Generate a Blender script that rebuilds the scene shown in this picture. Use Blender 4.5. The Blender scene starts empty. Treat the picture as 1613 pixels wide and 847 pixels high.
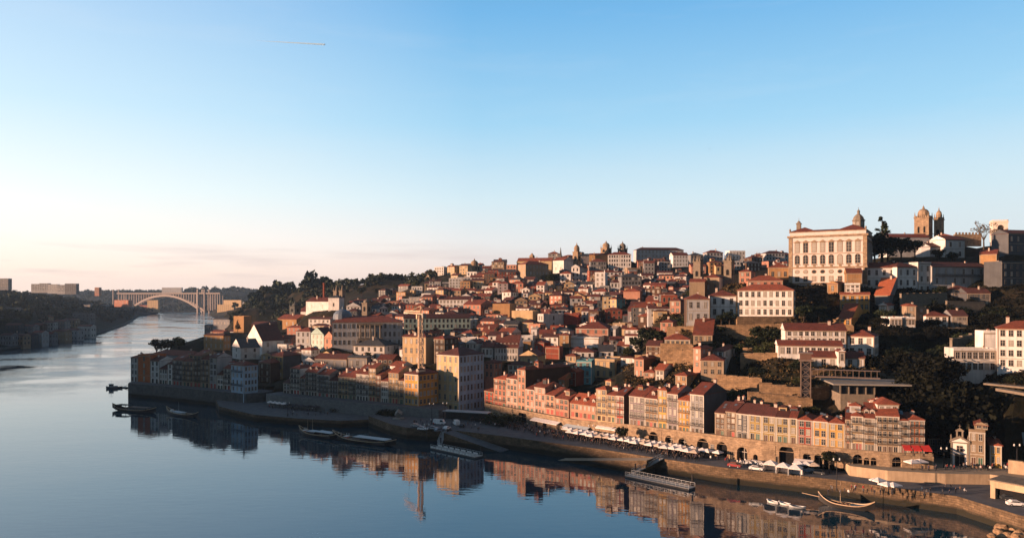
import bpy, bmesh, math, random
import numpy as np
from mathutils import Vector, Matrix, noise

random.seed(11)
R = math.radians
scene = bpy.context.scene
COL = scene.collection

# ------------------------------------------------------------------ camera, sky, sun, exposure
FPX, CX, HY, EYE = 1195.0, 806.5, 466.0, 60.0          # focal length in photo pixels, optical centre column, horizon row, eye height
cam_d = bpy.data.cameras.new("camera")
cam = bpy.data.objects.new("camera", cam_d)
COL.objects.link(cam)
cam.location = (0, 0, EYE)
cam.rotation_euler = (R(90), 0, 0)
cam_d.sensor_width = 36.0
cam_d.lens = 36.0 * FPX / 1613.0
cam_d.shift_y = (HY - 423.5) / 1613.0
cam_d.clip_start = 1.0
cam_d.clip_end = 90000.0
scene.camera = cam

SUN_EL, SUN_AZ = 7.5, 256.0                              # azimuth measured clockwise from +Y
to_sun = Vector((math.sin(R(SUN_AZ)) * math.cos(R(SUN_EL)), math.cos(R(SUN_AZ)) * math.cos(R(SUN_EL)), math.sin(R(SUN_EL))))
sun_d = bpy.data.lights.new("sun", 'SUN')
sun_d.energy = 5.0
sun_d.angle = R(0.5)
sun_d.color = (1.0, 0.59, 0.37)
sun = bpy.data.objects.new("sun", sun_d)
COL.objects.link(sun)
sun.rotation_euler = to_sun.to_track_quat('Z', 'Y').to_euler()

world = bpy.data.worlds.new("World")
scene.world = world
world.use_nodes = True
wt = world.node_tree
for n in list(wt.nodes):
    wt.nodes.remove(n)
def wn(t, **k):
    n = wt.nodes.new(t)
    for a, b in k.items():
        setattr(n, a, b)
    return n
wout = wn('ShaderNodeOutputWorld')
wbg = wn('ShaderNodeBackground')
wbg.inputs['Strength'].default_value = 0.05
sky = wn('ShaderNodeTexSky')
sky.sky_type = 'NISHITA'
sky.sun_disc = False
sky.sun_elevation = R(SUN_EL)
sky.sun_rotation = R(SUN_AZ)
sky.air_density, sky.dust_density, sky.ozone_density = 1.0, 0.6, 1.5
# the evening gradient of the air: cream and rose low down, clear blue high up, warmer towards the sun
wtc = wn('ShaderNodeTexCoord')
wsep = wn('ShaderNodeSeparateXYZ')
wt.links.new(wtc.outputs['Generated'], wsep.inputs[0])
wramp = wn('ShaderNodeValToRGB')
cr = wramp.color_ramp
SKY_STOPS = [(0.0, (0.90, 0.70, 0.64)), (0.03, (0.93, 0.76, 0.70)), (0.07, (0.86, 0.84, 0.84)), (0.125, (0.66, 0.82, 0.90)), (0.22, (0.36, 0.655, 0.885)),
             (0.35, (0.17, 0.465, 0.80)), (0.60, (0.045, 0.15, 0.28)), (1.0, (0.015, 0.05, 0.11))]
while len(cr.elements) < len(SKY_STOPS):
    cr.elements.new(0.5)
for e, (p, c) in zip(cr.elements, SKY_STOPS):
    e.position = p
    e.color = (*c, 1)
wt.links.new(wsep.outputs['Z'], wramp.inputs[0])
# warm whitish glow towards the sun side
wdot = wn('ShaderNodeVectorMath', operation='DOT_PRODUCT')
wt.links.new(wtc.outputs['Generated'], wdot.inputs[0])
wdot.inputs[1].default_value = (-0.86, 0.50, 0.10)
wmr = wn('ShaderNodeMapRange')
wmr.inputs['From Min'].default_value = 0.55
wmr.inputs['From Max'].default_value = 1.0
wt.links.new(wdot.outputs['Value'], wmr.inputs['Value'])
wglow = wn('ShaderNodeMix', data_type='RGBA', blend_type='ADD')
wglow.inputs['B'].default_value = (0.36, 0.25, 0.14, 1)
wt.links.new(wmr.outputs['Result'], wglow.inputs['Factor'])
wt.links.new(wramp.outputs['Color'], wglow.inputs['A'])
# the side away from the sun has a cooler low sky
wmr2 = wn('ShaderNodeMapRange')
wmr2.inputs['From Min'].default_value = -0.12
wmr2.inputs['From Max'].default_value = 0.42
wt.links.new(wsep.outputs['X'], wmr2.inputs['Value'])
wlow = wn('ShaderNodeMapRange')
wlow.inputs['From Min'].default_value = 0.20
wlow.inputs['From Max'].default_value = 0.0
wt.links.new(wsep.outputs['Z'], wlow.inputs['Value'])
wmul = wn('ShaderNodeMath', operation='MULTIPLY')
wt.links.new(wmr2.outputs['Result'], wmul.inputs[0])
wt.links.new(wlow.outputs['Result'], wmul.inputs[1])
wcool = wn('ShaderNodeMix', data_type='RGBA')
wcool.inputs['B'].default_value = (0.60, 0.74, 0.82, 1)
wt.links.new(wmul.outputs[0], wcool.inputs['Factor'])
wt.links.new(wglow.outputs['Result'], wcool.inputs['A'])
# thin streaks of high cloud low in the west
wmap = wn('ShaderNodeMapping')
wmap.inputs['Scale'].default_value = (5, 5, 60)
wt.links.new(wtc.outputs['Generated'], wmap.inputs['Vector'])
wnoi = wn('ShaderNodeTexNoise')
wnoi.inputs['Scale'].default_value = 1.3
wnoi.inputs['Detail'].default_value = 5
wt.links.new(wmap.outputs[0], wnoi.inputs['Vector'])
wcm = wn('ShaderNodeMapRange')
wcm.inputs['From Min'].default_value = 0.50
wcm.inputs['From Max'].default_value = 0.72
wt.links.new(wnoi.outputs['Fac'], wcm.inputs['Value'])
wband = wn('ShaderNodeMapRange')
wband.inputs['From Min'].default_value = 0.075
wband.inputs['From Max'].default_value = 0.045
wt.links.new(wsep.outputs['Z'], wband.inputs['Value'])
wcmul = wn('ShaderNodeMath', operation='MULTIPLY')
wt.links.new(wcm.outputs[0], wcmul.inputs[0])
wt.links.new(wband.outputs[0], wcmul.inputs[1])
wcmul2 = wn('ShaderNodeMath', operation='MULTIPLY')
wt.links.new(wcmul.outputs[0], wcmul2.inputs[0])
wcmul2.inputs[1].default_value = 0.55
wcloud = wn('ShaderNodeMix', data_type='RGBA')
wcloud.inputs['B'].default_value = (0.70, 0.58, 0.58, 1)
wt.links.new(wcmul2.outputs[0], wcloud.inputs['Factor'])
wt.links.new(wcool.outputs['Result'], wcloud.inputs['A'])
wmap2 = wn('ShaderNodeMapping')
wmap2.inputs['Scale'].default_value = (2.2, 3.0, 16)
wmap2.inputs['Rotation'].default_value = (0.0, 0.12, 0.3)
wt.links.new(wtc.outputs['Generated'], wmap2.inputs['Vector'])
wnoi2 = wn('ShaderNodeTexNoise')
wnoi2.inputs['Scale'].default_value = 1.7
wnoi2.inputs['Detail'].default_value = 7
wnoi2.inputs['Roughness'].default_value = 0.62
wt.links.new(wmap2.outputs[0], wnoi2.inputs['Vector'])
wcm2 = wn('ShaderNodeMapRange')
wcm2.inputs['From Min'].default_value = 0.52
wcm2.inputs['From Max'].default_value = 0.80
wcm2.inputs['To Max'].default_value = 0.10
wt.links.new(wnoi2.outputs['Fac'], wcm2.inputs['Value'])
wcir = wn('ShaderNodeMix', data_type='RGBA')
wcir.inputs['B'].default_value = (0.86, 0.86, 0.86, 1)
wt.links.new(wcm2.outputs[0], wcir.inputs['Factor'])
wt.links.new(wcloud.outputs['Result'], wcir.inputs['A'])
wx10 = wn('ShaderNodeMix', data_type='RGBA', blend_type='MULTIPLY')
wx10.inputs['Factor'].default_value = 1.0
wx10.inputs['B'].default_value = (9.0, 9.0, 9.0, 1)
wt.links.new(wcir.outputs['Result'], wx10.inputs['A'])
wmix = wn('ShaderNodeMix', data_type='RGBA')
wmix.inputs['Factor'].default_value = 0.88
wt.links.new(sky.outputs['Color'], wmix.inputs['A'])
wt.links.new(wx10.outputs['Result'], wmix.inputs['B'])
# the sky behind the viewer, away from the sunset, is dimmer
wback = wn('ShaderNodeVectorMath', operation='DOT_PRODUCT')
wt.links.new(wtc.outputs['Generated'], wback.inputs[0])
wback.inputs[1].default_value = (-0.6, 0.8, 0.0)
wdim = wn('ShaderNodeMapRange')
wdim.interpolation_type = 'SMOOTHSTEP'
wdim.inputs['From Min'].default_value = -0.55
wdim.inputs['From Max'].default_value = 0.30
wdim.inputs['To Min'].default_value = 0.0
wt.links.new(wback.outputs['Value'], wdim.inputs['Value'])
wfin = wn('ShaderNodeMix', data_type='RGBA')
wfin.inputs['A'].default_value = (1.20, 1.60, 2.05, 1)
wt.links.new(wmix.outputs['Result'], wfin.inputs['B'])
wt.links.new(wdim.outputs['Result'], wfin.inputs['Factor'])
wt.links.new(wfin.outputs['Result'], wbg.inputs['Color'])
wt.links.new(wbg.outputs[0], wout.inputs['Surface'])

scene.view_settings.view_transform = 'Standard'
scene.view_settings.look = 'None'
scene.view_settings.exposure = 1.35
scene.view_settings.gamma = 1.0
scene.view_settings.use_curve_mapping = False
scene.render.engine = 'CYCLES'
scene.cycles.max_bounces = 6
scene.cycles.diffuse_bounces = 2
scene.cycles.glossy_bounces = 3
scene.cycles.transmission_bounces = 2
scene.cycles.volume_bounces = 0
scene.cycles.use_denoising = True

# ------------------------------------------------------------------ helpers
def at(px, py, Y):
    """world point that stands Y metres out at the photo position px, py"""
    return Vector(((px - CX) / FPX * Y, Y, EYE - (py - HY) / FPX * Y))
def zat(py, Y):
    return EYE - (py - HY) / FPX * Y
def onz(px, py, z):
    Y = (EYE - z) * FPX / (py - HY)
    return Vector(((px - CX) / FPX * Y, Y, z))
def proj(p):
    return CX + p[0] / p[1] * FPX, HY + (EYE - p[2]) / p[1] * FPX

class MB:
    def __init__(s):
        s.v, s.f, s.m = [], [], []
    def face(s, pts, mi=0):
        b = len(s.v)
        s.v.extend([tuple(p) for p in pts])
        s.f.append(tuple(range(b, b + len(pts))))
        s.m.append(mi)
    def box(s, x0, x1, y0, y1, z0, z1, mi=0, top=True, bottom=True):
        b = len(s.v)
        s.v.extend([(x0, y0, z0), (x1, y0, z0), (x1, y1, z0), (x0, y1, z0), (x0, y0, z1), (x1, y0, z1), (x1, y1, z1), (x0, y1, z1)])
        fs = [(0, 1, 5, 4), (1, 2, 6, 5), (2, 3, 7, 6), (3, 0, 4, 7)]
        if top: fs.append((4, 5, 6, 7))
        if bottom: fs.append((3, 2, 1, 0))
        for f in fs:
            s.f.append(tuple(b + i for i in f))
            s.m.append(mi)
    def prism(s, poly, z0, z1, mi=0, mtop=None, sides=True):
        n = len(poly)
        s.face([(x, y, z1) for x, y in poly], mi if mtop is None else mtop)
        if sides:
            for i in range(n):
                a, c = poly[i], poly[(i + 1) % n]
                s.face([(a[0], a[1], z0), (c[0], c[1], z0), (c[0], c[1], z1), (a[0], a[1], z1)], mi)
    def tube(s, p0, p1, r0, r1=None, n=6, mi=0, caps=True):
        r1 = r0 if r1 is None else r1
        p0, p1 = Vector(p0), Vector(p1)
        d = (p1 - p0)
        if d.length < 1e-6: return
        d.normalize()
        u = d.orthogonal().normalized()
        w = d.cross(u)
        b = len(s.v)
        for p, r in ((p0, r0), (p1, r1)):
            for k in range(n):
                a = 2 * math.pi * k / n
                s.v.append(tuple(p + u * (math.cos(a) * r) + w * (math.sin(a) * r)))
        for k in range(n):
            s.f.append((b + k, b + (k + 1) % n, b + n + (k + 1) % n, b + n + k)); s.m.append(mi)
        if caps:
            s.f.append(tuple(b + k for k in range(n))[::-1]); s.m.append(mi)
            s.f.append(tuple(b + n + k for k in range(n))); s.m.append(mi)
    def lathe(s, c, prof, n=12, mi=0, rot=0.0):
        b = len(s.v)
        for r, z in prof:
            for k in range(n):
                a = 2 * math.pi * (k + rot) / n
                s.v.append((c[0] + r * math.cos(a), c[1] + r * math.sin(a), c[2] + z))
        for i in range(len(prof) - 1):
            for k in range(n):
                s.f.append((b + i * n + k, b + i * n + (k + 1) % n, b + (i + 1) * n + (k + 1) % n, b + (i + 1) * n + k)); s.m.append(mi)
        s.f.append(tuple(b + (len(prof) - 1) * n + k for k in range(n))); s.m.append(mi)
    def mesh(s, name, mats, smooth=False):
        me = bpy.data.meshes.new(name)
        me.from_pydata(s.v, [], s.f)
        for m in (mats if isinstance(mats, (list, tuple)) else [mats]):
            me.materials.append(m)
        me.polygons.foreach_set('material_index', s.m)
        if smooth:
            me.polygons.foreach_set('use_smooth', [True] * len(s.f))
        me.update()
        return me
    def build(s, name, mats, parent=None, loc=None, rz=None, smooth=False):
        return link(name, s.mesh(name, mats, smooth), parent, loc, rz)

def link(name, me, parent=None, loc=None, rz=None):
    o = bpy.data.objects.new(name, me)
    COL.objects.link(o)
    if parent is not None: o.parent = parent
    if loc is not None: o.location = loc
    if rz is not None: o.rotation_euler = (0, 0, rz)
    return o
def tag(o, label=None, cat=None, group=None, kind=None):
    if label: o['label'] = label
    if cat: o['category'] = cat
    if group: o['group'] = group
    if kind: o['kind'] = kind
    return o
def thing(name, label, cat, loc=(0, 0, 0), rz=0.0, group=None):
    o = link(name, None, None, loc, rz)
    return tag(o, label, cat, group)
ORD = ['first', 'second', 'third', 'fourth', 'fifth', 'sixth', 'seventh', 'eighth', 'ninth', 'tenth', 'eleventh', 'twelfth', 'thirteenth',
       'fourteenth', 'fifteenth', 'sixteenth', 'seventeenth', 'eighteenth', 'nineteenth', 'twentieth']
TENS = {20: 'twenty', 30: 'thirty', 40: 'forty', 50: 'fifty', 60: 'sixty', 70: 'seventy', 80: 'eighty', 90: 'ninety'}
def ordinal(i):
    n = i + 1
    if n <= 20: return ORD[i]
    t, u = n // 10 * 10, n % 10
    if t >= 100: return 'hundredth'
    return (TENS[t][:-1] + 'ieth') if u == 0 else TENS[t] + '-' + ORD[u - 1]
def dup(root, loc, rz=None, sc=None):
    r = root.copy(); COL.objects.link(r); r.location = loc
    if rz is not None: r.rotation_euler = (0, 0, rz)
    if sc is not None: r.scale = (sc, sc, sc) if not isinstance(sc, tuple) else sc
    for ch in list(root.children):
        c = ch.copy(); COL.objects.link(c); c.parent = r
        for g in list(ch.children):
            d = g.copy(); COL.objects.link(d); d.parent = c
    return r

# ------------------------------------------------------------------ materials
MATS = {}
def nt_new(name):
    m = bpy.data.materials.new(name)
    m.use_nodes = True
    t = m.node_tree
    b = t.nodes['Principled BSDF']
    return m, t, b
def L(t, a, b): t.links.new(a, b)
def N(t, ty, **k):
    n = t.nodes.new(ty)
    for a, b in k.items(): setattr(n, a, b)
    return n
def mixrgb(t, fac, a, b, blend='MIX'):
    n = N(t, 'ShaderNodeMix', data_type='RGBA', blend_type=blend)
    for sock, v in (('Factor', fac), ('A', a), ('B', b)):
        i = n.inputs[sock]
        if hasattr(v, 'is_linked') or hasattr(v, 'links'): L(t, v, i)
        elif isinstance(v, (int, float)): i.default_value = v
        else: i.default_value = (*v, 1)
    return n.outputs['Result']
def maprange(t, v, a, b, c=0.0, d=1.0):
    n = N(t, 'ShaderNodeMapRange')
    n.inputs['From Min'].default_value, n.inputs['From Max'].default_value = a, b
    n.inputs['To Min'].default_value, n.inputs['To Max'].default_value = c, d
    L(t, v, n.inputs['Value'])
    return n.outputs['Result']
def noise_n(t, vec, scale, detail=4, rough=0.6):
    n = N(t, 'ShaderNodeTexNoise')
    n.inputs['Scale'].default_value = scale
    n.inputs['Detail'].default_value = detail
    n.inputs['Roughness'].default_value = rough
    L(t, vec, n.inputs['Vector'])
    return n.outputs['Fac']
def mapping(t, vec, sc):
    n = N(t, 'ShaderNodeMapping')
    n.inputs['Scale'].default_value = sc
    L(t, vec, n.inputs['Vector'])
    return n.outputs[0]

def plaster(name, c, stain=0.6, rough=0.9, var=0.2):
    """render or painted wall: blotches, rain streaks and a little value change from house to house"""
    if name in MATS: return MATS[name]
    m, t, b = nt_new(name)
    tc = N(t, 'ShaderNodeTexCoord').outputs['Object']
    oi = N(t, 'ShaderNodeObjectInfo')
    add = N(t, 'ShaderNodeVectorMath', operation='ADD')
    L(t, tc, add.inputs[0])
    sc = N(t, 'ShaderNodeVectorMath', operation='SCALE')
    sc.inputs[0].default_value = (37, 51, 23)
    L(t, oi.outputs['Random'], sc.inputs['Scale'])
    L(t, sc.outputs[0], add.inputs[1])
    v = add.outputs[0]
    n1 = maprange(t, noise_n(t, v, 0.28, 6), 0.38, 0.72)
    n2 = maprange(t, noise_n(t, mapping(t, v, (1.4, 1.4, 0.10)), 1.0, 4), 0.45, 0.75)
    dark = tuple(x * 0.52 for x in c)
    grime = (c[0] * 0.45 + .02, c[1] * 0.42 + .02, c[2] * 0.40 + .018)
    c1 = mixrgb(t, maprange(t, n1, 0, 1, 0, stain), c, dark)
    c2 = mixrgb(t, maprange(t, n2, 0, 1, 0, stain * 0.9), c1, grime)
    hv = maprange(t, oi.outputs['Random'], 0, 1, 1 - var, 1 + var * 0.6)
    cc = N(t, 'ShaderNodeVectorMath', operation='SCALE')
    L(t, c2, cc.inputs[0]); L(t, hv, cc.inputs['Scale'])
    L(t, cc.outputs[0], b.inputs['Base Color'])
    b.inputs['Roughness'].default_value = rough
    b.inputs['Specular IOR Level'].default_value = 0.2
    MATS[name] = m
    return m
def stone(name, c1, c2, sc=0.6, bump=0.4, course=0.5, tide=False, joints=0.0):
    if name in MATS: return MATS[name]
    m, t, b = nt_new(name)
    tc = N(t, 'ShaderNodeTexCoord').outputs['Object']
    n1 = noise_n(t, tc, sc, 8, 0.7)
    n2 = noise_n(t, mapping(t, tc, (0.6, 0.6, 2.2)), 0.9, 5)
    col = mixrgb(t, maprange(t, n1, 0.35, 0.68), c1, c2)
    col = mixrgb(t, maprange(t, n2, 0.5, 0.75, 0, course), col, tuple(x * 0.4 for x in c1))
    if joints:
        g0 = N(t, 'ShaderNodeNewGeometry')
        s0 = N(t, 'ShaderNodeSeparateXYZ'); L(t, g0.outputs['Position'], s0.inputs[0])
        ma = N(t, 'ShaderNodeMath', operation='MULTIPLY'); L(t, s0.outputs['X'], ma.inputs[0]); ma.inputs[1].default_value = .78
        mb_ = N(t, 'ShaderNodeMath', operation='MULTIPLY_ADD'); L(t, s0.outputs['Y'], mb_.inputs[0]); mb_.inputs[1].default_value = -.63; L(t, ma.outputs[0], mb_.inputs[2])
        cb = N(t, 'ShaderNodeCombineXYZ'); L(t, mb_.outputs[0], cb.inputs[0]); L(t, s0.outputs['Z'], cb.inputs[1])
        br = N(t, 'ShaderNodeTexBrick')
        br.inputs['Scale'].default_value = 1.0
        br.inputs['Brick Width'].default_value, br.inputs['Row Height'].default_value = 1.5, .62
        br.inputs['Mortar Size'].default_value = .05
        br.inputs['Color1'].default_value = (1, 1, 1, 1); br.inputs['Color2'].default_value = (.45, .45, .45, 1); br.inputs['Mortar'].default_value = (.22, .22, .22, 1)
        L(t, cb.outputs[0], br.inputs['Vector'])
        col = mixrgb(t, joints, col, br.outputs['Color'], 'MULTIPLY')
    if tide:                                                 # weed and wet stone up to the high-water line
        g = N(t, 'ShaderNodeNewGeometry')
        sp = N(t, 'ShaderNodeSeparateXYZ')
        L(t, g.outputs['Position'], sp.inputs[0])
        nz = N(t, 'ShaderNodeMath', operation='MULTIPLY_ADD')
        L(t, n1, nz.inputs[0]); nz.inputs[1].default_value = 2.2; L(t, sp.outputs['Z'], nz.inputs[2])
        col = mixrgb(t, maprange(t, nz.outputs[0], 2.5, 3.4), (.018, .017, .012), col)
    L(t, col, b.inputs['Base Color'])
    bp = N(t, 'ShaderNodeBump')
    bp.inputs['Strength'].default_value = bump
    bp.inputs['Distance'].default_value = 0.3
    L(t, n1, bp.inputs['Height']); L(t, bp.outputs[0], b.inputs['Normal'])
    b.inputs['Roughness'].default_value = 0.92
    b.inputs['Specular IOR Level'].default_value = 0.2
    MATS[name] = m
    return m
def plain(name, c, rough=0.7, metal=0.0, spec=0.3):
    if name in MATS: return MATS[name]
    m, t, b = nt_new(name)
    oi = N(t, 'ShaderNodeObjectInfo')
    tc = N(t, 'ShaderNodeTexCoord').outputs['Object']
    n = maprange(t, noise_n(t, tc, 1.7, 4), 0.3, 0.7, 0.78, 1.12)
    cc = N(t, 'ShaderNodeVectorMath', operation='SCALE')
    cc.inputs[0].default_value = c
    L(t, n, cc.inputs['Scale'])
    L(t, cc.outputs[0], b.inputs['Base Color'])
    b.inputs['Roughness'].default_value = rough
    b.inputs['Metallic'].default_value = metal
    b.inputs['Specular IOR Level'].default_value = spec
    MATS[name] = m
    return m
def rooftile(name, c1, c2, c3):
    if name in MATS: return MATS[name]
    m, t, b = nt_new(name)
    tc = N(t, 'ShaderNodeTexCoord').outputs['Object']
    oi = N(t, 'ShaderNodeObjectInfo')
    add = N(t, 'ShaderNodeVectorMath', operation='ADD')
    L(t, tc, add.inputs[0])
    s = N(t, 'ShaderNodeVectorMath', operation='SCALE')
    s.inputs[0].default_value = (31, 17, 9)
    L(t, oi.outputs['Random'], s.inputs['Scale']); L(t, s.outputs[0], add.inputs[1])
    v = add.outputs[0]
    n1 = noise_n(t, v, 0.5, 5, 0.65)
    n2 = noise_n(t, v, 4.5, 3, 0.6)
    col = mixrgb(t, maprange(t, n1, 0.35, 0.65), c1, c2)
    col = mixrgb(t, maprange(t, n2, 0.42, 0.66, 0, 0.9), col, c3)
    hv = maprange(t, oi.outputs['Random'], 0, 1, 0.68, 1.18)
    cc = N(t, 'ShaderNodeVectorMath', operation='SCALE')
    L(t, col, cc.inputs[0]); L(t, hv, cc.inputs['Scale'])
    L(t, cc.outputs[0], b.inputs['Base Color'])
    wv = N(t, 'ShaderNodeTexWave', wave_type='BANDS', bands_direction='DIAGONAL')
    wv.inputs['Scale'].default_value = 2.2
    wv.inputs['Distortion'].default_value = 1.2
    L(t, v, wv.inputs['Vector'])
    bp = N(t, 'ShaderNodeBump')
    bp.inputs['Strength'].default_value = 0.5
    bp.inputs['Distance'].default_value = 0.08
    L(t, wv.outputs['Fac'], bp.inputs['Height']); L(t, bp.outputs[0], b.inputs['Normal'])
    b.inputs['Roughness'].default_value = 0.85
    b.inputs['Specular IOR Level'].default_value = 0.25
    MATS[name] = m
    return m
def foliage(name, c1, c2, c3):
    if name in MATS: return MATS[name]
    m, t, b = nt_new(name)
    g = N(t, 'ShaderNodeNewGeometry')
    oi = N(t, 'ShaderNodeObjectInfo')
    col = mixrgb(t, g.outputs['Random Per Island'], c1, c2)
    n1 = noise_n(t, g.outputs['Position'], 0.12, 3)
    col = mixrgb(t, maprange(t, n1, 0.42, 0.66), col, c3)
    hv = maprange(t, oi.outputs['Random'], 0, 1, 0.7, 1.3)
    cc = N(t, 'ShaderNodeVectorMath', operation='SCALE')
    L(t, col, cc.inputs[0]); L(t, hv, cc.inputs['Scale'])
    L(t, cc.outputs[0], b.inputs['Base Color'])
    b.inputs['Roughness'].default_value = 0.8
    b.inputs['Specular IOR Level'].default_value = 0.15
    MATS[name] = m
    return m

WALLC = {
    'white': (0.60, 0.585, 0.56), 'cream': (0.46, 0.335, 0.19), 'beige': (0.29, 0.215, 0.145), 'sand': (0.24, 0.18, 0.12),
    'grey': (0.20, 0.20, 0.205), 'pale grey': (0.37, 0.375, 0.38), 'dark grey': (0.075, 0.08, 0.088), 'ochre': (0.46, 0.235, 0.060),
    'yellow': (0.48, 0.29, 0.085), 'orange': (0.44, 0.125, 0.035), 'red': (0.32, 0.05, 0.028), 'brick red': (0.22, 0.058, 0.035),
    'pink': (0.44, 0.225, 0.155), 'rose': (0.36, 0.165, 0.115), 'pale blue': (0.33, 0.44, 0.55), 'slate blue': (0.14, 0.20, 0.30),
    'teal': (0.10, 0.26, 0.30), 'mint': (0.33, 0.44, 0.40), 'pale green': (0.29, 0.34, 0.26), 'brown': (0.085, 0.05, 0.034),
    'olive': (0.14, 0.105, 0.05), 'tan': (0.31, 0.18, 0.085), 'lilac grey': (0.21, 0.18, 0.19), 'dull yellow': (0.26, 0.19, 0.075),
}
def wallmat(c): return plaster('plaster ' + c, WALLC[c])
ROOFS = {
    'terracotta': rooftile('terracotta tiles', (0.34, 0.080, 0.034), (0.20, 0.050, 0.027), (0.075, 0.035, 0.024)),
    'rust': rooftile('rust red tiles', (0.23, 0.052, 0.028), (0.13, 0.035, 0.022), (0.05, 0.026, 0.019)),
    'maroon': rooftile('maroon weathered tiles', (0.12, 0.034, 0.025), (0.075, 0.026, 0.020), (0.035, 0.020, 0.017)),
    'orange': rooftile('new orange tiles', (0.46, 0.13, 0.05), (0.36, 0.095, 0.04), (0.25, 0.07, 0.04)),
    'slate': rooftile('dark slate roof', (0.07, 0.075, 0.085), (0.05, 0.055, 0.06), (0.03, 0.03, 0.035)),
    'concrete': rooftile('flat concrete roof', (0.36, 0.34, 0.31), (0.28, 0.26, 0.24), (0.2, 0.19, 0.18)),
}
M_TRIM = plaster('granite trim', (0.30, 0.24, 0.18), 0.4)
M_WTRIM = plaster('white trim', (0.42, 0.39, 0.34), 0.35)
M_IRON = plain('dark iron', (0.025, 0.025, 0.028), 0.6, 0.3)
M_WOOD = plain('dark wood', (0.07, 0.035, 0.022), 0.7)
M_REDDOOR = plain('red painted wood', (0.28, 0.035, 0.025), 0.6)
M_GREENDOOR = plain('green painted wood', (0.035, 0.085, 0.06), 0.6)
M_CHIM = plaster('chimney render', (0.45, 0.38, 0.32), 0.5)
def glass_mat():
    m, t, b = nt_new('window glass')
    oi = N(t, 'ShaderNodeObjectInfo')
    r = maprange(t, oi.outputs['Random'], 0.66, 0.70)
    L(t, mixrgb(t, r, (0.012, 0.014, 0.017), (0.24, 0.22, 0.19)), b.inputs['Base Color'])
    b.inputs['Roughness'].default_value = 0.4
    b.inputs['Specular IOR Level'].default_value = 0.35
    return m
M_GLASS = glass_mat()
M_DARK = plain('dark opening', (0.012, 0.012, 0.013), 0.9, 0, 0.1)  # flat black stands for the unlit space behind arches, doorways and belfry openings
M_STONE = stone('quay granite', (0.20, 0.135, 0.082), (0.075, 0.055, 0.036), 0.30, 0.9, 0.85, True, 0.75)
M_DSTONE = stone('dark old masonry', (0.11, 0.11, 0.105), (0.045, 0.05, 0.048), 0.4, 0.6, 0.6, True)
M_GRANITE = stone('warm granite ashlar', (0.36, 0.26, 0.17), (0.17, 0.12, 0.08), 0.5, 0.5, 0.75, False, 0.45)
M_GRANITE2 = stone('weathered grey granite', (0.20, 0.165, 0.125), (0.12, 0.10, 0.08), 0.7, 0.4, 0.4)
M_WALLST = stone('terrace wall stone', (0.34, 0.22, 0.125), (0.17, 0.115, 0.07), 0.45, 0.6, 0.7, False, 0.6)
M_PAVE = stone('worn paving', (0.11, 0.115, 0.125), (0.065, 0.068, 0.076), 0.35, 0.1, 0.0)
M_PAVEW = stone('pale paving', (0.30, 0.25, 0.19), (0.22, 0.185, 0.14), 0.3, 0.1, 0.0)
M_CONC = stone('concrete', (0.25, 0.235, 0.21), (0.17, 0.16, 0.145), 0.4, 0.1, 0.2)
F_DARK = foliage('dark foliage', (0.010, 0.016, 0.007), (0.024, 0.032, 0.012), (0.007, 0.011, 0.005))
F_MID = foliage('green foliage', (0.022, 0.032, 0.011), (0.055, 0.060, 0.020), (0.015, 0.019, 0.008))
F_DRY = foliage('dry reddish scrub', (0.11, 0.065, 0.028), (0.075, 0.062, 0.024), (0.05, 0.035, 0.018))
F_FAR = foliage('distant wood foliage', (0.014, 0.026, 0.017), (0.034, 0.046, 0.026), (0.008, 0.016, 0.011))
F_RIDGE = foliage('hazy ridge foliage', (0.030, 0.042, 0.026), (0.060, 0.066, 0.038), (0.020, 0.028, 0.018))  # lighter leaves, distance haze put into the colour
F_BLACK = foliage('ivy in the gully', (0.003, 0.004, 0.002), (0.007, 0.008, 0.003), (0.002, 0.003, 0.001))  # leaf colour taken near black to carry the gully's shade
M_BARK = plain('bark', (0.05, 0.038, 0.028), 0.95)
# ------------------------------------------------------------------ building kit
WINC = {}
M_SKYL = plain('roof glass', (.10, .12, .14), .15, 0, .6)
M_SLAB = plaster('dark granite slab', (0.13, 0.105, 0.08), 0.3)
def window_mesh(ww, wh, style):
    """one window facing -Y, standing on z=0, centred on x: surround, sash bars and glass"""
    key = (round(ww, 1), round(wh, 1), style)
    if key in WINC: return WINC[key]
    ww, wh = key[0], key[1]
    mb = MB()
    s = 0.09
    hw = ww / 2
    pr = -0.10
    mb.box(-hw - s, -hw, pr, 0.02, -s, wh + s, 0)
    mb.box(hw, hw + s, pr, 0.02, -s, wh + s, 0)
    mb.box(-hw, hw, pr, 0.02, wh, wh + s, 0)
    mb.box(-hw - s - .05, hw + s + .05, pr - .08, 0.02, -s - .06, 0.0, 0)
    mb.face([(-hw, -0.03, 0), (hw, -0.03, 0), (hw, -0.03, wh), (-hw, -0.03, wh)], 1)
    mb.box(-0.05, 0.05, -0.06, -0.031, 0, wh, 2)
    mb.box(-hw, hw, -0.06, -0.031, wh * .58, wh * .58 + .08, 2)
    fr = M_WTRIM
    su = {'stone': M_TRIM, 'white': M_WTRIM, 'granite': M_GRANITE}[style]
    WINC[key] = mb.mesh('window', [su, M_GLASS, fr])
    return WINC[key]
DOORC = {}
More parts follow.
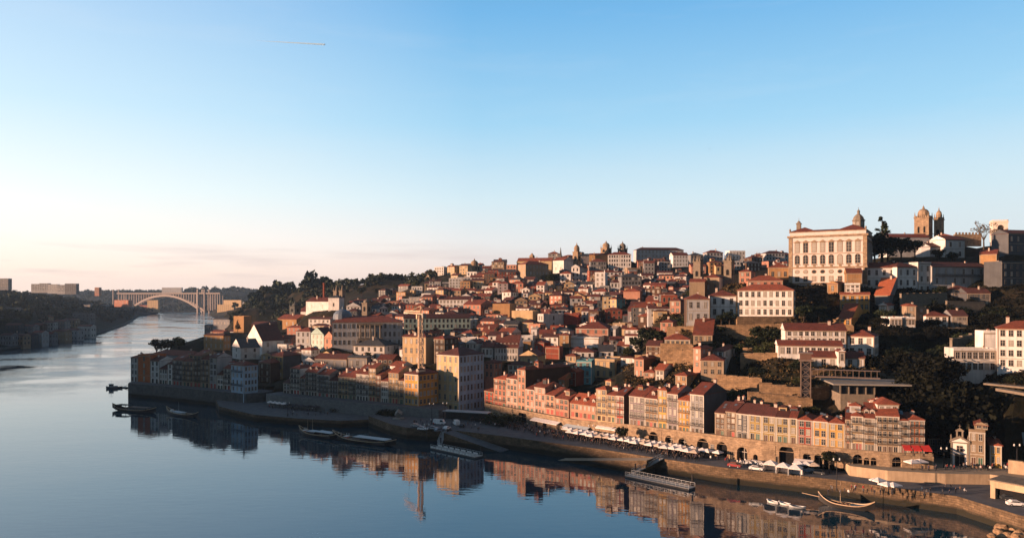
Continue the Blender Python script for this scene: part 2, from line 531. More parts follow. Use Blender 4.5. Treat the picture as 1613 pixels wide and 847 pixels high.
def door_mesh(ww, wh, style, leaf):
    key = (round(ww, 1), round(wh, 1), style, leaf.name)
    if key in DOORC: return DOORC[key]
    ww, wh = key[0], key[1]
    mb = MB()
    hw, s = ww / 2, 0.11
    mb.box(-hw - s, -hw, -.10, .02, 0, wh + s, 0)
    mb.box(hw, hw + s, -.10, .02, 0, wh + s, 0)
    mb.box(-hw, hw, -.10, .02, wh, wh + s, 0)
    mb.face([(-hw, -.03, 0), (hw, -.03, 0), (hw, -.03, wh), (-hw, -.03, wh)], 1)
    mb.box(-.04, .04, -.06, -.031, 0, wh, 0)
    DOORC[key] = mb.mesh('door', [M_WTRIM if style == 'white' else M_TRIM, leaf])
    return DOORC[key]
def balcony_mb(w, hgt=1.0, dep=0.55):
    mb = MB()
    mb.box(-w / 2, w / 2, -dep, 0.0, -0.14, 0.0, 0)
    mb.box(-w / 2, w / 2, -dep, -dep + .06, hgt - .08, hgt, 1)
    n = max(3, int(w / 0.28))
    for k in range(n + 1):
        x = -w / 2 + .03 + (w - .06) * k / n
        mb.box(x - .03, x + .03, -dep + .005, -dep + .055, 0.0, hgt - .08, 1)
    for x in (-w / 2, w / 2 - .06):
        mb.box(x, x + .06, -dep + .06, -.02, hgt - .08, hgt, 1)
    return mb

def roof_mb(mb, x0, x1, y0, y1, z, typ, pitch, ovx, ovy, mi=0, th=0.2, gmi=1):
    """solid roof on a rectangle whose eaves lie at z; gables are faces of material gmi standing on the wall line"""
    t = math.tan(R(pitch))
    X0, X1, Y0, Y1 = x0 - ovx, x1 + ovx, y0 - ovy, y1 + ovy
    zb, z1 = z, z + th
    w, d = X1 - X0, Y1 - Y0
    F = mb.face
    F([(X0, Y1, zb), (X1, Y1, zb), (X1, Y0, zb), (X0, Y0, zb)], mi)
    for a, b in (((X0, Y0), (X1, Y0)), ((X1, Y0), (X1, Y1)), ((X1, Y1), (X0, Y1)), ((X0, Y1), (X0, Y0))):
        F([(*a, zb), (*b, zb), (*b, z1), (*a, z1)], mi)
    xm, ym = (X0 + X1) / 2, (Y0 + Y1) / 2
    if typ == 'gx':
        zr = z1 + d / 2 * t
        F([(X0, Y0, z1), (X1, Y0, z1), (X1, ym, zr), (X0, ym, zr)], mi)
        F([(X1, Y1, z1), (X0, Y1, z1), (X0, ym, zr), (X1, ym, zr)], mi)
        for X in (X0 + .004, X1 - .004):
            F([(X, Y0, z1), (X, Y1, z1), (X, ym, zr)], gmi)
        top = zr
    elif typ == 'gy':
        zr = z1 + w / 2 * t
        F([(X0, Y1, z1), (X0, Y0, z1), (xm, Y0, zr), (xm, Y1, zr)], mi)
        F([(X1, Y0, z1), (X1, Y1, z1), (xm, Y1, zr), (xm, Y0, zr)], mi)
        F([(X0, Y0 + .004, z1), (X1, Y0 + .004, z1), (xm, Y0 + .004, zr)], gmi)
        F([(X0, Y1 - .004, z1), (X1, Y1 - .004, z1), (xm, Y1 - .004, zr)], gmi)
        top = zr
    elif typ == 'hip':
        if w >= d:
            zr = z1 + d / 2 * t
            a, b = (X0 + d / 2, ym, zr), (X1 - d / 2 + 1e-3, ym, zr)
            F([(X0, Y0, z1), (X1, Y0, z1), b, a], mi); F([(X1, Y1, z1), (X0, Y1, z1), a, b], mi)
            F([(X0, Y1, z1), (X0, Y0, z1), a], mi); F([(X1, Y0, z1), (X1, Y1, z1), b], mi)
        else:
            zr = z1 + w / 2 * t
            a, b = (xm, Y0 + w / 2, zr), (xm, Y1 - w / 2, zr)
            F([(X0, Y0, z1), (X1, Y0, z1), a], mi); F([(X1, Y1, z1), (X0, Y1, z1), b], mi)
            F([(X0, Y1, z1), (X0, Y0, z1), a, b], mi); F([(X1, Y0, z1), (X1, Y1, z1), b, a], mi)
        top = zr
    elif typ == 'shed':
        zr = z1 + d * t
        F([(X0, Y0, z1), (X1, Y0, z1), (X1, Y1, zr), (X0, Y1, zr)], mi)
        F([(X1, Y1, z1), (X0, Y1, z1), (X0, Y1, zr), (X1, Y1, zr)], gmi)
        for X in (X0 + .004, X1 - .004):
            F([(X, Y0, z1), (X, Y1, z1), (X, Y1, zr)], gmi)
        top = zr
    else:                                                   # flat with a parapet
        F([(X0, Y0, z1), (X1, Y0, z1), (X1, Y1, z1), (X0, Y1, z1)], mi)
        top = z1
    return top

FOOT, VIS, CTRL, NHOUSE = [], [], [], [0]
RND = random.Random(5)
def house(name, label, cat, loc, rz, w, d, h, floors=3, bays=3, sbr=0, sbl=0, wall='white', roof='hip', rmat='rust', pitch=23,
          win='stone', balc=0, doors=True, near=2, group=None, side=None, chim=1, sink=6, ov=0.35, ovx=None, dormers=0, wscale=1.0,
          doorc=None, band=True, sfl=None, cornice=True, annex=0, attic=0, tall=False, sky=0):
    """front wall along local x at y=0 facing -Y, depth along +Y; parts: wall, roof > chimney, dormer; window, door, balcony"""
    root = thing(name, label, cat, loc, rz, group)
    hw = w / 2
    wm = wall if not isinstance(wall, str) else wallmat(wall)
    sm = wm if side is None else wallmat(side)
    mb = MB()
    mb.face([(-hw, 0, -sink), (hw, 0, -sink), (hw, 0, h), (-hw, 0, h)], 0)
    mb.face([(hw, 0, -sink), (hw, d, -sink), (hw, d, h), (hw, 0, h)], 1)
    mb.face([(hw, d, -sink), (-hw, d, -sink), (-hw, d, h), (hw, d, h)], 1)
    mb.face([(-hw, d, -sink), (-hw, 0, -sink), (-hw, 0, h), (-hw, d, h)], 1)
    mb.face([(-hw, 0, h), (hw, 0, h), (hw, d, h), (-hw, d, h)], 1)
    if cornice and near == 2:                                # cornice and corner strips of dressed stone
        mb.box(-hw - .02, hw + .02, -.22, -.003, h - .42, h - .05, 2)
        mb.box(-hw + .02, -hw + .34, -.07, -.003, 0, h - .42, 2)
        mb.box(hw - .34, hw - .02, -.07, -.003, 0, h - .42, 2)
    if roof == 'flat':
        pz = h + .75
        for (a0, a1, b0, b1) in ((-hw, hw, 0, .3), (-hw, hw, d - .3, d), (-hw, -hw + .3, .301, d - .301), (hw - .3, hw, .301, d - .301)):
            mb.box(a0 + .002, a1 - .002, b0 + .002, b1 - .002, h + .001, pz, 0)
    fh = h / floors
    wins = []
    ws0 = RND.uniform(.82, 1.12)
    def lay(n, L_, fl, face, dr):
        if n <= 0 or fl <= 0: return
        f_h = h / fl
        bw = (L_ - .7) / n
        ww = min(1.25, bw * .52) * wscale * ws0
        for k in range(fl):
            for i in range(n):
                u = -L_ / 2 + .35 + bw * (i + .5)
                if k == 0 and dr:
                    wins.append((face, 'd', u, 0.0, min(1.5, bw * .6), f_h * .72))
                else:
                    wins.append((face, 'w', u, f_h * (k + (.26 if not tall else .2)), ww, min(f_h * (.56 if not tall else .66), 2.6)))
    lay(bays, w, floors, 'f', doors)
    lay(sbr, d, sfl or floors, 'r', False)
    lay(sbl, d, sfl or floors, 'l', False)
    def place(face, u, z):
        if face == 'f': return Vector((u, 0, z)), 0.0
        if face == 'r': return Vector((hw, d / 2 + u, z)), math.pi / 2
        return Vector((-hw, d / 2 - u, z)), -math.pi / 2
    if near == 1:
        for face, ty, u, z, ww, wh in wins:
            p, ang = place(face, u, z)
            M = Matrix.Translation(p) @ Matrix.Rotation(ang, 4, 'Z')
            lit = RND.random() < .12  # some panes plain pale like drawn curtains, picked at random
            for (a, b_, c, e, y, mi) in ((-ww / 2 - .16, ww / 2 + .16, -.1, wh + .16, -.03, 2), (-ww / 2, ww / 2, 0, wh, -.06, 4 if lit else 3)):
                mb.face([M @ Vector((a, y, c)), M @ Vector((b_, y, c)), M @ Vector((b_, y, e)), M @ Vector((a, y, e))], mi)
    if band and near == 2 and floors > 1 and not balc:
        mb.box(-hw + .35, hw - .35, -.06, -.003, fh - .12, fh + .08, 2)
    mb.build('wall', [wm, sm, M_TRIM if win != 'white' else M_WTRIM, M_GLASS, M_WTRIM], root)
    rb = MB()
    ovx = ov if ovx is None else ovx
    if attic:                                                # a little lantern room riding on the roof
        ax, ay, sz = RND.uniform(-hw * .4, hw * .4), d * RND.uniform(.3, .5), RND.uniform(1.1, 1.7)
        az = h + min(w, d) / 2 * math.tan(R(pitch)) * .55
        rb.box(ax - sz, ax + sz, ay - sz, ay + sz, h, az + 2.3, 2)
        rb.face([(ax - sz * .7, ay - sz - .03, az + .7), (ax + sz * .7, ay - sz - .03, az + .7), (ax + sz * .7, ay - sz - .03, az + 1.9), (ax - sz * .7, ay - sz - .03, az + 1.9)], 3)
        roof_mb(rb, ax - sz, ax + sz, ay - sz, ay + sz, az + 2.303, 'hip', 26, .25, .25, 0, .12)
    if annex:                                                # lower wing at one side or in front
        sg = RND.choice((-1, 1)); aw, ad, ah = w * RND.uniform(.35, .6), d * RND.uniform(.4, .7), h * RND.uniform(.45, .75)
        if RND.random() < .5:
            x0 = hw - .2 if sg > 0 else -hw - aw + .2
            y0 = RND.uniform(0, d - ad)
        else:
            x0, y0 = RND.uniform(-hw, hw - aw), -ad * .8
        rb.box(x0, x0 + aw, y0, y0 + ad, -sink, ah, 2)
        rb.face([(x0 + aw * .3, y0 - .03, ah * .35), (x0 + aw * .6, y0 - .03, ah * .35), (x0 + aw * .6, y0 - .03, ah * .8), (x0 + aw * .3, y0 - .03, ah * .8)], 3)
        roof_mb(rb, x0, x0 + aw, y0, y0 + ad, ah + .003, RND.choice(('gx', 'shed', 'hip')), 20, .2, .2, 0, .15, 2)
    xm = [ROOFS[rmat], sm, wallmat(RND.choice(('white', 'cream', 'pale grey', 'rose', 'beige', 'dark grey', 'tan'))) if (annex or attic) else sm, M_GLASS]
    if roof == 'flat':
        roof_mb(rb, -hw + .31, hw - .31, .31, d - .31, h + .004, 'flat', 0, 0, 0, 0, .1)
        ro = rb.build('roof', xm, root)
        top = h + .1
    else:
        top = roof_mb(rb, -hw, hw, 0, d, h + .003, roof, pitch, ovx, ov)
        ro = rb.build('roof', xm, root)
    if sky and roof in ('gx', 'hip'):
        kb = MB()
        tt = math.tan(R(pitch))
        for q in range(sky):
            x, y = RND.uniform(-hw * .4, hw * .4), d * RND.uniform(.18, .3)
            z_ = lambda yy: h + .25 + (yy + ov) * tt
            kb.face([(x - .45, y, z_(y)), (x + .45, y, z_(y)), (x + .45, y + 1.1, z_(y + 1.1)), (x - .45, y + 1.1, z_(y + 1.1))], 0)
        kb.build('skylight', [M_SKYL], ro)
    for k in range(chim):
        cb = MB()
        cx, cy = RND.uniform(-hw * .7, hw * .7), RND.uniform(d * .3, d * .75)
        cz = top + RND.uniform(.3, .9)
        s1 = RND.uniform(.3, .55)
        cb.box(cx - s1, cx + s1, cy - .35, cy + .35, h, cz, 0)
        cb.box(cx - s1 - .08, cx + s1 + .08, cy - .43, cy + .43, cz, cz + .14, 0)
        cb.box(cx - s1 * .6, cx + s1 * .6, cy - .2, cy + .2, cz + .14, cz + .5, 1)
        cb.build('chimney', [M_CHIM, ROOFS['rust']], ro)
    for k in range(dormers):
        db = MB()
        cx = -hw + w * (k + .5) / dormers
        y0 = d * .12
        db.box(cx - .7, cx + .7, y0, y0 + d * .3, h + .1, h + 2.0, 0)
        roof_mb(db, cx - .7, cx + .7, y0, y0 + d * .3, h + 2.003, 'gy', 30, .15, .15, 1, .1, 0)
        db.face([(cx - .45, y0 - .02, h + .7), (cx + .45, y0 - .02, h + .7), (cx + .45, y0 - .02, h + 1.75), (cx - .45, y0 - .02, h + 1.75)], 2)
        db.build('dormer', [M_WTRIM, ROOFS[rmat], M_GLASS], ro)
    if near == 2:
        dl = [M_WOOD, M_DARK, M_REDDOOR, M_GREENDOOR]
        leaf0 = RND.choice(dl) if doorc is None else doorc
        for face, ty, u, z, ww, wh in wins:
            p, ang = place(face, u, z)
            if ty == 'w':
                link('window', window_mesh(ww, wh, win), root, p, ang)
            else:
                leaf = leaf0 if RND.random() < .6 else RND.choice(dl)
                link('door', door_mesh(ww, wh, win, leaf), root, p, ang)
        if balc:
            bm = balcony_mb(w * .92).mesh('balcony', [M_SLAB, M_IRON])
            for k in range(1, floors):
                if balc == 1 or (k % balc == 1):
                    link('balcony', bm, root, (0, -.10, fh * k + .12))
    NHOUSE[0] += 1
    FOOT.append((loc[0], loc[1], rz, w, d))
    return root, top

def solve(px0, pxc, px1, Y, a, d=None):
    """footprint of a box building whose near front corner stands at photo column pxc and distance Y; a is how far the front turns left"""
    a = R(a)
    C = Vector(((pxc - CX) / FPX * Y, Y))
    dl = Vector((-math.cos(a), math.sin(a)))
    dr = Vector((math.sin(a), math.cos(a)))
    def hit(px, D):
        u = (px - CX) / FPX
        den = D.x - u * D.y
        return (u * C.y - C.x) / den if abs(den) > 1e-6 else 10
    w = hit(px0, dl)
    if d is None:
        d = hit(px1, dr) if px1 and px1 > pxc + .5 else 11.0
        if not 5 < d < 45: d = 12.0
    m = C + dl * (w / 2)
    return m, -a, w, d
HB = []
def E(label, px0, pxc, px1, ye, yb, Y, a, wall, roof='hip', rmat='rust', floors=2, bays=3, sbr=0, name='house', cat='house', d=None, **k):
    m, rz, w, dd = solve(px0, pxc, px1, Y, a, d)
    zb, zt = zat(yb, Y), zat(ye, Y)
    k.setdefault('near', 2 if Y < 470 else 1)
    k.setdefault('doors', False)
    k.setdefault('sink', 7)
    r, top = house(name, label, cat, (m.x, m.y, zb), rz, w, dd, zt - zb, floors, bays, sbr, wall=wall, roof=roof, rmat=rmat, **k)
    VIS.append((px0, px1 or pxc, ye, yb, Y))
    q = Vector((math.sin(-rz), math.cos(-rz)))
    CTRL.append((m.x, m.y, zb)); CTRL.append((m.x + q.x * dd, m.y + q.y * dd, zb + .5))
    e = Vector((math.cos(rz), math.sin(rz))) * (w / 2)
    CTRL.append((m.x + e.x, m.y + e.y, zb)); CTRL.append((m.x - e.x, m.y - e.y, zb))
    return r, zb, zt, w, dd, top

def facade_row(where, poly, zb, items, cat='townhouse', group=None):
    """houses shoulder to shoulder along a street line: poly is the facade line in plan, each item gives its photo columns"""
    out = []
    def on(px):
        u = (px - CX) / FPX
        best = None
        for i in range(len(poly) - 1):
            A, B = Vector(poly[i]), Vector(poly[i + 1])
            D = B - A
            den = D.x - u * D.y
            if abs(den) < 1e-9: continue
            t = (u * A.y - A.x) / den
            lim0 = -9 if i == 0 else -1e-4
            lim1 = 9 if i == len(poly) - 2 else 1.0001
            if lim0 <= t <= lim1: best = A + D * t
        return best
    for i, it in enumerate(items):
        px0, px1, ye, col, look, fl, bays, kw = it
        P0, P1 = on(px0), on(px1)
        D = P1 - P0
        m = (P0 + P1) / 2
        z = zb(m) if callable(zb) else zb
        zt = zat(ye, m.y)
        k = dict(roof='gx', rmat='rust', ovx=.02, balc=0, near=2, doors=True, d=11 + RND.uniform(-1, 2.5), chim=RND.choice((1, 1, 2)), tall=True, wscale=1.18, sky=RND.choice((0, 1, 2)), attic=int(RND.random() < .22))
        k.update(kw)
        lab = look + ', ' + ordinal(i) + ' from left ' + where
        r, top = house('townhouse', lab, cat, (m.x, m.y, z), math.atan2(D.y, D.x), D.length - .08, k.pop('d'), zt - z, fl, bays,
                       wall=col, group=group, **k)
        VIS.append((px0, px1, ye, proj((m.x, m.y, z))[1], m.y))
        CTRL.append((m.x + D.y * -.0, m.y + 9, z))
        out.append((r, zt - z, D.length, top))
    return out

# ------------------------------------------------------------------ riverside terraces of houses
def g(**k): return k
WALL_LINE = [(-12.6, 350), (24, 305), (46, 284.5), (82, 249), (102.5, 236.7), (115, 231), (127, 228.5)]
def shift(poly, s):
    out = []
    for i, p in enumerate(poly):
        a, b = Vector(poly[max(i - 1, 0)]), Vector(poly[min(i + 1, len(poly) - 1)])
        t = (b - a).normalized()
        out.append(Vector(p) + Vector((-t.y, t.x)) * s)
    return out
HOUSE_LINE = shift(WALL_LINE, 3.0)
A_LINE = [at(205, 600, 466).xy, at(405, 600, 411).xy]
B_LINE = [at(452, 600, 399).xy, at(660, 600, 354).xy]
RNDR = random.Random(3)
GA, GB, GC = 'houses on the old wall at the river bend', 'houses above the lower quay', 'houses along the arcade wall'
facade_row('on the dark wall at the river bend', A_LINE, 8.0, [
    (206, 217, 563, 'white', 'narrow pale house', 4, 2, g(roof='hip', rmat='rust')),
    (217, 237, 560, 'orange', 'burnt orange blank-sided house', 4, 1, g(roof='flat', rmat='concrete', doors=False)),
    (237, 251, 568, 'white', 'white house with paired windows', 4, 2, g(rmat='maroon')),
    (251, 264, 581, 'white', 'low white house', 3, 3, g(rmat='maroon')),
    (264, 272, 573, 'white', 'slim whitish house', 4, 1, g(rmat='maroon')),
    (272, 288, 567, 'grey', 'dark tiled house with balconies', 5, 3, g(balc=1, rmat='rust')),
    (288, 305, 569, 'beige', 'sandy house with rust roof', 5, 3, g(balc=1)),
    (305, 317, 560, 'sand', 'tall sandy-brown house', 6, 2, g(balc=1)),
    (317, 330, 566, 'beige', 'sand house with balconies', 5, 2, g(balc=1)),
    (330, 342, 563, 'pale grey', 'grey house with plain front', 5, 2, g(rmat='maroon')),
    (342, 352, 590, 'white', 'small white house', 3, 2, g(rmat='maroon')),
    (352, 364, 580, 'white', 'pale house with dark balconies', 4, 2, g(balc=1)),
], group=GA)
E('blue and white tiled corner house at the end of the river-bend row', 364, 384, 406, 576, 619, 404, 38, 'pale blue', 'hip', 'rust', 4, 3, 4,
  name='corner_house', cat='townhouse', win='white', balc=2)
facade_row('in the row above the lower quay', B_LINE, 9.0, [
    (446, 457, 603, 'pale grey', 'low grey house', 3, 2, g(rmat='maroon')),
    (457, 473, 580, 'white', 'tall pale house with glazed bays', 5, 3, g(balc=1, roof='hip')),
    (473, 481, 595, 'pale grey', 'thin grey house', 4, 1, g(balc=1)),
    (481, 500, 586, 'white', 'rust-roofed balconied house', 5, 4, g(balc=1, dormers=2, pitch=30)),
    (500, 519, 590, 'grey', 'dark white-windowed house', 5, 3, g(balc=1, win='white')),
    (519, 533, 599, 'pale grey', 'grey house with maroon roof', 4, 3, g(balc=1, rmat='maroon')),
    (533, 549, 593, 'cream', 'cream upper-lit house', 5, 3, g(balc=2)),
    (549, 561, 594, 'pale green', 'pale greenish house', 5, 2, g(balc=1)),
    (561, 581, 589, 'white', 'white house with gabled dormer', 5, 4, g(dormers=1, balc=1, pitch=30, win='white')),
    (581, 592, 580, 'cream', 'slender cream house', 6, 2, g(balc=1)),
    (592, 600, 591, 'pink', 'thin pinkish house', 5, 1, g(balc=1)),
    (600, 612, 600, 'white', 'whitish house with smooth front', 4, 3, g(rmat='rust', win='white')),
    (612, 628, 587, 'cream', 'cream house by the corner', 5, 3, g(balc=2, rmat='terracotta')),
    (628, 637, 599, 'cream', 'beige slip of a house', 4, 1, g(balc=1)),
], group=GB)
E('ochre corner house with pale gable, standing in front of the tower crane', 637, 659, 690, 590, 652, 352, 38, 'ochre', 'hip', 'maroon', 5, 4, 5,
  name='corner_house', cat='townhouse', win='white', dormers=2, side=None, balc=0, doors=True, sink=6)
E('big cream corner house with blue-tiled right flank by the square', 688, 723, 762, 560, 650, 356, 38, 'cream', 'hip', 'maroon', 6, 4, 7,
  name='corner_house', cat='townhouse', win='white', side='pale blue', doors=True, sink=6)
facade_row('in the terrace over the crowded quay', HOUSE_LINE, lambda p: 9.5 if p.x < 14 else 10.4, [
    (763, 778, 616, 'red', 'red house with bare side', 3, 2, g(roof='hip', doorc=M_WOOD)),
    (778, 798, 597, 'rose', 'rosy house with red floor bands', 5, 3, g(roof='hip', rmat='terracotta', balc=3)),
    (798, 815, 596, 'pink', 'smooth salmon house', 5, 3, g(roof='hip', rmat='terracotta', win='white')),
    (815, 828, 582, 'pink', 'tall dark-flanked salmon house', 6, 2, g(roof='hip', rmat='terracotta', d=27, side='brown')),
    (828, 842, 613, 'rose', 'rosy mid-height house', 4, 2, g(win='white')),
    (842, 859, 610, 'pink', 'salmon house with white doors', 4, 3, g(win='white')),
    (859, 874, 622, 'pink', 'salmon house with low roof', 3, 2, g(balc=2)),
    (874, 896, 628, 'rose', 'low rosy house with terrace', 3, 3, g(d=9)),
], group=GC)
facade_row('in the row over the white parasols', HOUSE_LINE, 11.0, [
    (898, 939, 637, 'pink', 'broad pink house with dormers', 2, 6, g(rmat='terracotta', dormers=3, pitch=32, doorc=M_REDDOOR)),
    (939, 956, 613, 'cream', 'tall hipped cream house', 5, 2, g(roof='hip', rmat='terracotta', balc=2)),
    (956, 970, 622, 'cream', 'cream balconied house', 4, 2, g(balc=1)),
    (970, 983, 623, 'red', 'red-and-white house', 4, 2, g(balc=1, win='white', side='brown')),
    (991, 1016, 624, 'lilac grey', 'grey-mauve tiled house', 4, 4, g(balc=3, win='white', pitch=27)),
    (1016, 1036, 627, 'tan', 'golden house with balconies', 4, 3, g(balc=1, dormers=1, pitch=27, win='white')),
    (1036, 1051, 614, 'yellow', 'tall yellow house', 5, 2, g(balc=2, roof='hip', rmat='terracotta')),
    (1051, 1068, 620, 'lilac grey', 'plain mauve house', 5, 2, g(win='white', balc=3)),
    (1068, 1087, 630, 'ochre', 'ochre house with red band', 5, 3, g(balc=2, rmat='terracotta')),
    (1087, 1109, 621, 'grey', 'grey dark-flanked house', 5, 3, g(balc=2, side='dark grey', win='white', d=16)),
], group=GC)
facade_row('in the row left of the red awnings', HOUSE_LINE, 12.0, [
    (1126, 1143, 650, 'brown', 'dark brown house', 4, 2, g(rmat='maroon', d=14)),
    (1143, 1160, 648, 'brown', 'dull brown house', 4, 2, g(rmat='maroon', d=15)),
    (1160, 1179, 651, 'dark grey', 'dark house with white windows', 4, 2, g(rmat='maroon', win='white')),
    (1179, 1200, 653, 'dull yellow', 'blue-draped mustard house', 3, 2, g(rmat='maroon', win='white')),
    (1200, 1222, 655, 'dull yellow', 'mustard house', 3, 2, g(rmat='maroon', win='white')),
    (1222, 1243, 657, 'dull yellow', 'laundry-hung mustard house', 3, 2, g(rmat='maroon', win='white')),
    (1243, 1256, 658, 'dull yellow', 'narrow mustard house', 3, 1, g(rmat='rust', win='white')),
    (1256, 1280, 661, 'red', 'bright red house', 3, 2, g(roof='hip', rmat='terracotta', win='white', doors=False)),
    (1280, 1304, 663, 'ochre', 'golden house', 3, 2, g(roof='hip', rmat='terracotta', doors=False, win='white')),
    (1304, 1331, 666, 'yellow', 'wide golden house', 3, 2, g(roof='hip', rmat='terracotta', doors=False, win='white')),
    (1331, 1340, 660, 'rose', 'thin reddish house', 4, 1, g(balc=1)),
    (1340, 1360, 655, 'cream', 'cream house with glazed fronts', 4, 3, g(balc=1, roof='hip', rmat='terracotta', win='white')),
    (1360, 1379, 658, 'tan', 'tan house with dormers', 4, 3, g(balc=1, dormers=2, pitch=30, win='white')),
    (1379, 1417, 655, 'beige', 'tall white-attic beige house', 5, 4, g(balc=1, rmat='terracotta', win='white', d=15)),
    (1417, 1431, 662, 'tan', 'tan house with white glazing', 4, 2, g(balc=1, roof='hip', rmat='terracotta', win='white')),
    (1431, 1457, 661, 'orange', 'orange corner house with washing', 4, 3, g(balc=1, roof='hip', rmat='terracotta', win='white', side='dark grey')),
], group=GC)
E('salmon low house with rust roof right of the pink tower-like house', 1014, 1031, 1046, 587, 603, 318, 35, 'pink', 'hip', 'rust', 2, 2, 1)
E('white-fronted house amid red roofs above the grey-mauve row', 1032, 1046, 1061, 583, 601, 309, 35, 'white', 'gx', 'terracotta', 2, 2, 1)
E('cream house with broad rust hip roof above the yellow row house', 1048, 1066, 1086, 578, 598, 318, 35, 'cream', 'hip', 'rust', 2, 2, 1)
E('tan house stepping behind the ochre row house', 1064, 1082, 1098, 592, 612, 292, 38, 'tan', 'hip', 'terracotta', 2, 2, 1)
E('dark house with maroon roof behind the grey dark-flanked row house', 1108, 1130, 1150, 618, 640, 286, 30, 'brown', 'hip', 'maroon', 2, 2, 1)
E('brown house with slate roof left of the low garden cottage', 1018, 1040, 1048, 545, 562, 338, 25, 'brown', 'gx', 'maroon', 2, 2, 1)
E('small white house above the cream modern house', 972, 990, 998, 545, 560, 392, 25, 'white', 'gx', 'terracotta', 1, 2, 1)
E('rosy house between the loggia house and the pink tower-like house', 1040, 1060, 1070, 508, 524, 372, 25, 'rose', 'hip', 'rust', 2, 2, 1)
E('low beige house under the terrace left of the school', 1092, 1122, 1128, 528, 540, 334, 18, 'beige', 'gx', 'rust', 1, 4, 1)
E('dark grey house clinging to the gully wall, upper', 1500, 1524, 1530, 498, 514, 340, 10, 'grey', 'gx', 'maroon', 2, 3, 1)
E('ruined wall house at the head of the gully', 1524, 1560, 1566, 462, 482, 384, 5, 'dark grey', 'gx', 'maroon', 2, 4, 1)
E('dim cottage below the long grey house', 1500, 1530, 1534, 456, 468, 392, 8, 'grey', 'hip', 'maroon', 1, 3, 1)
E('brown-roofed long white house below the convent wing', 486, 520, 529, 503, 516, 596, 22, 'white', 'gx', 'maroon', 2, 5)
E('beige house with maroon hip roof below the convent wing', 492, 514, 522, 513, 527, 556, 25, 'beige', 'hip', 'maroon', 2, 3, 1)
E('grey house tucked left of the grey palace dome', 506, 526, 532, 519, 532, 528, 20, 'grey', 'gx', 'maroon', 1, 3)
E('rust-roofed house between the ochre nave and the pale three-storey house', 452, 474, 482, 516, 532, 590, 25, 'rose', 'hip', 'rust', 2, 3, 1)
# the white attic storey set back on the tall beige house
E('white attic pavilion on top of the tall beige riverside house', 1382, 1416, 1419, 637, 657, 237, 10, 'white', 'hip', 'terracotta', 1, 3,
  name='attic_pavilion', cat='attic', d=9, chim=0, sink=1.5)
E('small tower room with tiled hip roof behind the cream glazed house', 1348, 1367, 1370, 646, 660, 240, 10, 'cream', 'hip', 'terracotta', 1, 2,
  name='tower_room', cat='attic', d=6, chim=1, sink=6)
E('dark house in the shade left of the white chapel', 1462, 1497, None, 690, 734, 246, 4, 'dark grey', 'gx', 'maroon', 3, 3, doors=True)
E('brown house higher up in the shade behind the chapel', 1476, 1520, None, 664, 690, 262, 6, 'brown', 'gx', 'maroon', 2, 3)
E('yellow little house with olive flank right of the stone tower house', 1559, 1578, 1601, 702, 733, 229, 28, 'yellow', 'hip', 'terracotta', 2, 2, 0,
  side='olive', win='white')
# ------------------------------------------------------------------ buildings of the slope, placed one by one
E('sunlit orange house with dark roof beyond the river-bend row', 321, 352, 363, 529, 551, 540, 35, 'tan', 'hip', 'maroon', 2, 4, 2)
E('grey hall under a broad rust hip roof behind the orange house', 238, 304, 312, 561, 590, 478, 28, 'grey', 'hip', 'rust', 2, 5, 0)
E('tan house with a cypress before it, near the river', 368, 384, 396, 499, 524, 640, 25, 'tan', 'flat', 'concrete', 2, 0)
E('long low building with a brown roof beside the river', 396, 437, 441, 512, 526, 650, 15, 'brown', 'gx', 'maroon', 1, 6)
E('white chapel-like hall with gable towards the river', 389, 413, 447, 537, 562, 520, 52, 'white', 'gy', 'maroon', 2, 1, 2, pitch=34, name='white_hall')
E('smaller white gabled house with slate roof below the white hall', 366, 379, 409, 548, 566, 480, 52, 'white', 'gy', 'slate', 2, 1, 2, pitch=32)
E('ochre-lit church nave left of the mint gabled house', 437, 467, 490, 503, 528, 640, 28, 'tan', 'gx', 'rust', 2, 3, 0, name='church_nave', cat='church')
E('long white convent wing with rust roof under the two dark belfries', 470, 505, 546, 491, 502, 690, 20, 'white', 'gx', 'rust', 1, 4, name='convent_wing')
E('pale three-storey house left of the mint gable', 466, 489, 492, 522, 553, 515, 20, 'pale grey', 'hip', 'rust', 3, 3)
E('mint house with gable lit from the left', 490, 510, 533, 527, 553, 505, 42, 'mint', 'gy', 'maroon', 3, 3, pitch=30)
E('pink house with gable front below the grey palace', 511, 527, 557, 533, 556, 485, 46, 'pink', 'gy', 'rust', 2, 2, 4, pitch=32)
E('white block with slate roof in front of the grey palace', 556, 606, 627, 545, 567, 450, 15, 'white', 'hip', 'slate', 2, 5, 2)
E('low grey house with maroon roof above the lower-quay row', 496, 546, 553, 566, 582, 428, 18, 'grey', 'gx', 'maroon', 1, 4)
E('grey shed with slate roof above the lower-quay row', 548, 578, 585, 564, 580, 424, 18, 'grey', 'gx', 'slate', 1, 3)
E('long mint building with balustrade behind the tower crane', 636, 741, 748, 501, 526, 505, -6, 'mint', 'gx', 'maroon', 3, 16)
E('cream house right behind the tower crane mast', 634, 671, 683, 531, 575, 402, 28, 'cream', 'hip', 'rust', 3, 4, dormers=1)
E('brown tenement with balconies right of the crane mast', 684, 700, 722, 534, 572, 398, 28, 'brown', 'hip', 'rust', 4, 2, 3, balc=1)
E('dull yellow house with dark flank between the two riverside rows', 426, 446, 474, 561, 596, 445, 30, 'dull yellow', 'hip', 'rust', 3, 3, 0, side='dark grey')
E('dark red-brown house in the gap right of the blue tiled corner', 408, 426, 430, 572, 604, 440, 30, 'brown', 'hip', 'rust', 3, 2)
E('white school-like building with nine windows high in the middle', 691, 742, 746, 472, 486, 600, 6, 'white', 'gx', 'maroon', 2, 9)
E('rosy building with grey flank left of the tan cube', 730, 757, 776, 480, 497, 555, 30, 'rose', 'gx', 'rust', 2, 4, 4)
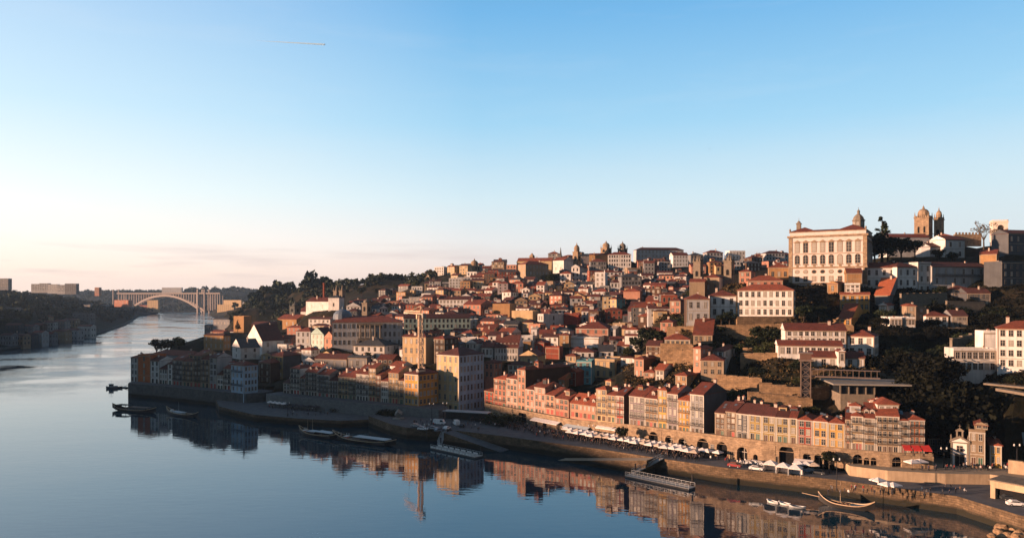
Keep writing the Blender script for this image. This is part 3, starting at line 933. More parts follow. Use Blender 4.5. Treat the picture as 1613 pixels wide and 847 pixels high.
E('blank tan cube building catching the sun', 776, 803, 807, 480, 503, 535, 22, 'tan', 'flat', 'concrete', 2, 0)
E('blank cream cube building right of the tan cube', 806, 839, 843, 491, 510, 510, 22, 'cream', 'flat', 'concrete', 2, 0)
E('white flat-roofed house with bright left edge', 847, 856, 888, 496, 518, 480, 45, 'white', 'flat', 'concrete', 2, 2, 1)
E('red-walled house right of the white flat-roofed house', 888, 911, 915, 497, 511, 490, 18, 'red', 'gx', 'terracotta', 1, 0)
E('long peach building with red hip roof mid-slope', 907, 958, 972, 518, 537, 445, 22, 'rose', 'hip', 'rust', 2, 4, 2, win='white')
E('long white flat building just below the peach one', 898, 943, 958, 533, 550, 425, 15, 'white', 'flat', 'concrete', 2, 0)
E('small cream cottage above the teal house', 891, 907, 914, 561, 580, 376, 25, 'cream', 'hip', 'rust', 2, 3)
E('teal painted flat-roofed house mid-slope', 908, 932, 937, 570, 606, 352, 15, 'teal', 'flat', 'concrete', 3, 2, win='white')
E('little tan house with new orange roof left of the dark red gable', 865, 889, 893, 598, 614, 343, 25, 'tan', 'gx', 'orange', 1, 2)
E('dark red gabled house left of the teal house', 893, 907, 922, 586, 608, 348, 40, 'brick red', 'gy', 'terracotta', 2, 1, pitch=30)
E('cream modern house with curved flat roof right of the teal house', 936, 968, 982, 568, 596, 366, 22, 'cream', 'flat', 'concrete', 2, 3, 1)
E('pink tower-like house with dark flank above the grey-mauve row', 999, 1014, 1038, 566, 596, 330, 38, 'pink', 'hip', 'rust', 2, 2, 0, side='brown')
E('cream gabled house with rust roof above the quay terrace', 819, 847, 859, 561, 578, 378, 22, 'cream', 'gy', 'rust', 1, 1, pitch=28)
E('brick red blank-walled house', 859, 881, 887, 548, 566, 400, 20, 'brick red', 'flat', 'concrete', 2, 0)
E('red house with small orange windows', 841, 857, 861, 540, 556, 410, 20, 'red', 'hip', 'rust', 1, 2)
E('small tan tower house mid-slope', 881, 896, 900, 528, 545, 425, 20, 'tan', 'hip', 'rust', 2, 1)
E('white gabled house left of the mansard hotel', 734, 751, 764, 541, 560, 415, 28, 'white', 'gy', 'maroon', 2, 3, pitch=30, win='white')
E('white low house with scalloped gable', 758, 777, 781, 547, 562, 411, 15, 'white', 'gx', 'maroon', 1, 3)
E('white mansard building with a row of dormers', 779, 816, 824, 548, 569, 405, 12, 'white', 'gx', 'maroon', 2, 8, dormers=6, pitch=42, win='white', name='mansard_building')
E('pink house with rust roof behind the cream corner house', 763, 778, 791, 572, 596, 372, 35, 'pink', 'hip', 'rust', 2, 2, 2, sink=18)
E('mint house with maroon roof above the salmon terrace', 800, 831, 838, 575, 594, 368, 22, 'mint', 'hip', 'maroon', 2, 4)
E('ruined beige tenement with dark window holes on the hill', 816, 828, 864, 416, 444, 680, 62, 'beige', 'hip', 'rust', 3, 2, 7, name='tenement', cat='tenement')
E('long cream seminary with sunlit terracotta roof on the hilltop', 815, 869, 872, 411, 428, 740, 10, 'cream', 'gx', 'terracotta', 1, 0, name='seminary', cat='seminary')
E('white church body beside the bell-domed tower', 871, 888, 903, 410, 430, 716, 42, 'white', 'gx', 'terracotta', 1, 2, name='white_church', cat='church')
E('white gabled chapel house in front of the bell-domed tower', 900, 913, 926, 421, 445, 685, 20, 'white', 'gy', 'maroon', 3, 2, pitch=30)
E('white house with terracotta roof left of the gabled chapel house', 882, 899, 901, 431, 445, 680, 20, 'white', 'hip', 'terracotta', 2, 2)
E('whitish annex right of the gabled chapel house', 914, 927, 930, 431, 444, 684, 15, 'pale grey', 'flat', 'concrete', 2, 1)
E('stone stub tower below the ruined tenement', 861, 871, 875, 444, 464, 635, 18, 'beige', 'flat', 'concrete', 2, 1)
E('white monastery with five rows of windows below the domes', 958, 994, 1000, 401, 433, 720, 6, 'white', 'hip', 'rust', 5, 9, 2, name='monastery', cat='monastery')
E('orange-lit wing left of the monastery', 928, 957, 959, 401, 415, 735, 18, 'tan', 'gx', 'rust', 1, 0)
E('grey classical house left of the monastery', 930, 955, 958, 412, 432, 690, 0, 'grey', 'hip', 'rust', 3, 6)
E('white narrow tower house below the monastery', 937, 953, 957, 430, 458, 600, 12, 'white', 'flat', 'concrete', 4, 2)
E('pale house with arched upper windows below the monastery', 961, 979, 984, 445, 464, 596, 12, 'pale grey', 'hip', 'maroon', 2, 3)
E('long grey arcade-windowed building below the monastery', 979, 1010, 1014, 436, 456, 590, -5, 'grey', 'hip', 'slate', 3, 6)
E('long grey court building on the skyline', 1003, 1077, 1081, 394, 414, 760, -6, 'pale grey', 'hip', 'maroon', 3, 13, name='court_building', cat='court')
E('pale skyline block third from the cliff palace', 1113, 1139, 1142, 398, 416, 745, -4, 'pale grey', 'hip', 'rust', 3, 5)
E('whitish skyline block second from the cliff palace', 1149, 1174, 1177, 396, 416, 750, -4, 'white', 'flat', 'concrete', 3, 5)
E('greyish skyline block directly left of the cliff palace', 1206, 1236, 1239, 399, 416, 735, -4, 'pale grey', 'hip', 'maroon', 3, 6)
E('tall white gabled block on the crest right of the domes', 1060, 1084, 1088, 402, 420, 722, -4, 'white', 'gx', 'rust', 3, 5)
E('white little block below the court building', 1041, 1056, 1060, 413, 428, 700, -4, 'pale grey', 'flat', 'concrete', 3, 3)
E('grey block on the skyline with rounded dark roof', 1088, 1108, 1110, 402, 420, 740, -6, 'grey', 'hip', 'slate', 3, 4)
E('peach block with bright blank wall in the middle of the slope', 982, 1008, 1013, 459, 476, 510, 20, 'pink', 'hip', 'terracotta', 1, 0)
E('teal flanked house left of the peach block', 961, 971, 985, 471, 488, 500, 38, 'cream', 'hip', 'rust', 2, 1, 2, side='teal')
E('rosy cluster house left of the grey loggia house', 1055, 1072, 1082, 474, 494, 400, 35, 'rose', 'hip', 'rust', 2, 2, 1)
E('grey loggia house with timber gallery on the terrace', 1081, 1118, 1121, 471, 508, 350, 8, 'pale grey', 'hip', 'rust', 2, 3, side='brown')
E('white house with red hip roof joining the loggia house', 1118, 1160, 1163, 466, 500, 356, 12, 'white', 'hip', 'rust', 2, 3)
E('long white school with nine windows a floor and red roof', 1161, 1250, 1273, 457, 499, 344, 24, 'white', 'hip', 'terracotta', 3, 9, 3, name='school', cat='school')
E('rosy house with red hip roof behind the long white school', 1178, 1233, 1240, 442, 456, 385, 14, 'rose', 'hip', 'terracotta', 1, 5)
E('small orange house left of the palace', 1164, 1183, 1190, 428, 446, 405, 25, 'rose', 'hip', 'terracotta', 2, 2, 1)
E('tan house tucked against the palace', 1211, 1243, None, 421, 440, 428, 15, 'tan', 'hip', 'terracotta', 1, 3)
E('low cream cottage in the terraced garden', 1047, 1087, 1093, 535, 546, 318, 12, 'cream', 'hip', 'terracotta', 1, 5, win='white')
E('pink three-storey garden house', 1092, 1104, 1122, 549, 580, 300, 48, 'pink', 'hip', 'terracotta', 3, 1, 2)
E('white garden house with rust roof right of the pink one', 1122, 1140, 1158, 553, 578, 303, 25, 'white', 'hip', 'rust', 2, 2, 2)
E('beige house stepping down below the pink garden house', 1104, 1140, 1158, 568, 592, 293, 18, 'beige', 'hip', 'rust', 2, 3, 2)
E('uppermost white wing of the stepped convent', 1237, 1333, 1336, 521, 542, 302, 12, 'white', 'gx', 'rust', 2, 10, name='convent_wing', cat='convent', win='stone')
E('middle white wing of the stepped convent with one row of windows', 1226, 1327, 1331, 545, 562, 293, 12, 'white', 'gx', 'rust', 1, 10, name='convent_wing', cat='convent', d=8)
E('lowest white wing of the stepped convent', 1275, 1362, 1388, 564, 581, 284, 16, 'white', 'gx', 'rust', 1, 6, 1, name='convent_wing', cat='convent', d=9)
E('white block half in shade at the right end of the convent', 1334, 1377, 1424, 530, 562, 298, 33, 'white', 'hip', 'rust', 2, 3, 3, name='convent_block', cat='convent')
E('tiny white gabled turret room on the lowest convent wing', 1321, 1331, 1334, 554, 572, 283, 12, 'white', 'gy', 'rust', 1, 1, name='turret_room', cat='attic', d=6, chim=0)
E('ochre house with flat orange edge below the palace', 1323, 1370, 1379, 464, 490, 366, 24, 'ochre', 'gx', 'orange', 2, 6, pitch=10)
E('ochre shed with terracotta roof below the ochre house', 1321, 1341, 1362, 502, 514, 342, 35, 'ochre', 'gx', 'terracotta', 1, 2)
E('grey house with glowing orange roof right of the ochre house', 1378, 1401, 1421, 465, 484, 378, 35, 'grey', 'gx', 'orange', 1, 0)
E('tiny white gabled house by the grey retaining wall', 1384, 1397, 1408, 481, 491, 358, 35, 'white', 'gy', 'terracotta', 1, 1)
E('white gabled house at the foot of the palace', 1331, 1355, 1359, 448, 466, 384, 18, 'white', 'flat', 'concrete', 3, 3)
E('bare stone house against the palace front', 1334, 1358, 1363, 430, 448, 392, 18, 'tan', 'gx', 'rust', 2, 0)
E('stone gabled shed against the palace front', 1303, 1320, 1334, 447, 462, 386, 42, 'tan', 'gy', 'rust', 1, 1)
E('stubby beige tower house among the white cubes', 1428, 1443, 1447, 482, 503, 348, 15, 'beige', 'hip', 'terracotta', 2, 1)
E('beige cube house next to the stubby tower house', 1444, 1459, 1463, 485, 503, 350, 12, 'beige', 'flat', 'concrete', 2, 1)
E('white villa with rust roof among the white cubes', 1459, 1494, 1499, 498, 520, 343, 12, 'white', 'hip', 'rust', 2, 3)
E('white flat cube at the left end of the cube houses', 1402, 1421, 1423, 502, 514, 332, 8, 'white', 'flat', 'concrete', 1, 3)
E('white flat cube just right of the leftmost cube', 1424, 1442, 1445, 502, 514, 332, 8, 'white', 'flat', 'concrete', 1, 3)
E('sunlit white house with four dark windows right of the palace', 1362, 1412, 1414, 421, 453, 400, 14, 'white', 'gx', 'rust', 2, 4)
E('white shaded house with hip roof right of the sunlit one', 1413, 1446, 1448, 421, 453, 401, -16, 'white', 'hip', 'maroon', 2, 3)
E('white three-storey slim house with dark windows', 1446, 1467, 1468, 415, 463, 402.5, -16, 'white', 'flat', 'concrete', 3, 2)
E('long grey house with tall dark windows and balconies', 1468, 1553, 1557, 421, 450, 411, -16, 'pale grey', 'gx', 'maroon', 2, 6, balc=1)
E('tan house catching sun right of the cathedral houses', 1543, 1570, 1585, 400, 416, 412, 38, 'tan', 'gx', 'rust', 1, 0)
E('low grey annex below the cathedral', 1465, 1489, 1491, 389, 404, 455, -12, 'pale grey', 'gx', 'maroon', 1, 2)
E('white house with two large windows below the cathedral', 1489, 1520, 1524, 378, 407, 454, -14, 'white', 'gx', 'maroon', 2, 2)
E('cream little house with terracotta roof beside the belfries', 1478, 1501, 1507, 372, 384, 472, 20, 'cream', 'hip', 'terracotta', 1, 2)
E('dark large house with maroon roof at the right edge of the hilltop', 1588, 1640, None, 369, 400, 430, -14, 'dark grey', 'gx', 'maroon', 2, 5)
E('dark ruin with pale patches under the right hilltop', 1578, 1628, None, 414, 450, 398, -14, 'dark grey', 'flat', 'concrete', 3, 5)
E('white modern building with strip windows above the gully', 1502, 1570, 1574, 552, 586, 262, 6, 'white', 'flat', 'concrete', 2, 7, name='modern_building', cat='building', wscale=1.2, d=7, sink=4)
E('blank white tower block behind the modern building', 1549, 1572, None, 524, 555, 271, 6, 'white', 'flat', 'concrete', 1, 0, name='modern_building', cat='building', d=6)
E('white mansion with terracotta roof at the right edge', 1571, 1668, None, 519, 583, 250, 30, 'white', 'hip', 'terracotta', 4, 7, name='mansion', cat='mansion', win='stone')
# ------------------------------------------------------------------ towers, churches, palaces
def arch_pts(hw, spring, n=8):
    return [(hw * math.cos(math.pi * k / n), spring + hw * math.sin(math.pi * k / n)) for k in range(n + 1)]
def arched_window_mesh(ww, wh, arch=True, hood=False, su=None, glass=None, sash=True):
    mb = MB()
    hw = ww / 2
    def panel(h_w, z0, z1, y, mi):
        if arch:
            pts = [(-h_w, z0), (h_w, z0)] + arch_pts(h_w, z1 - h_w)
        else:
            pts = [(-h_w, z0), (h_w, z0), (h_w, z1), (-h_w, z1)]
        mb.face([(x, y, z) for x, z in pts], mi)
    panel(hw + .28, -.25, wh + .28, -.06, 0)
    panel(hw, 0, wh, -.10, 1)
    if sash:
        mb.box(-.06, .06, -.15, -.101, 0, wh * .98, 2)
        for k in (.33, .62):
            mb.box(-hw * .97, hw * .97, -.15, -.101, wh * k, wh * k + .09, 2)
    if hood:
        mb.box(-hw - .55, hw + .55, -.5, -.061, wh + .30, wh + .55, 0)
        mb.face([(-hw - .5, -.35, wh + .551), (hw + .5, -.35, wh + .551), (0, -.35, wh + 1.5)], 0)
        mb.face([(-hw - .5, -.35, wh + .551), (0, -.35, wh + 1.5), (0, -.06, wh + 1.5), (-hw - .5, -.06, wh + .551)], 0)
        mb.face([(hw + .5, -.35, wh + .551), (0, -.35, wh + 1.5), (0, -.06, wh + 1.5), (hw + .5, -.06, wh + .551)], 0)
    return mb.mesh('window', [su or M_GRANITE, glass or M_GLASS, M_WTRIM])

def palace():
    Y = 400
    m, rz, w, d = solve(1243, 1365, None, Y, 31, 30)
    zb = zat(447, Y)
    root = thing('palace', 'great white palace on the cliff with eight window bays and granite trim', 'palace', (m.x, m.y, zb), rz)
    FOOT.append((m.x, m.y, rz, w, d)); VIS.append((1243, 1365, 362, 447, Y))
    q = Vector((math.sin(-rz), math.cos(-rz)))
    for s in (0, d): CTRL.append((m.x + q.x * s, m.y + q.y * s, zb))
    Z = lambda y: zat(y, Y) - zb
    h = Z(369)
    hw = w / 2
    mb = MB()
    mb.box(-hw, hw, 0, d, -8, h, 0)
    mb.box(-hw + .3, hw - .3, .4, d - .4, h + .001, Z(362), 0)
    mb.build('wall', [plaster('palace white', (0.55, 0.49, 0.46), 0.3)], root)
    tb = MB()
    for (a, b, pr) in ((370.5, 367.5, .9), (421, 418.5, .5), (398, 397, .25), (378.3, 377.5, .2), (447, 444.5, .4)):
        tb.box(-hw - pr, hw + pr, -pr, d + pr, Z(a), Z(b), 0)
    tb.box(-hw - .1, hw + .1, .1, d - .1, Z(362) + .002, Z(361), 0)
    for x in (-hw, hw - 1.5):
        tb.box(x - .22, x + 1.72, -.22, .6, 0.2, Z(370.6), 0)
    tb.box(hw - .9, hw + .22, .61, 1.9, .2, Z(370.6), 0)
    for x in (-hw + .4, hw - .4):                                     # urns on the corners
        tb.lathe((x, .6, Z(361)), [(.45, 0), (.25, .4), (.6, 1.0), (.3, 1.6), (.1, 2.0)], 8, 0)
    tb.build('cornice', M_GRANITE, root)
    n = 8
    bw = (w - 4.2) / n
    A = arched_window_mesh(2.2, Z(380.5) - Z(396), False, True)
    B = arched_window_mesh(2.3, Z(399.5) - Z(413.5), True)
    C = arched_window_mesh(1.8, Z(434.5) - Z(442), False)
    ov = MB()
    for r, y, mi in ((1.35, -.06, 0), (1.0, -.1, 1)):
        ov.face([(r * math.cos(2 * math.pi * k / 14), y, .85 * r * math.sin(2 * math.pi * k / 14)) for k in range(14)], mi)
    O = ov.mesh('oval_window', [M_GRANITE, M_GLASS])
    bal = MB()
    bal.box(-1.4, 1.4, -.5, 0, -.3, 0, 0); bal.box(-.5, .5, -.3, 0, -1.2, -.3, 0)
    BM = bal.mesh('window_sill', M_GRANITE)
    for i in range(n):
        x = -hw + 2.1 + bw * (i + .5)
        link('window', A, root, (x, 0, Z(395)))
        wdw = link('window', B, root, (x, 0, Z(413.5)))
        link('window_sill', BM, wdw, (0, 0, -.4))
        link('oval_window', O, root, (x, 0, Z(426.5)))
        link('window', C, root, (x, 0, Z(442)))
    for i in range(5):
        link('window', A, root, (hw, 4 + i * 5, Z(395)), math.pi / 2)
        link('window', B, root, (hw, 4 + i * 5, Z(413.5)), math.pi / 2)
    rb = MB()
    zr = Z(361) + .01
    roof_mb(rb, -hw, -hw + 14, .5, 15, zr, 'hip', 22, .1, .1)
    roof_mb(rb, hw - 15, hw, .5, 16, zr, 'hip', 24, .1, .1)
    roof_mb(rb, -hw + 14.2, hw - 15.2, .8, 12, zr - .05, 'gx', 10, 0, 0)
    roof_mb(rb, -hw, hw, 16.3, d, zr - .05, 'hip', 20, 0, .1)
    rf = rb.build('roof', [ROOFS['rust'], M_WTRIM], root)
    lb = MB()
    cx, cy = hw - 5, 10
    lb.lathe((cx, cy, zr + 1), [(3.1, 0), (3.1, 4.4), (3.5, 4.5), (3.5, 4.9), (3.0, 5.0), (2.6, 6.4), (1.6, 7.6), (.7, 8.3), (.7, 9.4), (.9, 9.5), (.5, 10.3), (.12, 10.6), (.1, 11.8)], 8, 0, .5)
    dm = lb.build('roof_lantern', M_GRANITE2, root)
    ob = MB()
    for k in range(8):
        a = 2 * math.pi * (k + .5) / 8 + math.pi / 8 * 0
        ca, sa = math.cos(2 * math.pi * (k) / 8), math.sin(2 * math.pi * (k) / 8)
        r = 3.1 * math.cos(math.pi / 8) + .06
        t = Vector((-sa, ca, 0)); c = Vector((cx + r * ca, cy + r * sa, zr + 1))
        pts = [(-.7, 2.0), (.7, 2.0)] + arch_pts(.7, 3.2, 6)
        ob.face([c + t * u + Vector((0, 0, v)) for u, v in pts], 0)
    ob.build('lantern_window', M_GLASS, dm)
    tb2 = MB()
    tb2.box(-hw + 2.2, -hw + 4.4, 9, 11.2, zr, zr + 5.2, 0)
    tb2.box(-hw + 1.9, -hw + 4.7, 8.7, 11.5, zr + 5.2, zr + 5.6, 0)
    tb2.lathe((-hw + 3.3, 10.1, zr + 5.6), [(1.2, 0), (.9, .8), (.3, 1.3), (.08, 1.8), (.08, 3.2)], 8, 0)
    tb2.build('bell_turret', M_GRANITE2, root)
palace()

def tower(label, px0, pxc, px1, yt, yb, Y, a, mat, cap, ycap, name='bell_tower', cat='tower', openings=1, d=None, pin=True, zopen=.55, ow=.32, cmat=None):
    m, rz, w, dd = solve(px0, pxc, px1, Y, a, d)
    if d is None: dd = min(dd, w * 1.15)
    zb, zt = zat(yb, Y), zat(yt, Y)
    h, hw = zt - zb, w / 2
    root = thing(name, label, cat, (m.x, m.y, zb), rz)
    FOOT.append((m.x, m.y, rz, w, dd)); VIS.append((px0, px1 or pxc, yt, yb, Y)); CTRL.append((m.x, m.y, zb))
    mb = MB()
    mb.box(-hw, hw, 0, dd, -6, h, 0)
    mb.box(-hw - .35, hw + .35, -.35, dd + .35, h + .001, h + .6, 0)
    mb.box(-hw - .2, hw + .2, -.2, dd + .2, h * .42, h * .42 + .4, 0)
    if cap == 'merlon':
        for k in range(7):
            x = -hw + w * (k + .5) / 7
            for y in (.2, dd - .2): mb.box(x - w / 24, x + w / 24, y - .25, y + .25, h + .6, h + 1.7, 0)
            y = dd * (k + .5) / 7
            for x in (-hw + .1, hw - .1): mb.box(x - .26, x + .26, y - dd / 25, y + dd / 25, h + .61, h + 1.69, 0)
    mb.build('wall', mat, root)
    oh = min(h * .34, w * .75)
    om = arched_window_mesh(w * ow / max(1, openings) * 1.2, oh, True, False, mat, M_DARK, False)
    for i in range(openings):
        u = (i + .5) / openings - .5
        link('belfry_opening', om, root, (u * w * .8, 0, h * zopen))
        link('belfry_opening', om, root, (hw, dd / 2 + u * dd * .8, h * zopen), math.pi / 2)
    ch = zat(ycap, Y) - zt - .6
    c = (0, dd / 2, h + .6)
    r = min(w, dd) / 2
    cb = MB()
    if cap in ('dome', 'merlon'):
        r2 = r * (.95 if cap == 'dome' else .80)
        k = ch
        cb.lathe(c, [(r2, 0), (r2, k * .22), (r2 * 1.06, k * .23), (r2 * 1.0, k * .38), (r2 * .9, k * .50), (r2 * .68, k * .61), (r2 * .38, k * .68), (r2 * .2, k * .71), (r2 * .2, k * .82), (r2 * .07, k * .88), (.08, k)], 12, 0)
    elif cap == 'onion':
        k = ch
        cb.lathe(c, [(r * .8, 0), (r * .95, k * .12), (r * .8, k * .3), (r * .4, k * .45), (r * .3, k * .55), (r * .34, k * .6), (r * .1, k * .75), (.08, k)], 10, 0)
    elif cap == 'spire':
        cb.lathe(c, [(r * 1.0, 0), (r * .55, ch * .45), (r * .08, ch)], 8, 0)
    else:
        cb.lathe(c, [(r * 1.5, 0), (.1, ch)], 4, 0, .5)
    cb.build('dome' if cap != 'spire' else 'spire', cmat or mat, root)
    if pin:
        pm = MB()
        pm.lathe((0, 0, 0), [(.45, 0), (.45, .8), (.6, .9), (.3, 1.3), (.1, 3.4)], 6, 0)
        pme = pm.mesh('pinnacle', mat)
        for x in (-hw + .3, hw - .3):
            for y in (.3, dd - .3): link('pinnacle', pme, root, (x, y, h + .6))
    return root
# cathedral
tower('front cathedral tower with battlements and dome, sunlit warm stone', 1440, 1463, 1475, 343, 385, 480, 42, M_GRANITE, 'merlon', 321, 'cathedral_tower', 'tower', 2, zopen=.35, ow=.22)
tower('farther cathedral tower partly behind the front one', 1471, 1483, 1491, 346, 385, 492, 46, M_GRANITE, 'merlon', 325, 'cathedral_tower', 'tower', 1, zopen=.4)
E('white cathedral nave with long rust roof', 1400, 1464, None, 374, 405, 474, -6, 'white', 'gx', 'rust', 1, 3, name='cathedral_nave', cat='cathedral', wscale=1.4)
# battlemented walls right of the cathedral
def crenel_wall(label, P, Q, z0, z1, th=1.6, mat=None, name='battlement_wall'):
    mb = MB()
    P, Q = Vector(P), Vector(Q)
    Lg = (Q - P).length
    root = thing(name, label, 'wall', ((P.x + Q.x) / 2, (P.y + Q.y) / 2, z0), math.atan2((Q - P).y, (Q - P).x))
    mb.box(-Lg / 2, Lg / 2, 0, th, -4, z1 - z0, 0)
    n = int(Lg / 2)
    for k in range(n):
        x = -Lg / 2 + Lg * (k + .5) / n
        mb.box(x - .55, x + .55, .02, .6, z1 - z0, z1 - z0 + 1.2, 0)
    mb.build('wall', mat or M_GRANITE, root)
crenel_wall('battlemented stone wall between cathedral and crenellated tower', at(1504, 380, 480).xy, at(1546, 380, 480).xy, zat(378, 480), zat(369, 480))
tower('square white crenellated tower behind thin trees', 1564, 1588, 1595, 350, 385, 470, 22, plaster('tower pale', (.55, .48, .42), .3), 'merlon', 347, 'crenellated_tower', 'tower', 1, pin=False)
# twin-belfry church below the palace
E('pale nave with red hip roof between the two belfries', 1109, 1133, 1145, 437, 462, 428, 28, 'sand', 'hip', 'rust', 1, 2, 1, name='church_nave', cat='church', side='white')
tower('left belfry with bulbous cap below the palace', 1092, 1103, 1108, 413, 462, 436, 34, M_GRANITE2, 'onion', 400, openings=1, zopen=.55)
tower('right belfry in shade below the palace', 1140, 1152, 1159, 412, 465, 432, 34, M_GRANITE2, 'onion', 398, openings=1, zopen=.6)
E('stone church front under the left belfry', 1086, 1110, 1113, 444, 468, 424, 22, 'sand', 'gx', 'rust', 1, 0, name='church_facade_block', cat='church')
# hilltop domes
tower('bell tower with tall stone dome beside the white church', 902, 910, 915, 397, 432, 726, 38, M_GRANITE, 'dome', 381, zopen=.62, pin=False)
tower('dark spire on the hilltop left of the bell dome', 880, 884, 886, 404, 414, 760, 30, M_DSTONE, 'spire', 389, 'church_spire', 'tower', 1, pin=False)
tower('squat cupola at left end of the seminary roof', 834, 839, 843, 404, 412, 752, 30, M_GRANITE, 'cone', 398, 'cupola', 'tower', 1, pin=False)
tower('left domed tower of the monastery', 946, 956, 965, 391, 404, 738, 40, M_GRANITE, 'dome', 378, 'domed_tower', 'tower', 1)
tower('right domed tower of the monastery', 973, 982, 990, 392, 404, 742, 40, M_GRANITE2, 'dome', 379, 'domed_tower', 'tower', 1)
tower('far little domed pavilion on the left shoulder of the hill', 738, 747, 758, 419, 432, 860, 40, M_GRANITE, 'dome', 406, 'domed_pavilion', 'tower', 2, pin=False)
# church with white gables on the left
E('white church with long rust roof and bright west gable', 482, 517, 536, 475, 489, 630, 30, 'white', 'gx', 'rust', 1, 2, 0, name='white_church', cat='church', d=16)
E('white octagon-like apse block at the foot of the dark belfries', 517, 534, 537, 469, 487, 618, 15, 'white', 'hip', 'slate', 1, 1, name='apse_block', cat='church', d=9)
tower('left dark belfry of the white church', 525, 530, 534, 459, 486, 640, 30, M_GRANITE2, 'spire', 449, zopen=.6)
tower('right dark belfry of the white church', 534, 539, 543, 459, 486, 638, 30, M_GRANITE2, 'spire', 449, zopen=.6)
tower('small dark bell tower at left end of the convent wing', 456, 464, 470, 483, 498, 665, 30, M_DSTONE, 'onion', 473, zopen=.45)
tower('slender brick chimney behind the white church', 508.5, 510.5, 511.2, 447, 470, 720, 20, plaster('brick chimney', WALLC['brick red']), 'cone', 445, 'brick_chimney', 'chimney', 0, pin=False)
tower('pale stone tower rising from the grey palace', 570, 578, 583, 478, 505, 512, 25, M_GRANITE2, 'dome', 470, 'stone_tower', 'tower', 1, pin=False)

def grey_palace():
    r, zb, zt, w, d, top = E('long grey palace with columned centre and clock gable', 523, 633, 637, 507, 545, 470, -7, 'pale grey', 'hip', 'rust', 3, 15,
                             name='grey_palace', cat='palace', near=2, pitch=16, d=24, chim=0, win='stone', sink=6)
    h = zt - zb
    for k in range(5):
        mb = MB()
        mb.lathe((-6 + k * 3 + 2, -1.4, h * .36), [(.62, 0), (.5, .3), (.45, h * .46), (.65, h * .48), (.65, h * .52)], 10, 0)
        mb.build('column', M_GRANITE2, r)
    mb = MB()
    mb.box(-5.5, 9.5, -2.0, -.23, h * .33, h * .36, 0)
    mb.box(-5.5, 9.5, -1.8, -.23, 0, h * .33, 0)
    mb.build('portico_base', M_GRANITE2, r)
    mb = MB()
    mb.box(-5.5, 9.5, -2.0, -.23, h * .88, h * .95, 0)
    mb.build('entablature', M_GRANITE2, r)
    mb = MB()
    for k in range(4):
        pts = [(-1, .0), (1, .0)] + arch_pts(1, h * .17)
        mb.face([(-3.8 + k * 3.9 + x, -1.84, z + .3) for x, z in pts], 0)
    mb.build('arcade', M_DARK, r)
    mb = MB()
    mb.lathe((-16, 13, h + 1.5), [(6, 0), (6, 2), (5.6, 3.4), (4.2, 5), (2, 6), (.6, 6.4), (.5, 7.6), (.1, 8.4)], 16, 0)
    mb.build('dome', plain('blue grey zinc', (.10, .13, .17), .5), r)
grey_palace()

def chapel():
    Y = 231
    m, rz, w, d = solve(1497.5, 1526, None, Y, 30, 13)
    zb = 8.0
    root = thing('chapel', 'small white chapel with granite pediment and bell gable on the square', 'chapel', (m.x, m.y, zb), rz)
    FOOT.append((m.x, m.y, rz, w, d)); VIS.append((1497, 1526, 676, 734, Y)); CTRL.append((m.x, m.y + 10, zb))
    hw, h = w / 2, zat(697, Y) - zb
    mb = MB()
    mb.box(-hw, hw, 0, d, -2, h, 0)
    zp = zat(690, Y) - zb
    mb.face([(-hw, .01, h), (hw, .01, h), (0, .01, zp)], 0)
    mb.build('wall', plaster('chapel white', (.68, .64, .60), .2), root)
    tb = MB()
    for x0, x1 in ((-hw - .03, -hw + .5), (hw - .5, hw + .03)): tb.box(x0, x1, -.12, .3, 0, h, 0)
    for sx in (-1, 1):
        tb.face([(sx * (hw + .3), -.3, h), (sx * (hw + .3), -.3, h + .5), (0, -.3, zp + .55), (0, -.3, zp)], 0)
        tb.face([(sx * (hw + .3), -.3, h + .5), (sx * (hw + .3), .5, h + .5), (0, .5, zp + .55), (0, -.3, zp + .55)], 0)
    tb.box(-hw - .3, hw + .3, -.3, -.003, h - .35, h - .01, 0)
    for sx in (-hw + .1, hw - .1): tb.lathe((sx, .2, h + .5), [(.3, 0), (.2, .5), (.3, .9), (.05, 1.8)], 6, 0)
    tb.build('pediment', M_GRANITE2, root)
    rb = MB()
    roof_mb(rb, -hw, hw, .6, d, h + .003, 'gy', 28, .1, .1)
    rb.build('roof', [ROOFS['maroon'], M_WTRIM], root)
    bb = MB()
    z0, z1 = zp + .1, zat(680, Y) - zb
    for x0, x1 in ((-.95, -.5), (.5, .95)): bb.box(x0, x1, -.1, .5, z0 - .6, z1, 0)
    bb.box(-1.15, 1.15, -.15, .55, z1, z1 + .3, 0)
    bb.face([(-1.15, -.15, z1 + .3), (1.15, -.15, z1 + .3), (0, -.15, z1 + 1.1)], 0)
    bb.box(-.06, .06, .1, .22, z1 + .9, z1 + 2.1, 0); bb.box(-.35, .35, .1, .22, z1 + 1.5, z1 + 1.62, 0)
    bg = bb.build('bell_gable', M_GRANITE2, root)
    be = MB(); be.lathe((0, .2, z0 + .2), [(.32, 0), (.24, .35), (.12, .55), (.02, .6)], 8, 0); be.build('bell', M_IRON, bg)
    link('door', door_mesh(2.4, 3.6, 'stone', M_DARK), root, (0, 0, 0))
    link('window', window_mesh(1.5, 1.6, 'granite'), root, (0, 0, h * .62))
chapel()
r, zb, zt, w, d, top = E('narrow stone tower house right of the chapel with overhanging attic', 1526, 1552, 1556, 681, 734, 229, 30, 'sand', 'flat', 'concrete', 3, 2,
                         name='tower_house', cat='townhouse', doors=True, win='white', d=10, chim=0)
ab = MB()
ah = zat(669, 231) - zb
ab.box(-.6, w / 2 + .6, .3, d - .5, zt - zb + .76, ah, 0)
at_o = ab.build('attic', wallmat('sand'), r)
ab = MB(); roof_mb(ab, -.6, w / 2 + .6, .3, d - .5, ah + .003, 'gy', 26, .3, .3); ab.build('attic_roof', [ROOFS['rust'], wallmat('sand')], at_o)
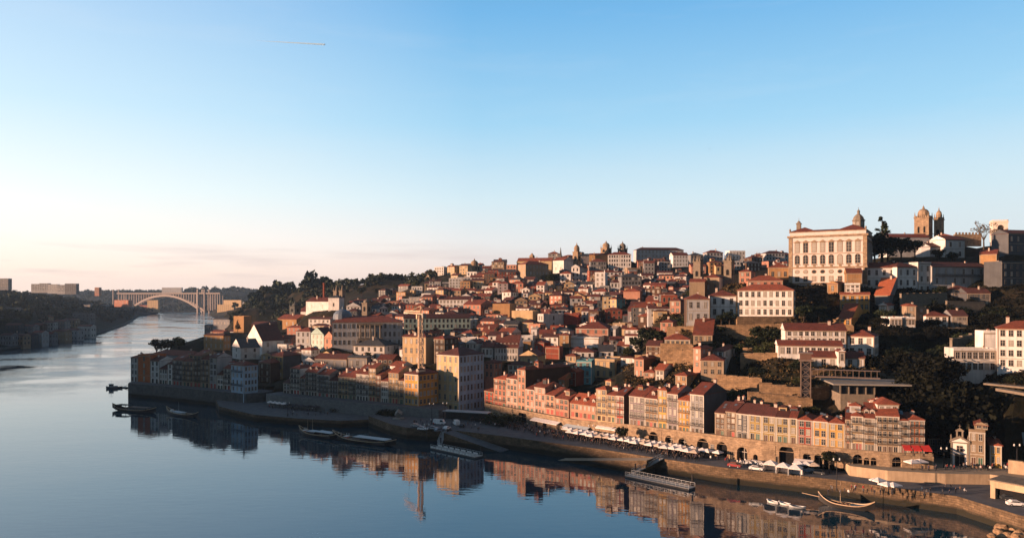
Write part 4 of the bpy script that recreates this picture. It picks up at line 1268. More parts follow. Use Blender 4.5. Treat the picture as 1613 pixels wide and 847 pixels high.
for u in (.5, 2.1): link('attic_window', window_mesh(1.0, 1.5, 'white'), at_o, (u, .3, zt - zb + 1.2))

# ------------------------------------------------------------------ ground, river, quays
def polygon_sd(px, py, poly):
    """signed distance to a polygon, positive inside"""
    inside = np.zeros(px.shape, bool)
    dist = np.full(px.shape, 1e9)
    n = len(poly)
    for i in range(n):
        x0, y0 = poly[i]; x1, y1 = poly[(i + 1) % n]
        cond = ((y0 > py) != (y1 > py))
        with np.errstate(divide='ignore', invalid='ignore'):
            xi = (x1 - x0) * (py - y0) / (y1 - y0 + 1e-12) + x0
        inside ^= cond & (px < xi)
        dx, dy = x1 - x0, y1 - y0
        t = np.clip(((px - x0) * dx + (py - y0) * dy) / (dx * dx + dy * dy + 1e-9), 0, 1)
        dist = np.minimum(dist, np.hypot(px - x0 - t * dx, py - y0 - t * dy))
    return np.where(inside, dist, -dist)
LAND = [(-1130, 2790), (-1030, 2000), (-770, 1990), (-570, 1460), (-452, 1120), (-380, 900), (-300, 650), (-262, 522), (-238, 474), (-215, 462), (-140, 416),
        (-127, 404), (-56, 370), (-48, 388), (-8, 396), (0, 362), (24, 312), (46, 291), (82, 255), (103.5, 243), (115, 238), (131, 238), (150, 238), (172, 226),
        (200, 190), (900, 190), (7000, 6500), (-6000, 6500), (-3000, 2790)]
LAND[1] = (-920, 2300)
for p in [(900, 605, 360), (900, 557, 420), (900, 514, 500), (900, 476, 580), (900, 432, 700), (900, 424, 745), (600, 572, 450), (600, 545, 520), (600, 518, 600),
          (600, 494, 700), (600, 466, 900), (600, 446, 1060), (450, 582, 500), (450, 552, 580), (450, 531, 650), (450, 504, 750), (330, 565, 520), (300, 590, 490),
          (430, 461, 1150), (500, 454, 1080), (560, 449, 1060), (620, 441, 1000), (680, 440, 930), (720, 432, 890), (760, 428, 880), (400, 485, 1000), (390, 482, 1250), (340, 519, 1150), (360, 512, 1100), (345, 508, 1400), (370, 490, 1600), (350, 495, 2000), (375, 487, 2000), (330, 541, 900), (335, 562, 700), (400, 520, 800), (355, 533, 850), (345, 491, 2240), (330, 492, 2450), (318, 492, 2600), (365, 484, 2300), (340, 497, 1750),
          (350, 505, 1300), (250, 463, 3600), (100, 463, 3600), (350, 459, 3300), (374, 478, 2600), (345, 493, 2000), (357, 491, 2050), (368, 489, 2100), (346, 492, 2150), (360, 489, 2170), (376, 487, 2150), (335, 493, 2150), (352, 492, 1900), (362, 494, 1800), (350, 497, 1700), (372, 492, 1850), (360, 500, 1550), (425, 462, 2200), (380, 484, 2300), (330, 490, 2760),
          (270, 491, 2830), (230, 491, 2830), (1150, 418, 760), (1050, 425, 740), (1300, 447, 410), (1450, 408, 470), (1560, 402, 440), (1612, 408, 430), (1300, 440, 520),
          (1500, 408, 600), (1200, 422, 700), (1000, 412, 800), (1400, 408, 700), (800, 430, 800), (900, 418, 800), (900, 442, 1200), (1300, 432, 1000), (600, 462, 1500),
          (500, 462, 2200), (700, 462, 3000), (1000, 462, 3000), (1400, 462, 3000), (1450, 602, 300), (1460, 645, 262), (1480, 565, 310), (1520, 512, 345), (1560, 500, 370),
          (1480, 520, 352), (1440, 585, 290), (1600, 600, 238), (1540, 604, 256), (1500, 690, 246), (1570, 660, 236), (1250, 645, 265), (1250, 605, 277), (1180, 628, 275), (1180, 595, 290),
          (1160, 562, 320), (1200, 537, 333), (1120, 522, 340), (1070, 537, 325), (1040, 562, 330), (1060, 604, 300), (1000, 604, 325), (1350, 636, 256), (1400, 636, 255),
          (1420, 660, 250), (1470, 575, 257), (1452, 572, 264), (1486, 580, 257), (1440, 650, 250), (1500, 600, 262), (1470, 560, 275), (800, 455, 640), (700, 470, 640), (1000, 560, 400), (960, 600, 355), (760, 600, 380), (700, 610, 385), (550, 600, 415), (1100, 455, 470),  # gully spur raised here to throw shade to its right
          (1000, 450, 640), (1050, 480, 450), (1610, 450, 400), (1612, 560, 290), (1570, 470, 385), (1130, 640, 285), (1612, 640, 226), (1250, 662, 258)]:
    q = at(*p)
    CTRL.append((q.x, q.y, q.z))
for x, y in ((-265, 600), (-300, 690), (-335, 800), (-365, 900), (-405, 1000), (-435, 1120), (-490, 1280), (-550, 1460), (-640, 1700), (-740, 1960), (-240, 545)):
    CTRL.append((x, y, 3.2)); CTRL.append((x + 12, y, 3.6))
for i in range(len(HOUSE_LINE) - 1):
    for t in (.1, .5, .9):
        q = Vector(HOUSE_LINE[i]).lerp(Vector(HOUSE_LINE[i + 1]), t) + Vector((6, 6))
        CTRL.append((q.x, q.y, 9.5 if q.x < 18 else 10.6))
def ground_mat():
    m, t, b = nt_new('earth and scrub')
    p = N(t, 'ShaderNodeNewGeometry')
    n1 = noise_n(t, p.outputs['Position'], 0.05, 8, 0.65)
    n2 = noise_n(t, p.outputs['Position'], 0.4, 6, 0.65)
    c = mixrgb(t, maprange(t, n1, .4, .62), (.010, .012, .006), (.030, .023, .014))
    c = mixrgb(t, maprange(t, n2, .5, .75), c, (.016, .013, .009))
    L(t, c, b.inputs['Base Color'])
    b.inputs['Roughness'].default_value = .95
    b.inputs['Specular IOR Level'].default_value = .1
    bp = N(t, 'ShaderNodeBump'); bp.inputs['Strength'].default_value = .8; bp.inputs['Distance'].default_value = 1.0
    L(t, n2, bp.inputs['Height']); L(t, bp.outputs[0], b.inputs['Normal'])
    return m
M_GROUND = ground_mat()
# the far bank on the left: shoreline, slope and wooded plateau
GS = [(-120, -300), (-260, 0), (-345, 200), (-420, 400), (-490, 600), (-556, 824), (-562, 907), (-620, 1120), (-795, 1558), (-1100, 2240), (-1190, 2560), (-1500, 2790), (-2300, 2800)]
GS = [Vector(p) for p in GS]
def along(s):
    for i in range(len(GS) - 1):
        l = (GS[i + 1] - GS[i]).length
        if s <= l or i == len(GS) - 2:
            t = (GS[i + 1] - GS[i]) / l
            return GS[i] + t * s, t
        s -= l
GVP = [0, 8, 24, 45, 90, 150, 230, 400, 900, 2500]
GHP = [3.5, 4.5, 8, 18, 36, 52, 64, 70, 70, 66]
def gaia_h(P, v):
    h = float(np.interp(v, GVP, GHP))
    k = float(np.interp(P.y, [-300, 150, 300, 400, 600, 720, 1000, 1700, 2050, 2350, 2800], [1.25, 1.30, 1.38, 1.50, 1.50, 1.0, .93, .92, .72, .42, .35]))
    nz = noise.noise((P.x * .006 + v * .002, P.y * .006, 0)) * 6 + noise.noise((P.x * .02, P.y * .02 + v * .02, 3)) * 2
    return h * (k if v > 30 else 1) + nz * min(1, v / 120)
def gaia_pt(s, v):
    P, t = along(s)
    # a smoothed inland direction keeps the sheet from folding
    P2, t2 = along(max(0, s - 150)); P3, t3 = along(s + 150)
    tt = (t + t2 + t3).normalized()
    nrm = Vector((-tt.y, tt.x))
    if nrm.x > 0 and P.y < 2600: nrm = -nrm
    q = P + nrm * v
    return q, gaia_h(P, v)
total = sum((GS[i + 1] - GS[i]).length for i in range(len(GS) - 1))
ss = np.linspace(0, total - 1, 120)
vs = [0, .01, 6, 15, 28, 40, 55, 70, 85, 105, 130, 160, 195, 230, 280, 340, 420, 560, 800, 1300, 2200]
gv, gf = [], []
for s in ss:
    for k, v in enumerate(vs):
        q, h = gaia_pt(s, v)
        gv.append((q.x, q.y, -4 if k == 0 else h))
for i in range(len(ss) - 1):
    for k in range(len(vs) - 1):
        a = i * len(vs) + k
        gf.append((a, a + 1, a + len(vs) + 1, a + len(vs)))
me = bpy.data.meshes.new('far_bank_ground')
me.from_pydata(gv, [], gf)
me.materials.append(M_GROUND)
tag(link('far_bank_ground', me), 'dark slope of the opposite river bank', 'ground', kind='structure')

def water_mat():
    m, t, b = nt_new('river water')
    p = N(t, 'ShaderNodeNewGeometry').outputs['Position']
    b.inputs['Base Color'].default_value = (.004, .032, .052, 1)
    b.inputs['IOR'].default_value = 1.85
    b.inputs['Specular IOR Level'].default_value = .62
    # wind-ruffled patches far out on the left, glassy water near the quays
    sep = N(t, 'ShaderNodeSeparateXYZ'); L(t, p, sep.inputs[0])
    n0 = noise_n(t, mapping(t, p, (.011, .017, 1)), 1.0, 6, .6)
    far = maprange(t, sep.outputs['Y'], 400, 560)
    side = maprange(t, sep.outputs['X'], -150, -260)
    pm = N(t, 'ShaderNodeMath', operation='MULTIPLY'); L(t, far, pm.inputs[0]); L(t, side, pm.inputs[1])
    pt = maprange(t, n0, .36, .54)
    patch = N(t, 'ShaderNodeMath', operation='MULTIPLY'); L(t, pm.outputs[0], patch.inputs[0]); L(t, pt, patch.inputs[1])
    L(t, maprange(t, patch.outputs[0], 0, 1, .012, .20), b.inputs['Roughness'])
    n1 = noise_n(t, mapping(t, p, (.16, .42, 1)), 1.0, 3, .5)
    n2 = noise_n(t, mapping(t, p, (.030, .05, 1)), 1.0, 2, .5)
    n3 = noise_n(t, mapping(t, p, (.7, 1.3, 1)), 1.0, 3, .6)
    add = N(t, 'ShaderNodeMath', operation='MULTIPLY_ADD')
    L(t, n2, add.inputs[0]); add.inputs[1].default_value = 2.0; L(t, n1, add.inputs[2])
    b1 = N(t, 'ShaderNodeBump'); b1.inputs['Distance'].default_value = .10
    b1.inputs['Strength'].default_value = .26
    L(t, add.outputs[0], b1.inputs['Height'])
    b2 = N(t, 'ShaderNodeBump'); b2.inputs['Distance'].default_value = .12
    L(t, maprange(t, patch.outputs[0], 0, 1, 0.0, .8), b2.inputs['Strength'])
    L(t, n3, b2.inputs['Height']); L(t, b1.outputs[0], b2.inputs['Normal'])
    L(t, b2.outputs[0], b.inputs['Normal'])
    return m
mb = MB()
mb.face([(-4500, -400, 0), (900, -400, 0), (900, 3200, 0), (-4500, 3200, 0)])
tag(mb.build('river_water', water_mat()), 'calm river mirroring the sky and the houses', 'river', kind='structure')

def slab(name, label, poly, z, zbot=-4.0, top=None, side=None, wall_label=None):
    """paved ground as a sheet, its masonry edge as a wall of its own just below it"""
    a = MB(); a.face([(x, y, z) for x, y in poly])
    tag(a.build(name, top or M_PAVE), label, 'pavement', kind='structure')
    s = MB()
    n = len(poly)
    cx, cy = sum(p[0] for p in poly) / n, sum(p[1] for p in poly) / n
    for i in range(n):
        p, q = poly[i], poly[(i + 1) % n]
        s.face([(p[0], p[1], zbot), (q[0], q[1], zbot), (q[0], q[1], z - .004), (p[0], p[1], z - .004)], 0)
        # low coping stone along the water edge
    tag(s.build('quay_wall', side or M_STONE), wall_label or 'stone quay wall', 'wall')
SHORE = [(146, 165), (137, 176), (127.5, 191), (122.5, 209), (110, 218), (96.5, 228), (80.7, 237), (69.7, 242.5), (52, 256), (30.6, 274), (17.4, 283), (-1.6, 297), (-10.5, 303),
         (-26.8, 313), (-44, 317.5), (-52.6, 327), (-66, 349)]
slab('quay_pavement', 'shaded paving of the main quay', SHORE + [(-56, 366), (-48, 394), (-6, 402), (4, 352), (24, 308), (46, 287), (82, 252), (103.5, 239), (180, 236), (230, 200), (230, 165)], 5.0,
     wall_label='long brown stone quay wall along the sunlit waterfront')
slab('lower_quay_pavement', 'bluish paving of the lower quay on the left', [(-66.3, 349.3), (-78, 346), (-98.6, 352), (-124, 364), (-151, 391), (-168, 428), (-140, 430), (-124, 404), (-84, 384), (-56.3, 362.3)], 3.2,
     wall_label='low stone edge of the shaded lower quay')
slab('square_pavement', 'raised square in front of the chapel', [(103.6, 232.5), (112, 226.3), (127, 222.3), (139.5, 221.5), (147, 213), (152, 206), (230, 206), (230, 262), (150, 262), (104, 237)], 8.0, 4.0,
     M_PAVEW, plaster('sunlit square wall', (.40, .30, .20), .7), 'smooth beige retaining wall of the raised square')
slab('old_wall_street', 'narrow street on top of the dark river-bend wall', [(-231, 458), (-229, 452.5), (-212, 445), (-141, 403), (-134, 408), (-130, 420), (-150, 440), (-228, 490)], 8.0, -4.0,
     M_PAVE, M_DSTONE, 'tall dark masonry wall at the river bend')
slab('upper_street', 'street on the wall above the lower quay', [(-129, 398), (-125, 392), (-52, 351), (-33, 341), (-29, 347), (-34, 362), (-120, 408)], 9.0, 2.0, M_PAVE,
     stone('shaded ashlar wall', (.17, .17, .165), (.11, .115, .115), .5, .4, .5), 'grey retaining wall above the lower quay')
def ramp(label, P, Q, off, z0, z1, mat):
    P, Q = Vector(P), Vector(Q)
    t = (Q - P).normalized(); nn = Vector((t.y, -t.x))
    if nn.y > 0: nn = -nn
    A, B, C, D = P, Q, Q + nn * off, P + nn * off
    mb = MB()
    mb.face([(A.x, A.y, z0), (B.x, B.y, z1), (C.x, C.y, z1), (D.x, D.y, z0)], 0)
    mb.face([(D.x, D.y, z0), (C.x, C.y, z1), (C.x, C.y, -3), (D.x, D.y, -3)], 1)
    mb.face([(A.x, A.y, z0), (D.x, D.y, z0), (D.x, D.y, -3), (A.x, A.y, -3)], 1)
    tag(mb.build('slipway', [mat, M_STONE]), label, 'slipway', kind='structure')
ramp('bluish slipway descending beside the left pontoon', (-24, 311.2), (-1.0, 296.5), 6.5, 5.0, .1, M_PAVE)
ramp('pale slipway descending left of the right gangway', (48.5, 258.4), (20, 281), 5.5, 5.0, .1, M_PAVEW)
mb = MB()
sh = shift([(80.7, 237), (69.7, 242.5), (57, 252)], -3.2)
lo = [(80.7, 237), (69.7, 242.5), (57, 252)]
for i in range(2):
    a, b_, c, d_ = lo[i], lo[i + 1], sh[i + 1], sh[i]
    mb.face([(a[0], a[1], 2.6), (b_[0], b_[1], 2.6), (c[0], c[1], 2.6), (d_[0], d_[1], 2.6)], 0)
    mb.face([(d_[0], d_[1], 2.6), (c[0], c[1], 2.6), (c[0], c[1], -3), (d_[0], d_[1], -3)], 1)
tag(mb.build('landing_ledge', [M_PAVE, M_STONE]), 'grey landing ledge under the quay edge', 'ledge', kind='structure')

# ---- arcaded wall under the sunlit houses
def arcade_wall():
    root = thing('arcade_wall', 'long sunlit granite wall with arches carrying the riverside houses', 'wall', (0, 0, 0))
    tops = [10.0, 9.8, 11, 11.9, 11.9, 11.7, 11.7]
    base = [5, 5, 5, 5, 7, 8, 8]
    arches = [(823, 2.6, 4.0), (858, 1.1, 2.6), (1003, 1.5, 3.6), (1029, 2.0, 3.8), (1053.5, 1.6, 3.6), (1075, 1.7, 3.4), (1090, .8, 2.2), (1107, 2.3, 3.8), (1137, 2.0, 3.8), (1169, 1.9, 3.2), (1190, .8, 2.2),
              (1205.6, 2.1, 2.8), (1238.7, 2.3, 4.6), (1271, 1.2, 3.0), (1289, 1.2, 2.8), (1306, 1.6, 3.2), (1322, 1.5, 3.0), (1351, 1.3, 2.8), (1365, .8, 2.2), (1376, .8, 2.2), (1386, .8, 2.2), (1397, .8, 2.0), (1413, 1.4, 2.2)]
    body, dark, ring = MB(), [], []
    pl = [Vector(p) for p in WALL_LINE]
    for i in range(len(pl) - 1):
        A, B = pl[i], pl[i + 1]
        D = (B - A); Lg = D.length; t = D / Lg; nn = Vector((-t.y, t.x))
        tz = lambda s: tops[i] + (tops[i + 1] - tops[i]) * s / Lg
        bz = lambda s: base[i] + (base[i + 1] - base[i]) * s / Lg - .6
        if i == 1: tz = lambda s, f=tz: f(s)
        P3 = lambda s, z, dep=0.0: (A.x + t.x * s + nn.x * dep, A.y + t.y * s + nn.y * dep, z)
        lst = []
        for px, r, spring in arches:
            u = (px - CX) / FPX
            den = t.x - u * t.y
            s = (u * A.y - A.x) / den
            if r < s < Lg - r: lst.append((s, r, spring))
        lst.sort()
        cur = 0.0
        for s, r, spring in lst:
            if s - r < cur + .2: continue
            body.face([P3(cur, bz(cur)), P3(s - r, bz(s - r)), P3(s - r, tz(s - r)), P3(cur, tz(cur))], 0)
            b0 = bz(s) + .6
            sp = b0 + spring - r * .3
            n = 8
            pts = [(s - r * math.cos(math.pi * k / n), min(sp + r * math.sin(math.pi * k / n), tz(s) - .5)) for k in range(n + 1)]
            for k in range(n):
                a, c = pts[k], pts[k + 1]
                body.face([P3(a[0], a[1]), P3(c[0], c[1]), P3(c[0], tz(c[0])), P3(a[0], tz(a[0]))], 0)
                body.face([P3(a[0], a[1]), P3(c[0], c[1]), P3(c[0], c[1], 1.8), P3(a[0], a[1], 1.8)], 0)
            for x in (s - r, s + r):
                body.face([P3(x, b0 - .6), P3(x, sp), P3(x, sp, 1.8), P3(x, b0 - .6, 1.8)], 0)
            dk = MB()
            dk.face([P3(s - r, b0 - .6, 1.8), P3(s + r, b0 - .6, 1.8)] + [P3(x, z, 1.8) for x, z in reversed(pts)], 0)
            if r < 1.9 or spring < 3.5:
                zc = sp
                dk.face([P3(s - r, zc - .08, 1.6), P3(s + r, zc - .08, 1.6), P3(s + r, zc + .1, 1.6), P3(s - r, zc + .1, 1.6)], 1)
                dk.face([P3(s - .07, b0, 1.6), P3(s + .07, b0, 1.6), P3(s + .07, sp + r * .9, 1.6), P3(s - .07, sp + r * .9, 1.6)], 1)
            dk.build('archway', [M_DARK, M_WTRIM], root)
            cur = s + r
        body.face([P3(cur, bz(cur)), P3(Lg, bz(Lg)), P3(Lg, tz(Lg)), P3(cur, tz(cur))], 0)
        # top walk and parapet
        dp = 6.0
        body.face([P3(0, tz(0)), P3(Lg, tz(Lg)), P3(Lg, tz(Lg), dp), P3(0, tz(0), dp)], 1)
        body.face([P3(0, tz(0), -.12), P3(Lg, tz(Lg), -.12), P3(Lg, tz(Lg) + .75, -.12), P3(0, tz(0) + .75, -.12)], 0)
        body.face([P3(0, tz(0), .3), P3(Lg, tz(Lg), .3), P3(Lg, tz(Lg) + .75, .3), P3(0, tz(0) + .75, .3)], 0)
        body.face([P3(0, tz(0) + .75, -.12), P3(Lg, tz(Lg) + .75, -.12), P3(Lg, tz(Lg) + .75, .3), P3(0, tz(0) + .75, .3)], 0)
        body.face([P3(0, tz(0), -.12), P3(Lg, tz(Lg), -.12), P3(Lg, tz(Lg) - .01, 0), P3(0, tz(0) - .01, 0)], 0)
        for za, zb_, pr_ in ((-.55, -.15, .22), (-2.2, -2.0, .1)):
            e0, e1 = (tz(0) + za, tz(Lg) + za), (tz(0) + zb_, tz(Lg) + zb_)
            body.face([P3(0, e0[0], -pr_), P3(Lg, e0[1], -pr_), P3(Lg, e1[1], -pr_), P3(0, e1[0], -pr_)], 0)
            body.face([P3(0, e1[0], -pr_), P3(Lg, e1[1], -pr_), P3(Lg, e1[1], 0), P3(0, e1[0], 0)], 0)
            body.face([P3(0, e0[0], -pr_), P3(Lg, e0[1], -pr_), P3(Lg, e0[1], 0), P3(0, e0[0], 0)], 0)
        for px in (845, 880, 912, 926, 941, 955, 968, 1016, 1042, 1064, 1097, 1122, 1153, 1181, 1222, 1255, 1262, 1280, 1297, 1340):
            u = (px - CX) / FPX
            s = (u * A.y - A.x) / (t.x - u * t.y)
            if 1 < s < Lg - 1 and all(abs(s - a[0]) > a[1] + .9 for a in lst):
                low = px % 3
                z0_ = bz(s) + .6 + (0 if low else 2.4)
                o = link('doorway' if low else 'window', door_mesh(1.3, 2.5, 'stone', M_DARK) if low else window_mesh(1.2, 1.4, 'white'), root, P3(s, z0_, -.01), math.atan2(t.y, t.x))
        for s in np.arange(4, Lg - 2, 7.5):                      # shallow buttress strips
            if all(abs(s - a[0]) > a[1] + .6 for a in lst):
                for dz in (0,):
                    q = [P3(s - .3, bz(s), -.12), P3(s + .3, bz(s), -.12), P3(s + .3, tz(s) - .02, -.12), P3(s - .3, tz(s) - .02, -.12)]
                    body.face(q, 0)
                    body.face([q[0], q[3], P3(s - .3, tz(s) - .02, 0), P3(s - .3, bz(s), 0)], 0)
                    body.face([q[1], q[2], P3(s + .3, tz(s) - .02, 0), P3(s + .3, bz(s), 0)], 0)
    e = pl[-1]
    body.face([(e.x, e.y, 7.5), (e.x + .6, e.y + 5, 7.5), (e.x + .6, e.y + 5, 12.4), (e.x, e.y, 12.4)], 0)
    s0 = pl[0]
    body.face([(s0.x, s0.y, 4.5), (s0.x + 4, s0.y + 5, 4.5), (s0.x + 4, s0.y + 5, 10.7), (s0.x, s0.y, 10.7)], 0)
    body.build('wall_face', [M_GRANITE, M_PAVEW], root)
arcade_wall()

# ---- terrace and retaining walls on the slope
def tw(label, px0, px1, yt0, yt1, yb, Y0, Y1, mat=None, th=1.2, cap=True, foot=4):
    P, Q = at(px0, yt0, Y0), at(px1, yt1, Y1)
    d = (Q - P); Lg = math.hypot(d.x, d.y)
    zb = min(zat(yb, Y0), zat(yb, Y1))
    root = thing('terrace_wall', label, 'wall', (P.x, P.y, zb), math.atan2(d.y, d.x))
    mb = MB()
    h0, h1 = P.z - zb, Q.z - zb
    b = len(mb.v)
    for x, h in ((0, h0), (Lg, h1)):
        for y in (0, th):
            mb.v += [(x, y, -foot if foot >= 0 else h + foot), (x, y, h)]
    for f in ((0, 4, 5, 1), (4, 6, 7, 5), (6, 2, 3, 7), (2, 0, 1, 3), (1, 5, 7, 3)):
        mb.f.append(f); mb.m.append(0)
    n = max(2, int(Lg / 4))
    if cap:
        for k in range(n):
            x0, x1 = Lg * k / n, Lg * (k + .9) / n
            z0 = h0 + (h1 - h0) * (k + .45) / n
            mb.box(x0, x1, -.15, th + .1, z0 - .1, z0 + .25, 0)
    mb.build('masonry', mat or M_WALLST, root)
    mid = (P + Q) / 2
    CTRL.append((mid.x, mid.y, zb))
tw('broad sunlit stone terrace wall below the long white school', 1128, 1237, 513, 510, 540, 343, 337)
tw('granite plinth wall right under the long white school', 1161, 1250, 499, 499, 512, 341.6, 343.2)
tw('dry stone terrace wall left of the school with scrub on it', 1050, 1130, 515, 513, 530, 352, 344)
tw('low garden wall below the cream cottage', 1040, 1092, 541, 543, 553, 316, 312)
tw('pale garden wall right of the pink garden house', 1166, 1226, 557, 556, 568, 305, 300)
tw('small lit wall above the dark shrubs below the convent', 1170, 1225, 548, 551, 556, 312, 306)
tw('upper sunlit wall of the winding ramp', 1196, 1264, 602, 612, 622, 276, 272)
tw('lower sunlit wall of the winding ramp', 1178, 1280, 617, 628, 640, 268, 264)
tw('ramp wall right of the lift tower', 1276, 1312, 612, 608, 632, 272, 272)
tw('ivy-topped wall under the lowest convent wing', 1272, 1390, 581, 583, 597, 281, 283)
tw('grey retaining wall under the hilltop row', 1420, 1492, 463, 461, 500, 372, 380, M_GRANITE2)
tw('lower grey bastion wall right of the cubes', 1492, 1552, 474, 476, 512, 372, 376, M_GRANITE2)
tw('pale graffiti-stained wall below the long grey house', 1466, 1520, 449, 450, 458, 399, 401, plaster('pale stained wall', (.42, .44, .46), .6))
tw('lit parapet wall by the ochre house', 1290, 1345, 508, 513, 520, 330, 326)
tw('lit slanting wall left of the ochre shed', 1309, 1322, 514, 500, 522, 336, 338)
tw('long balcony wall above the gully', 1480, 1538, 517, 516, 524, 334, 336, M_GRANITE2)
tw('beige low wall at the right end of the square', 1588, 1640, 726, 729, 741, 223, 218, plaster('sunlit square wall', (.46, .36, .25), .5))
tw('pale terrace slab below the right mansion', 1549, 1640, 603, 612, 617, 238, 226, M_GRANITE2, 3, False, -.5)
tw('lower pale terrace slab at the right edge', 1568, 1640, 611, 623, 630, 232, 222, M_GRANITE2, 3, False, -.8)

tw('garden terrace wall above the rosy cluster', 1000, 1075, 560, 556, 570, 346, 330)
tw('broken stone wall under the low garden cottage', 1060, 1110, 551, 552, 562, 312, 306)
tw('stepped stone wall left of the winding ramp', 1128, 1200, 590, 596, 606, 288, 280)
tw('dim retaining wall behind the mustard houses', 1165, 1262, 640, 646, 655, 264, 256, M_GRANITE2)
tw('shaded retaining wall above the canopy building', 1385, 1440, 588, 590, 602, 280, 278, M_GRANITE2)
tw('dark gully wall below the white cubes', 1405, 1500, 524, 527, 540, 326, 328, M_GRANITE2)
tw('dark wall climbing behind the modern building', 1500, 1560, 535, 520, 556, 290, 296, M_GRANITE2)
def garage_block():
    A, B = at(1560, 756, 207), at(1650, 760, 196)
    d_ = B - A; Lg = math.hypot(d_.x, d_.y)
    r = thing('underpass_block', 'beige flat-roofed underpass with a dark opening by the bottom right quay', 'underpass', (A.x, A.y, 5.0), math.atan2(d_.y, d_.x))
    hh = A.z - 5
    mb = MB(); mb.box(0, 1.2, 0, 8, -.5, hh, 0); mb.box(1.2, Lg, 0, 8, hh * .62, hh, 0); mb.box(1.2, Lg, 7.5, 8, -.5, hh * .62, 0); mb.build('wall', plaster('sunlit square wall', (.46, .36, .25), .5), r)
    mb = MB(); mb.box(-.4, Lg, -.4, 8.4, hh, hh + .35, 0); mb.build('roof', M_GRANITE2, r)
    mb = MB(); mb.face([(1.21, 1.5, -.4), (Lg, 1.5, -.4), (Lg, 1.5, hh * .62), (1.21, 1.5, hh * .62)]); mb.build('opening', M_DARK, r)  # black sheet stands for the shade inside the underpass
garage_block()
def viaduct():
    P, Q = at(1515, 650, 262), at(1640, 690, 232)
    d = Q - P; Lg = math.hypot(d.x, d.y)
    zb = 12.0
    root = thing('arched_retaining_wall', 'blue-white arched retaining wall descending behind the chapel', 'wall', (P.x, P.y, zb), math.atan2(d.y, d.x))
    mb = MB()
    n = 9
    bw = Lg / n
    mt = plaster('pale blue whitewash', (.40, .46, .52), .5)
    for i in range(n):
        x0, x1 = bw * i, bw * (i + 1)
        top = lambda x: P.z - zb + (Q.z - P.z) * x / Lg
        c, r = (x0 + x1) / 2, bw * .34
        sp = max(.5, top(c) - 2.2 - r * .2)
        for a, b_ in ((x0, c - r), (c + r, x1)):
            mb.face([(a, 0, -4), (b_, 0, -4), (b_, 0, top(b_)), (a, 0, top(a))], 0)
        pts = [(c - r * math.cos(math.pi * k / 8), sp + .75 * r * math.sin(math.pi * k / 8)) for k in range(9)]
        for k in range(8):
            a, e = pts[k], pts[k + 1]
            mb.face([(a[0], 0, a[1]), (e[0], 0, e[1]), (e[0], 0, top(e[0])), (a[0], 0, top(a[0]))], 0)
            mb.face([(a[0], 0, a[1]), (e[0], 0, e[1]), (e[0], 2, e[1]), (a[0], 2, a[1])], 0)
        for x in (c - r, c + r): mb.face([(x, 0, -4), (x, 2, -4), (x, 2, sp), (x, 0, sp)], 0)
        k = MB(); k.face([(c - r, 2, -4), (c + r, 2, -4)] + [(x, 2, z) for x, z in reversed(pts)]); k.build('archway', M_DARK, root)
    mb.face([(0, 0, P.z - zb), (Lg, 0, Q.z - zb), (Lg, 3, Q.z - zb), (0, 3, P.z - zb)], 0)
    mb.build('wall_face', mt, root)
viaduct()

# ---- lift tower and canopy building
def lift_tower():
    P = at(1269, 640, 270)
    zb, zt = zat(650, 270), zat(568, 270)
    root = thing('lift_tower', 'steel lattice lift tower in front of the stepped convent', 'lift tower', (P.x, P.y, zb), R(-20))
    h = zt - zb
    mb = MB()
    for sx in (-1.6, 1.6):
        for sy in (-1.6, 1.6): mb.box(sx - .18, sx + .18, sy - .18, sy + .18, -3, h, 0)
    n = 7
    for k in range(n):
        z0, z1 = h * k / n, h * (k + 1) / n
        for a, b_ in (((-1.6, -1.6), (1.6, -1.6)), ((1.6, -1.6), (1.6, 1.6)), ((1.6, 1.6), (-1.6, 1.6)), ((-1.6, 1.6), (-1.6, -1.6))):
            mb.tube((*a, z1), (*b_, z1), .12, n=4)
            mb.tube((*a, z0), (*b_, z1), .09, n=4); mb.tube((*b_, z0), (*a, z1), .09, n=4)
    mb.build('frame', plain('weathered steel', (.16, .12, .10), .6, .3), root)
    cb = MB(); cb.box(-1.2, 1.2, -1.2, 1.2, h * .05, h * .97, 0); cb.build('shaft', plain('dark shaft', (.03, .03, .035), .4), root)
    tb = MB(); tb.box(-2.3, 2.3, -2.3, 2.3, h, h + .5, 0); tb.box(-1.9, 1.9, -1.9, 1.9, h + .5, h + 2.6, 1); tb.box(-2.4, 2.4, -2.4, 2.4, h + 2.6, h + 3.0, 0)
    tb.build('cabin', [plain('weathered steel', (0, 0, 0)), plain('rust brown panels', (.10, .055, .04), .7)], root)
    wb = MB()
    z = h * .72
    wb.box(1.9, 24, -.9, .9, z - .4, z, 0)
    for k in range(12): wb.box(2 + k * 1.9, 2.15 + k * 1.9, -.9, -.75, z, z + 2.2, 0)
    wb.box(1.9, 24, -.95, .95, z + 2.2, z + 2.4, 0)
    wb.build('walkway', plain('weathered steel', (0, 0, 0)), root)
lift_tower()
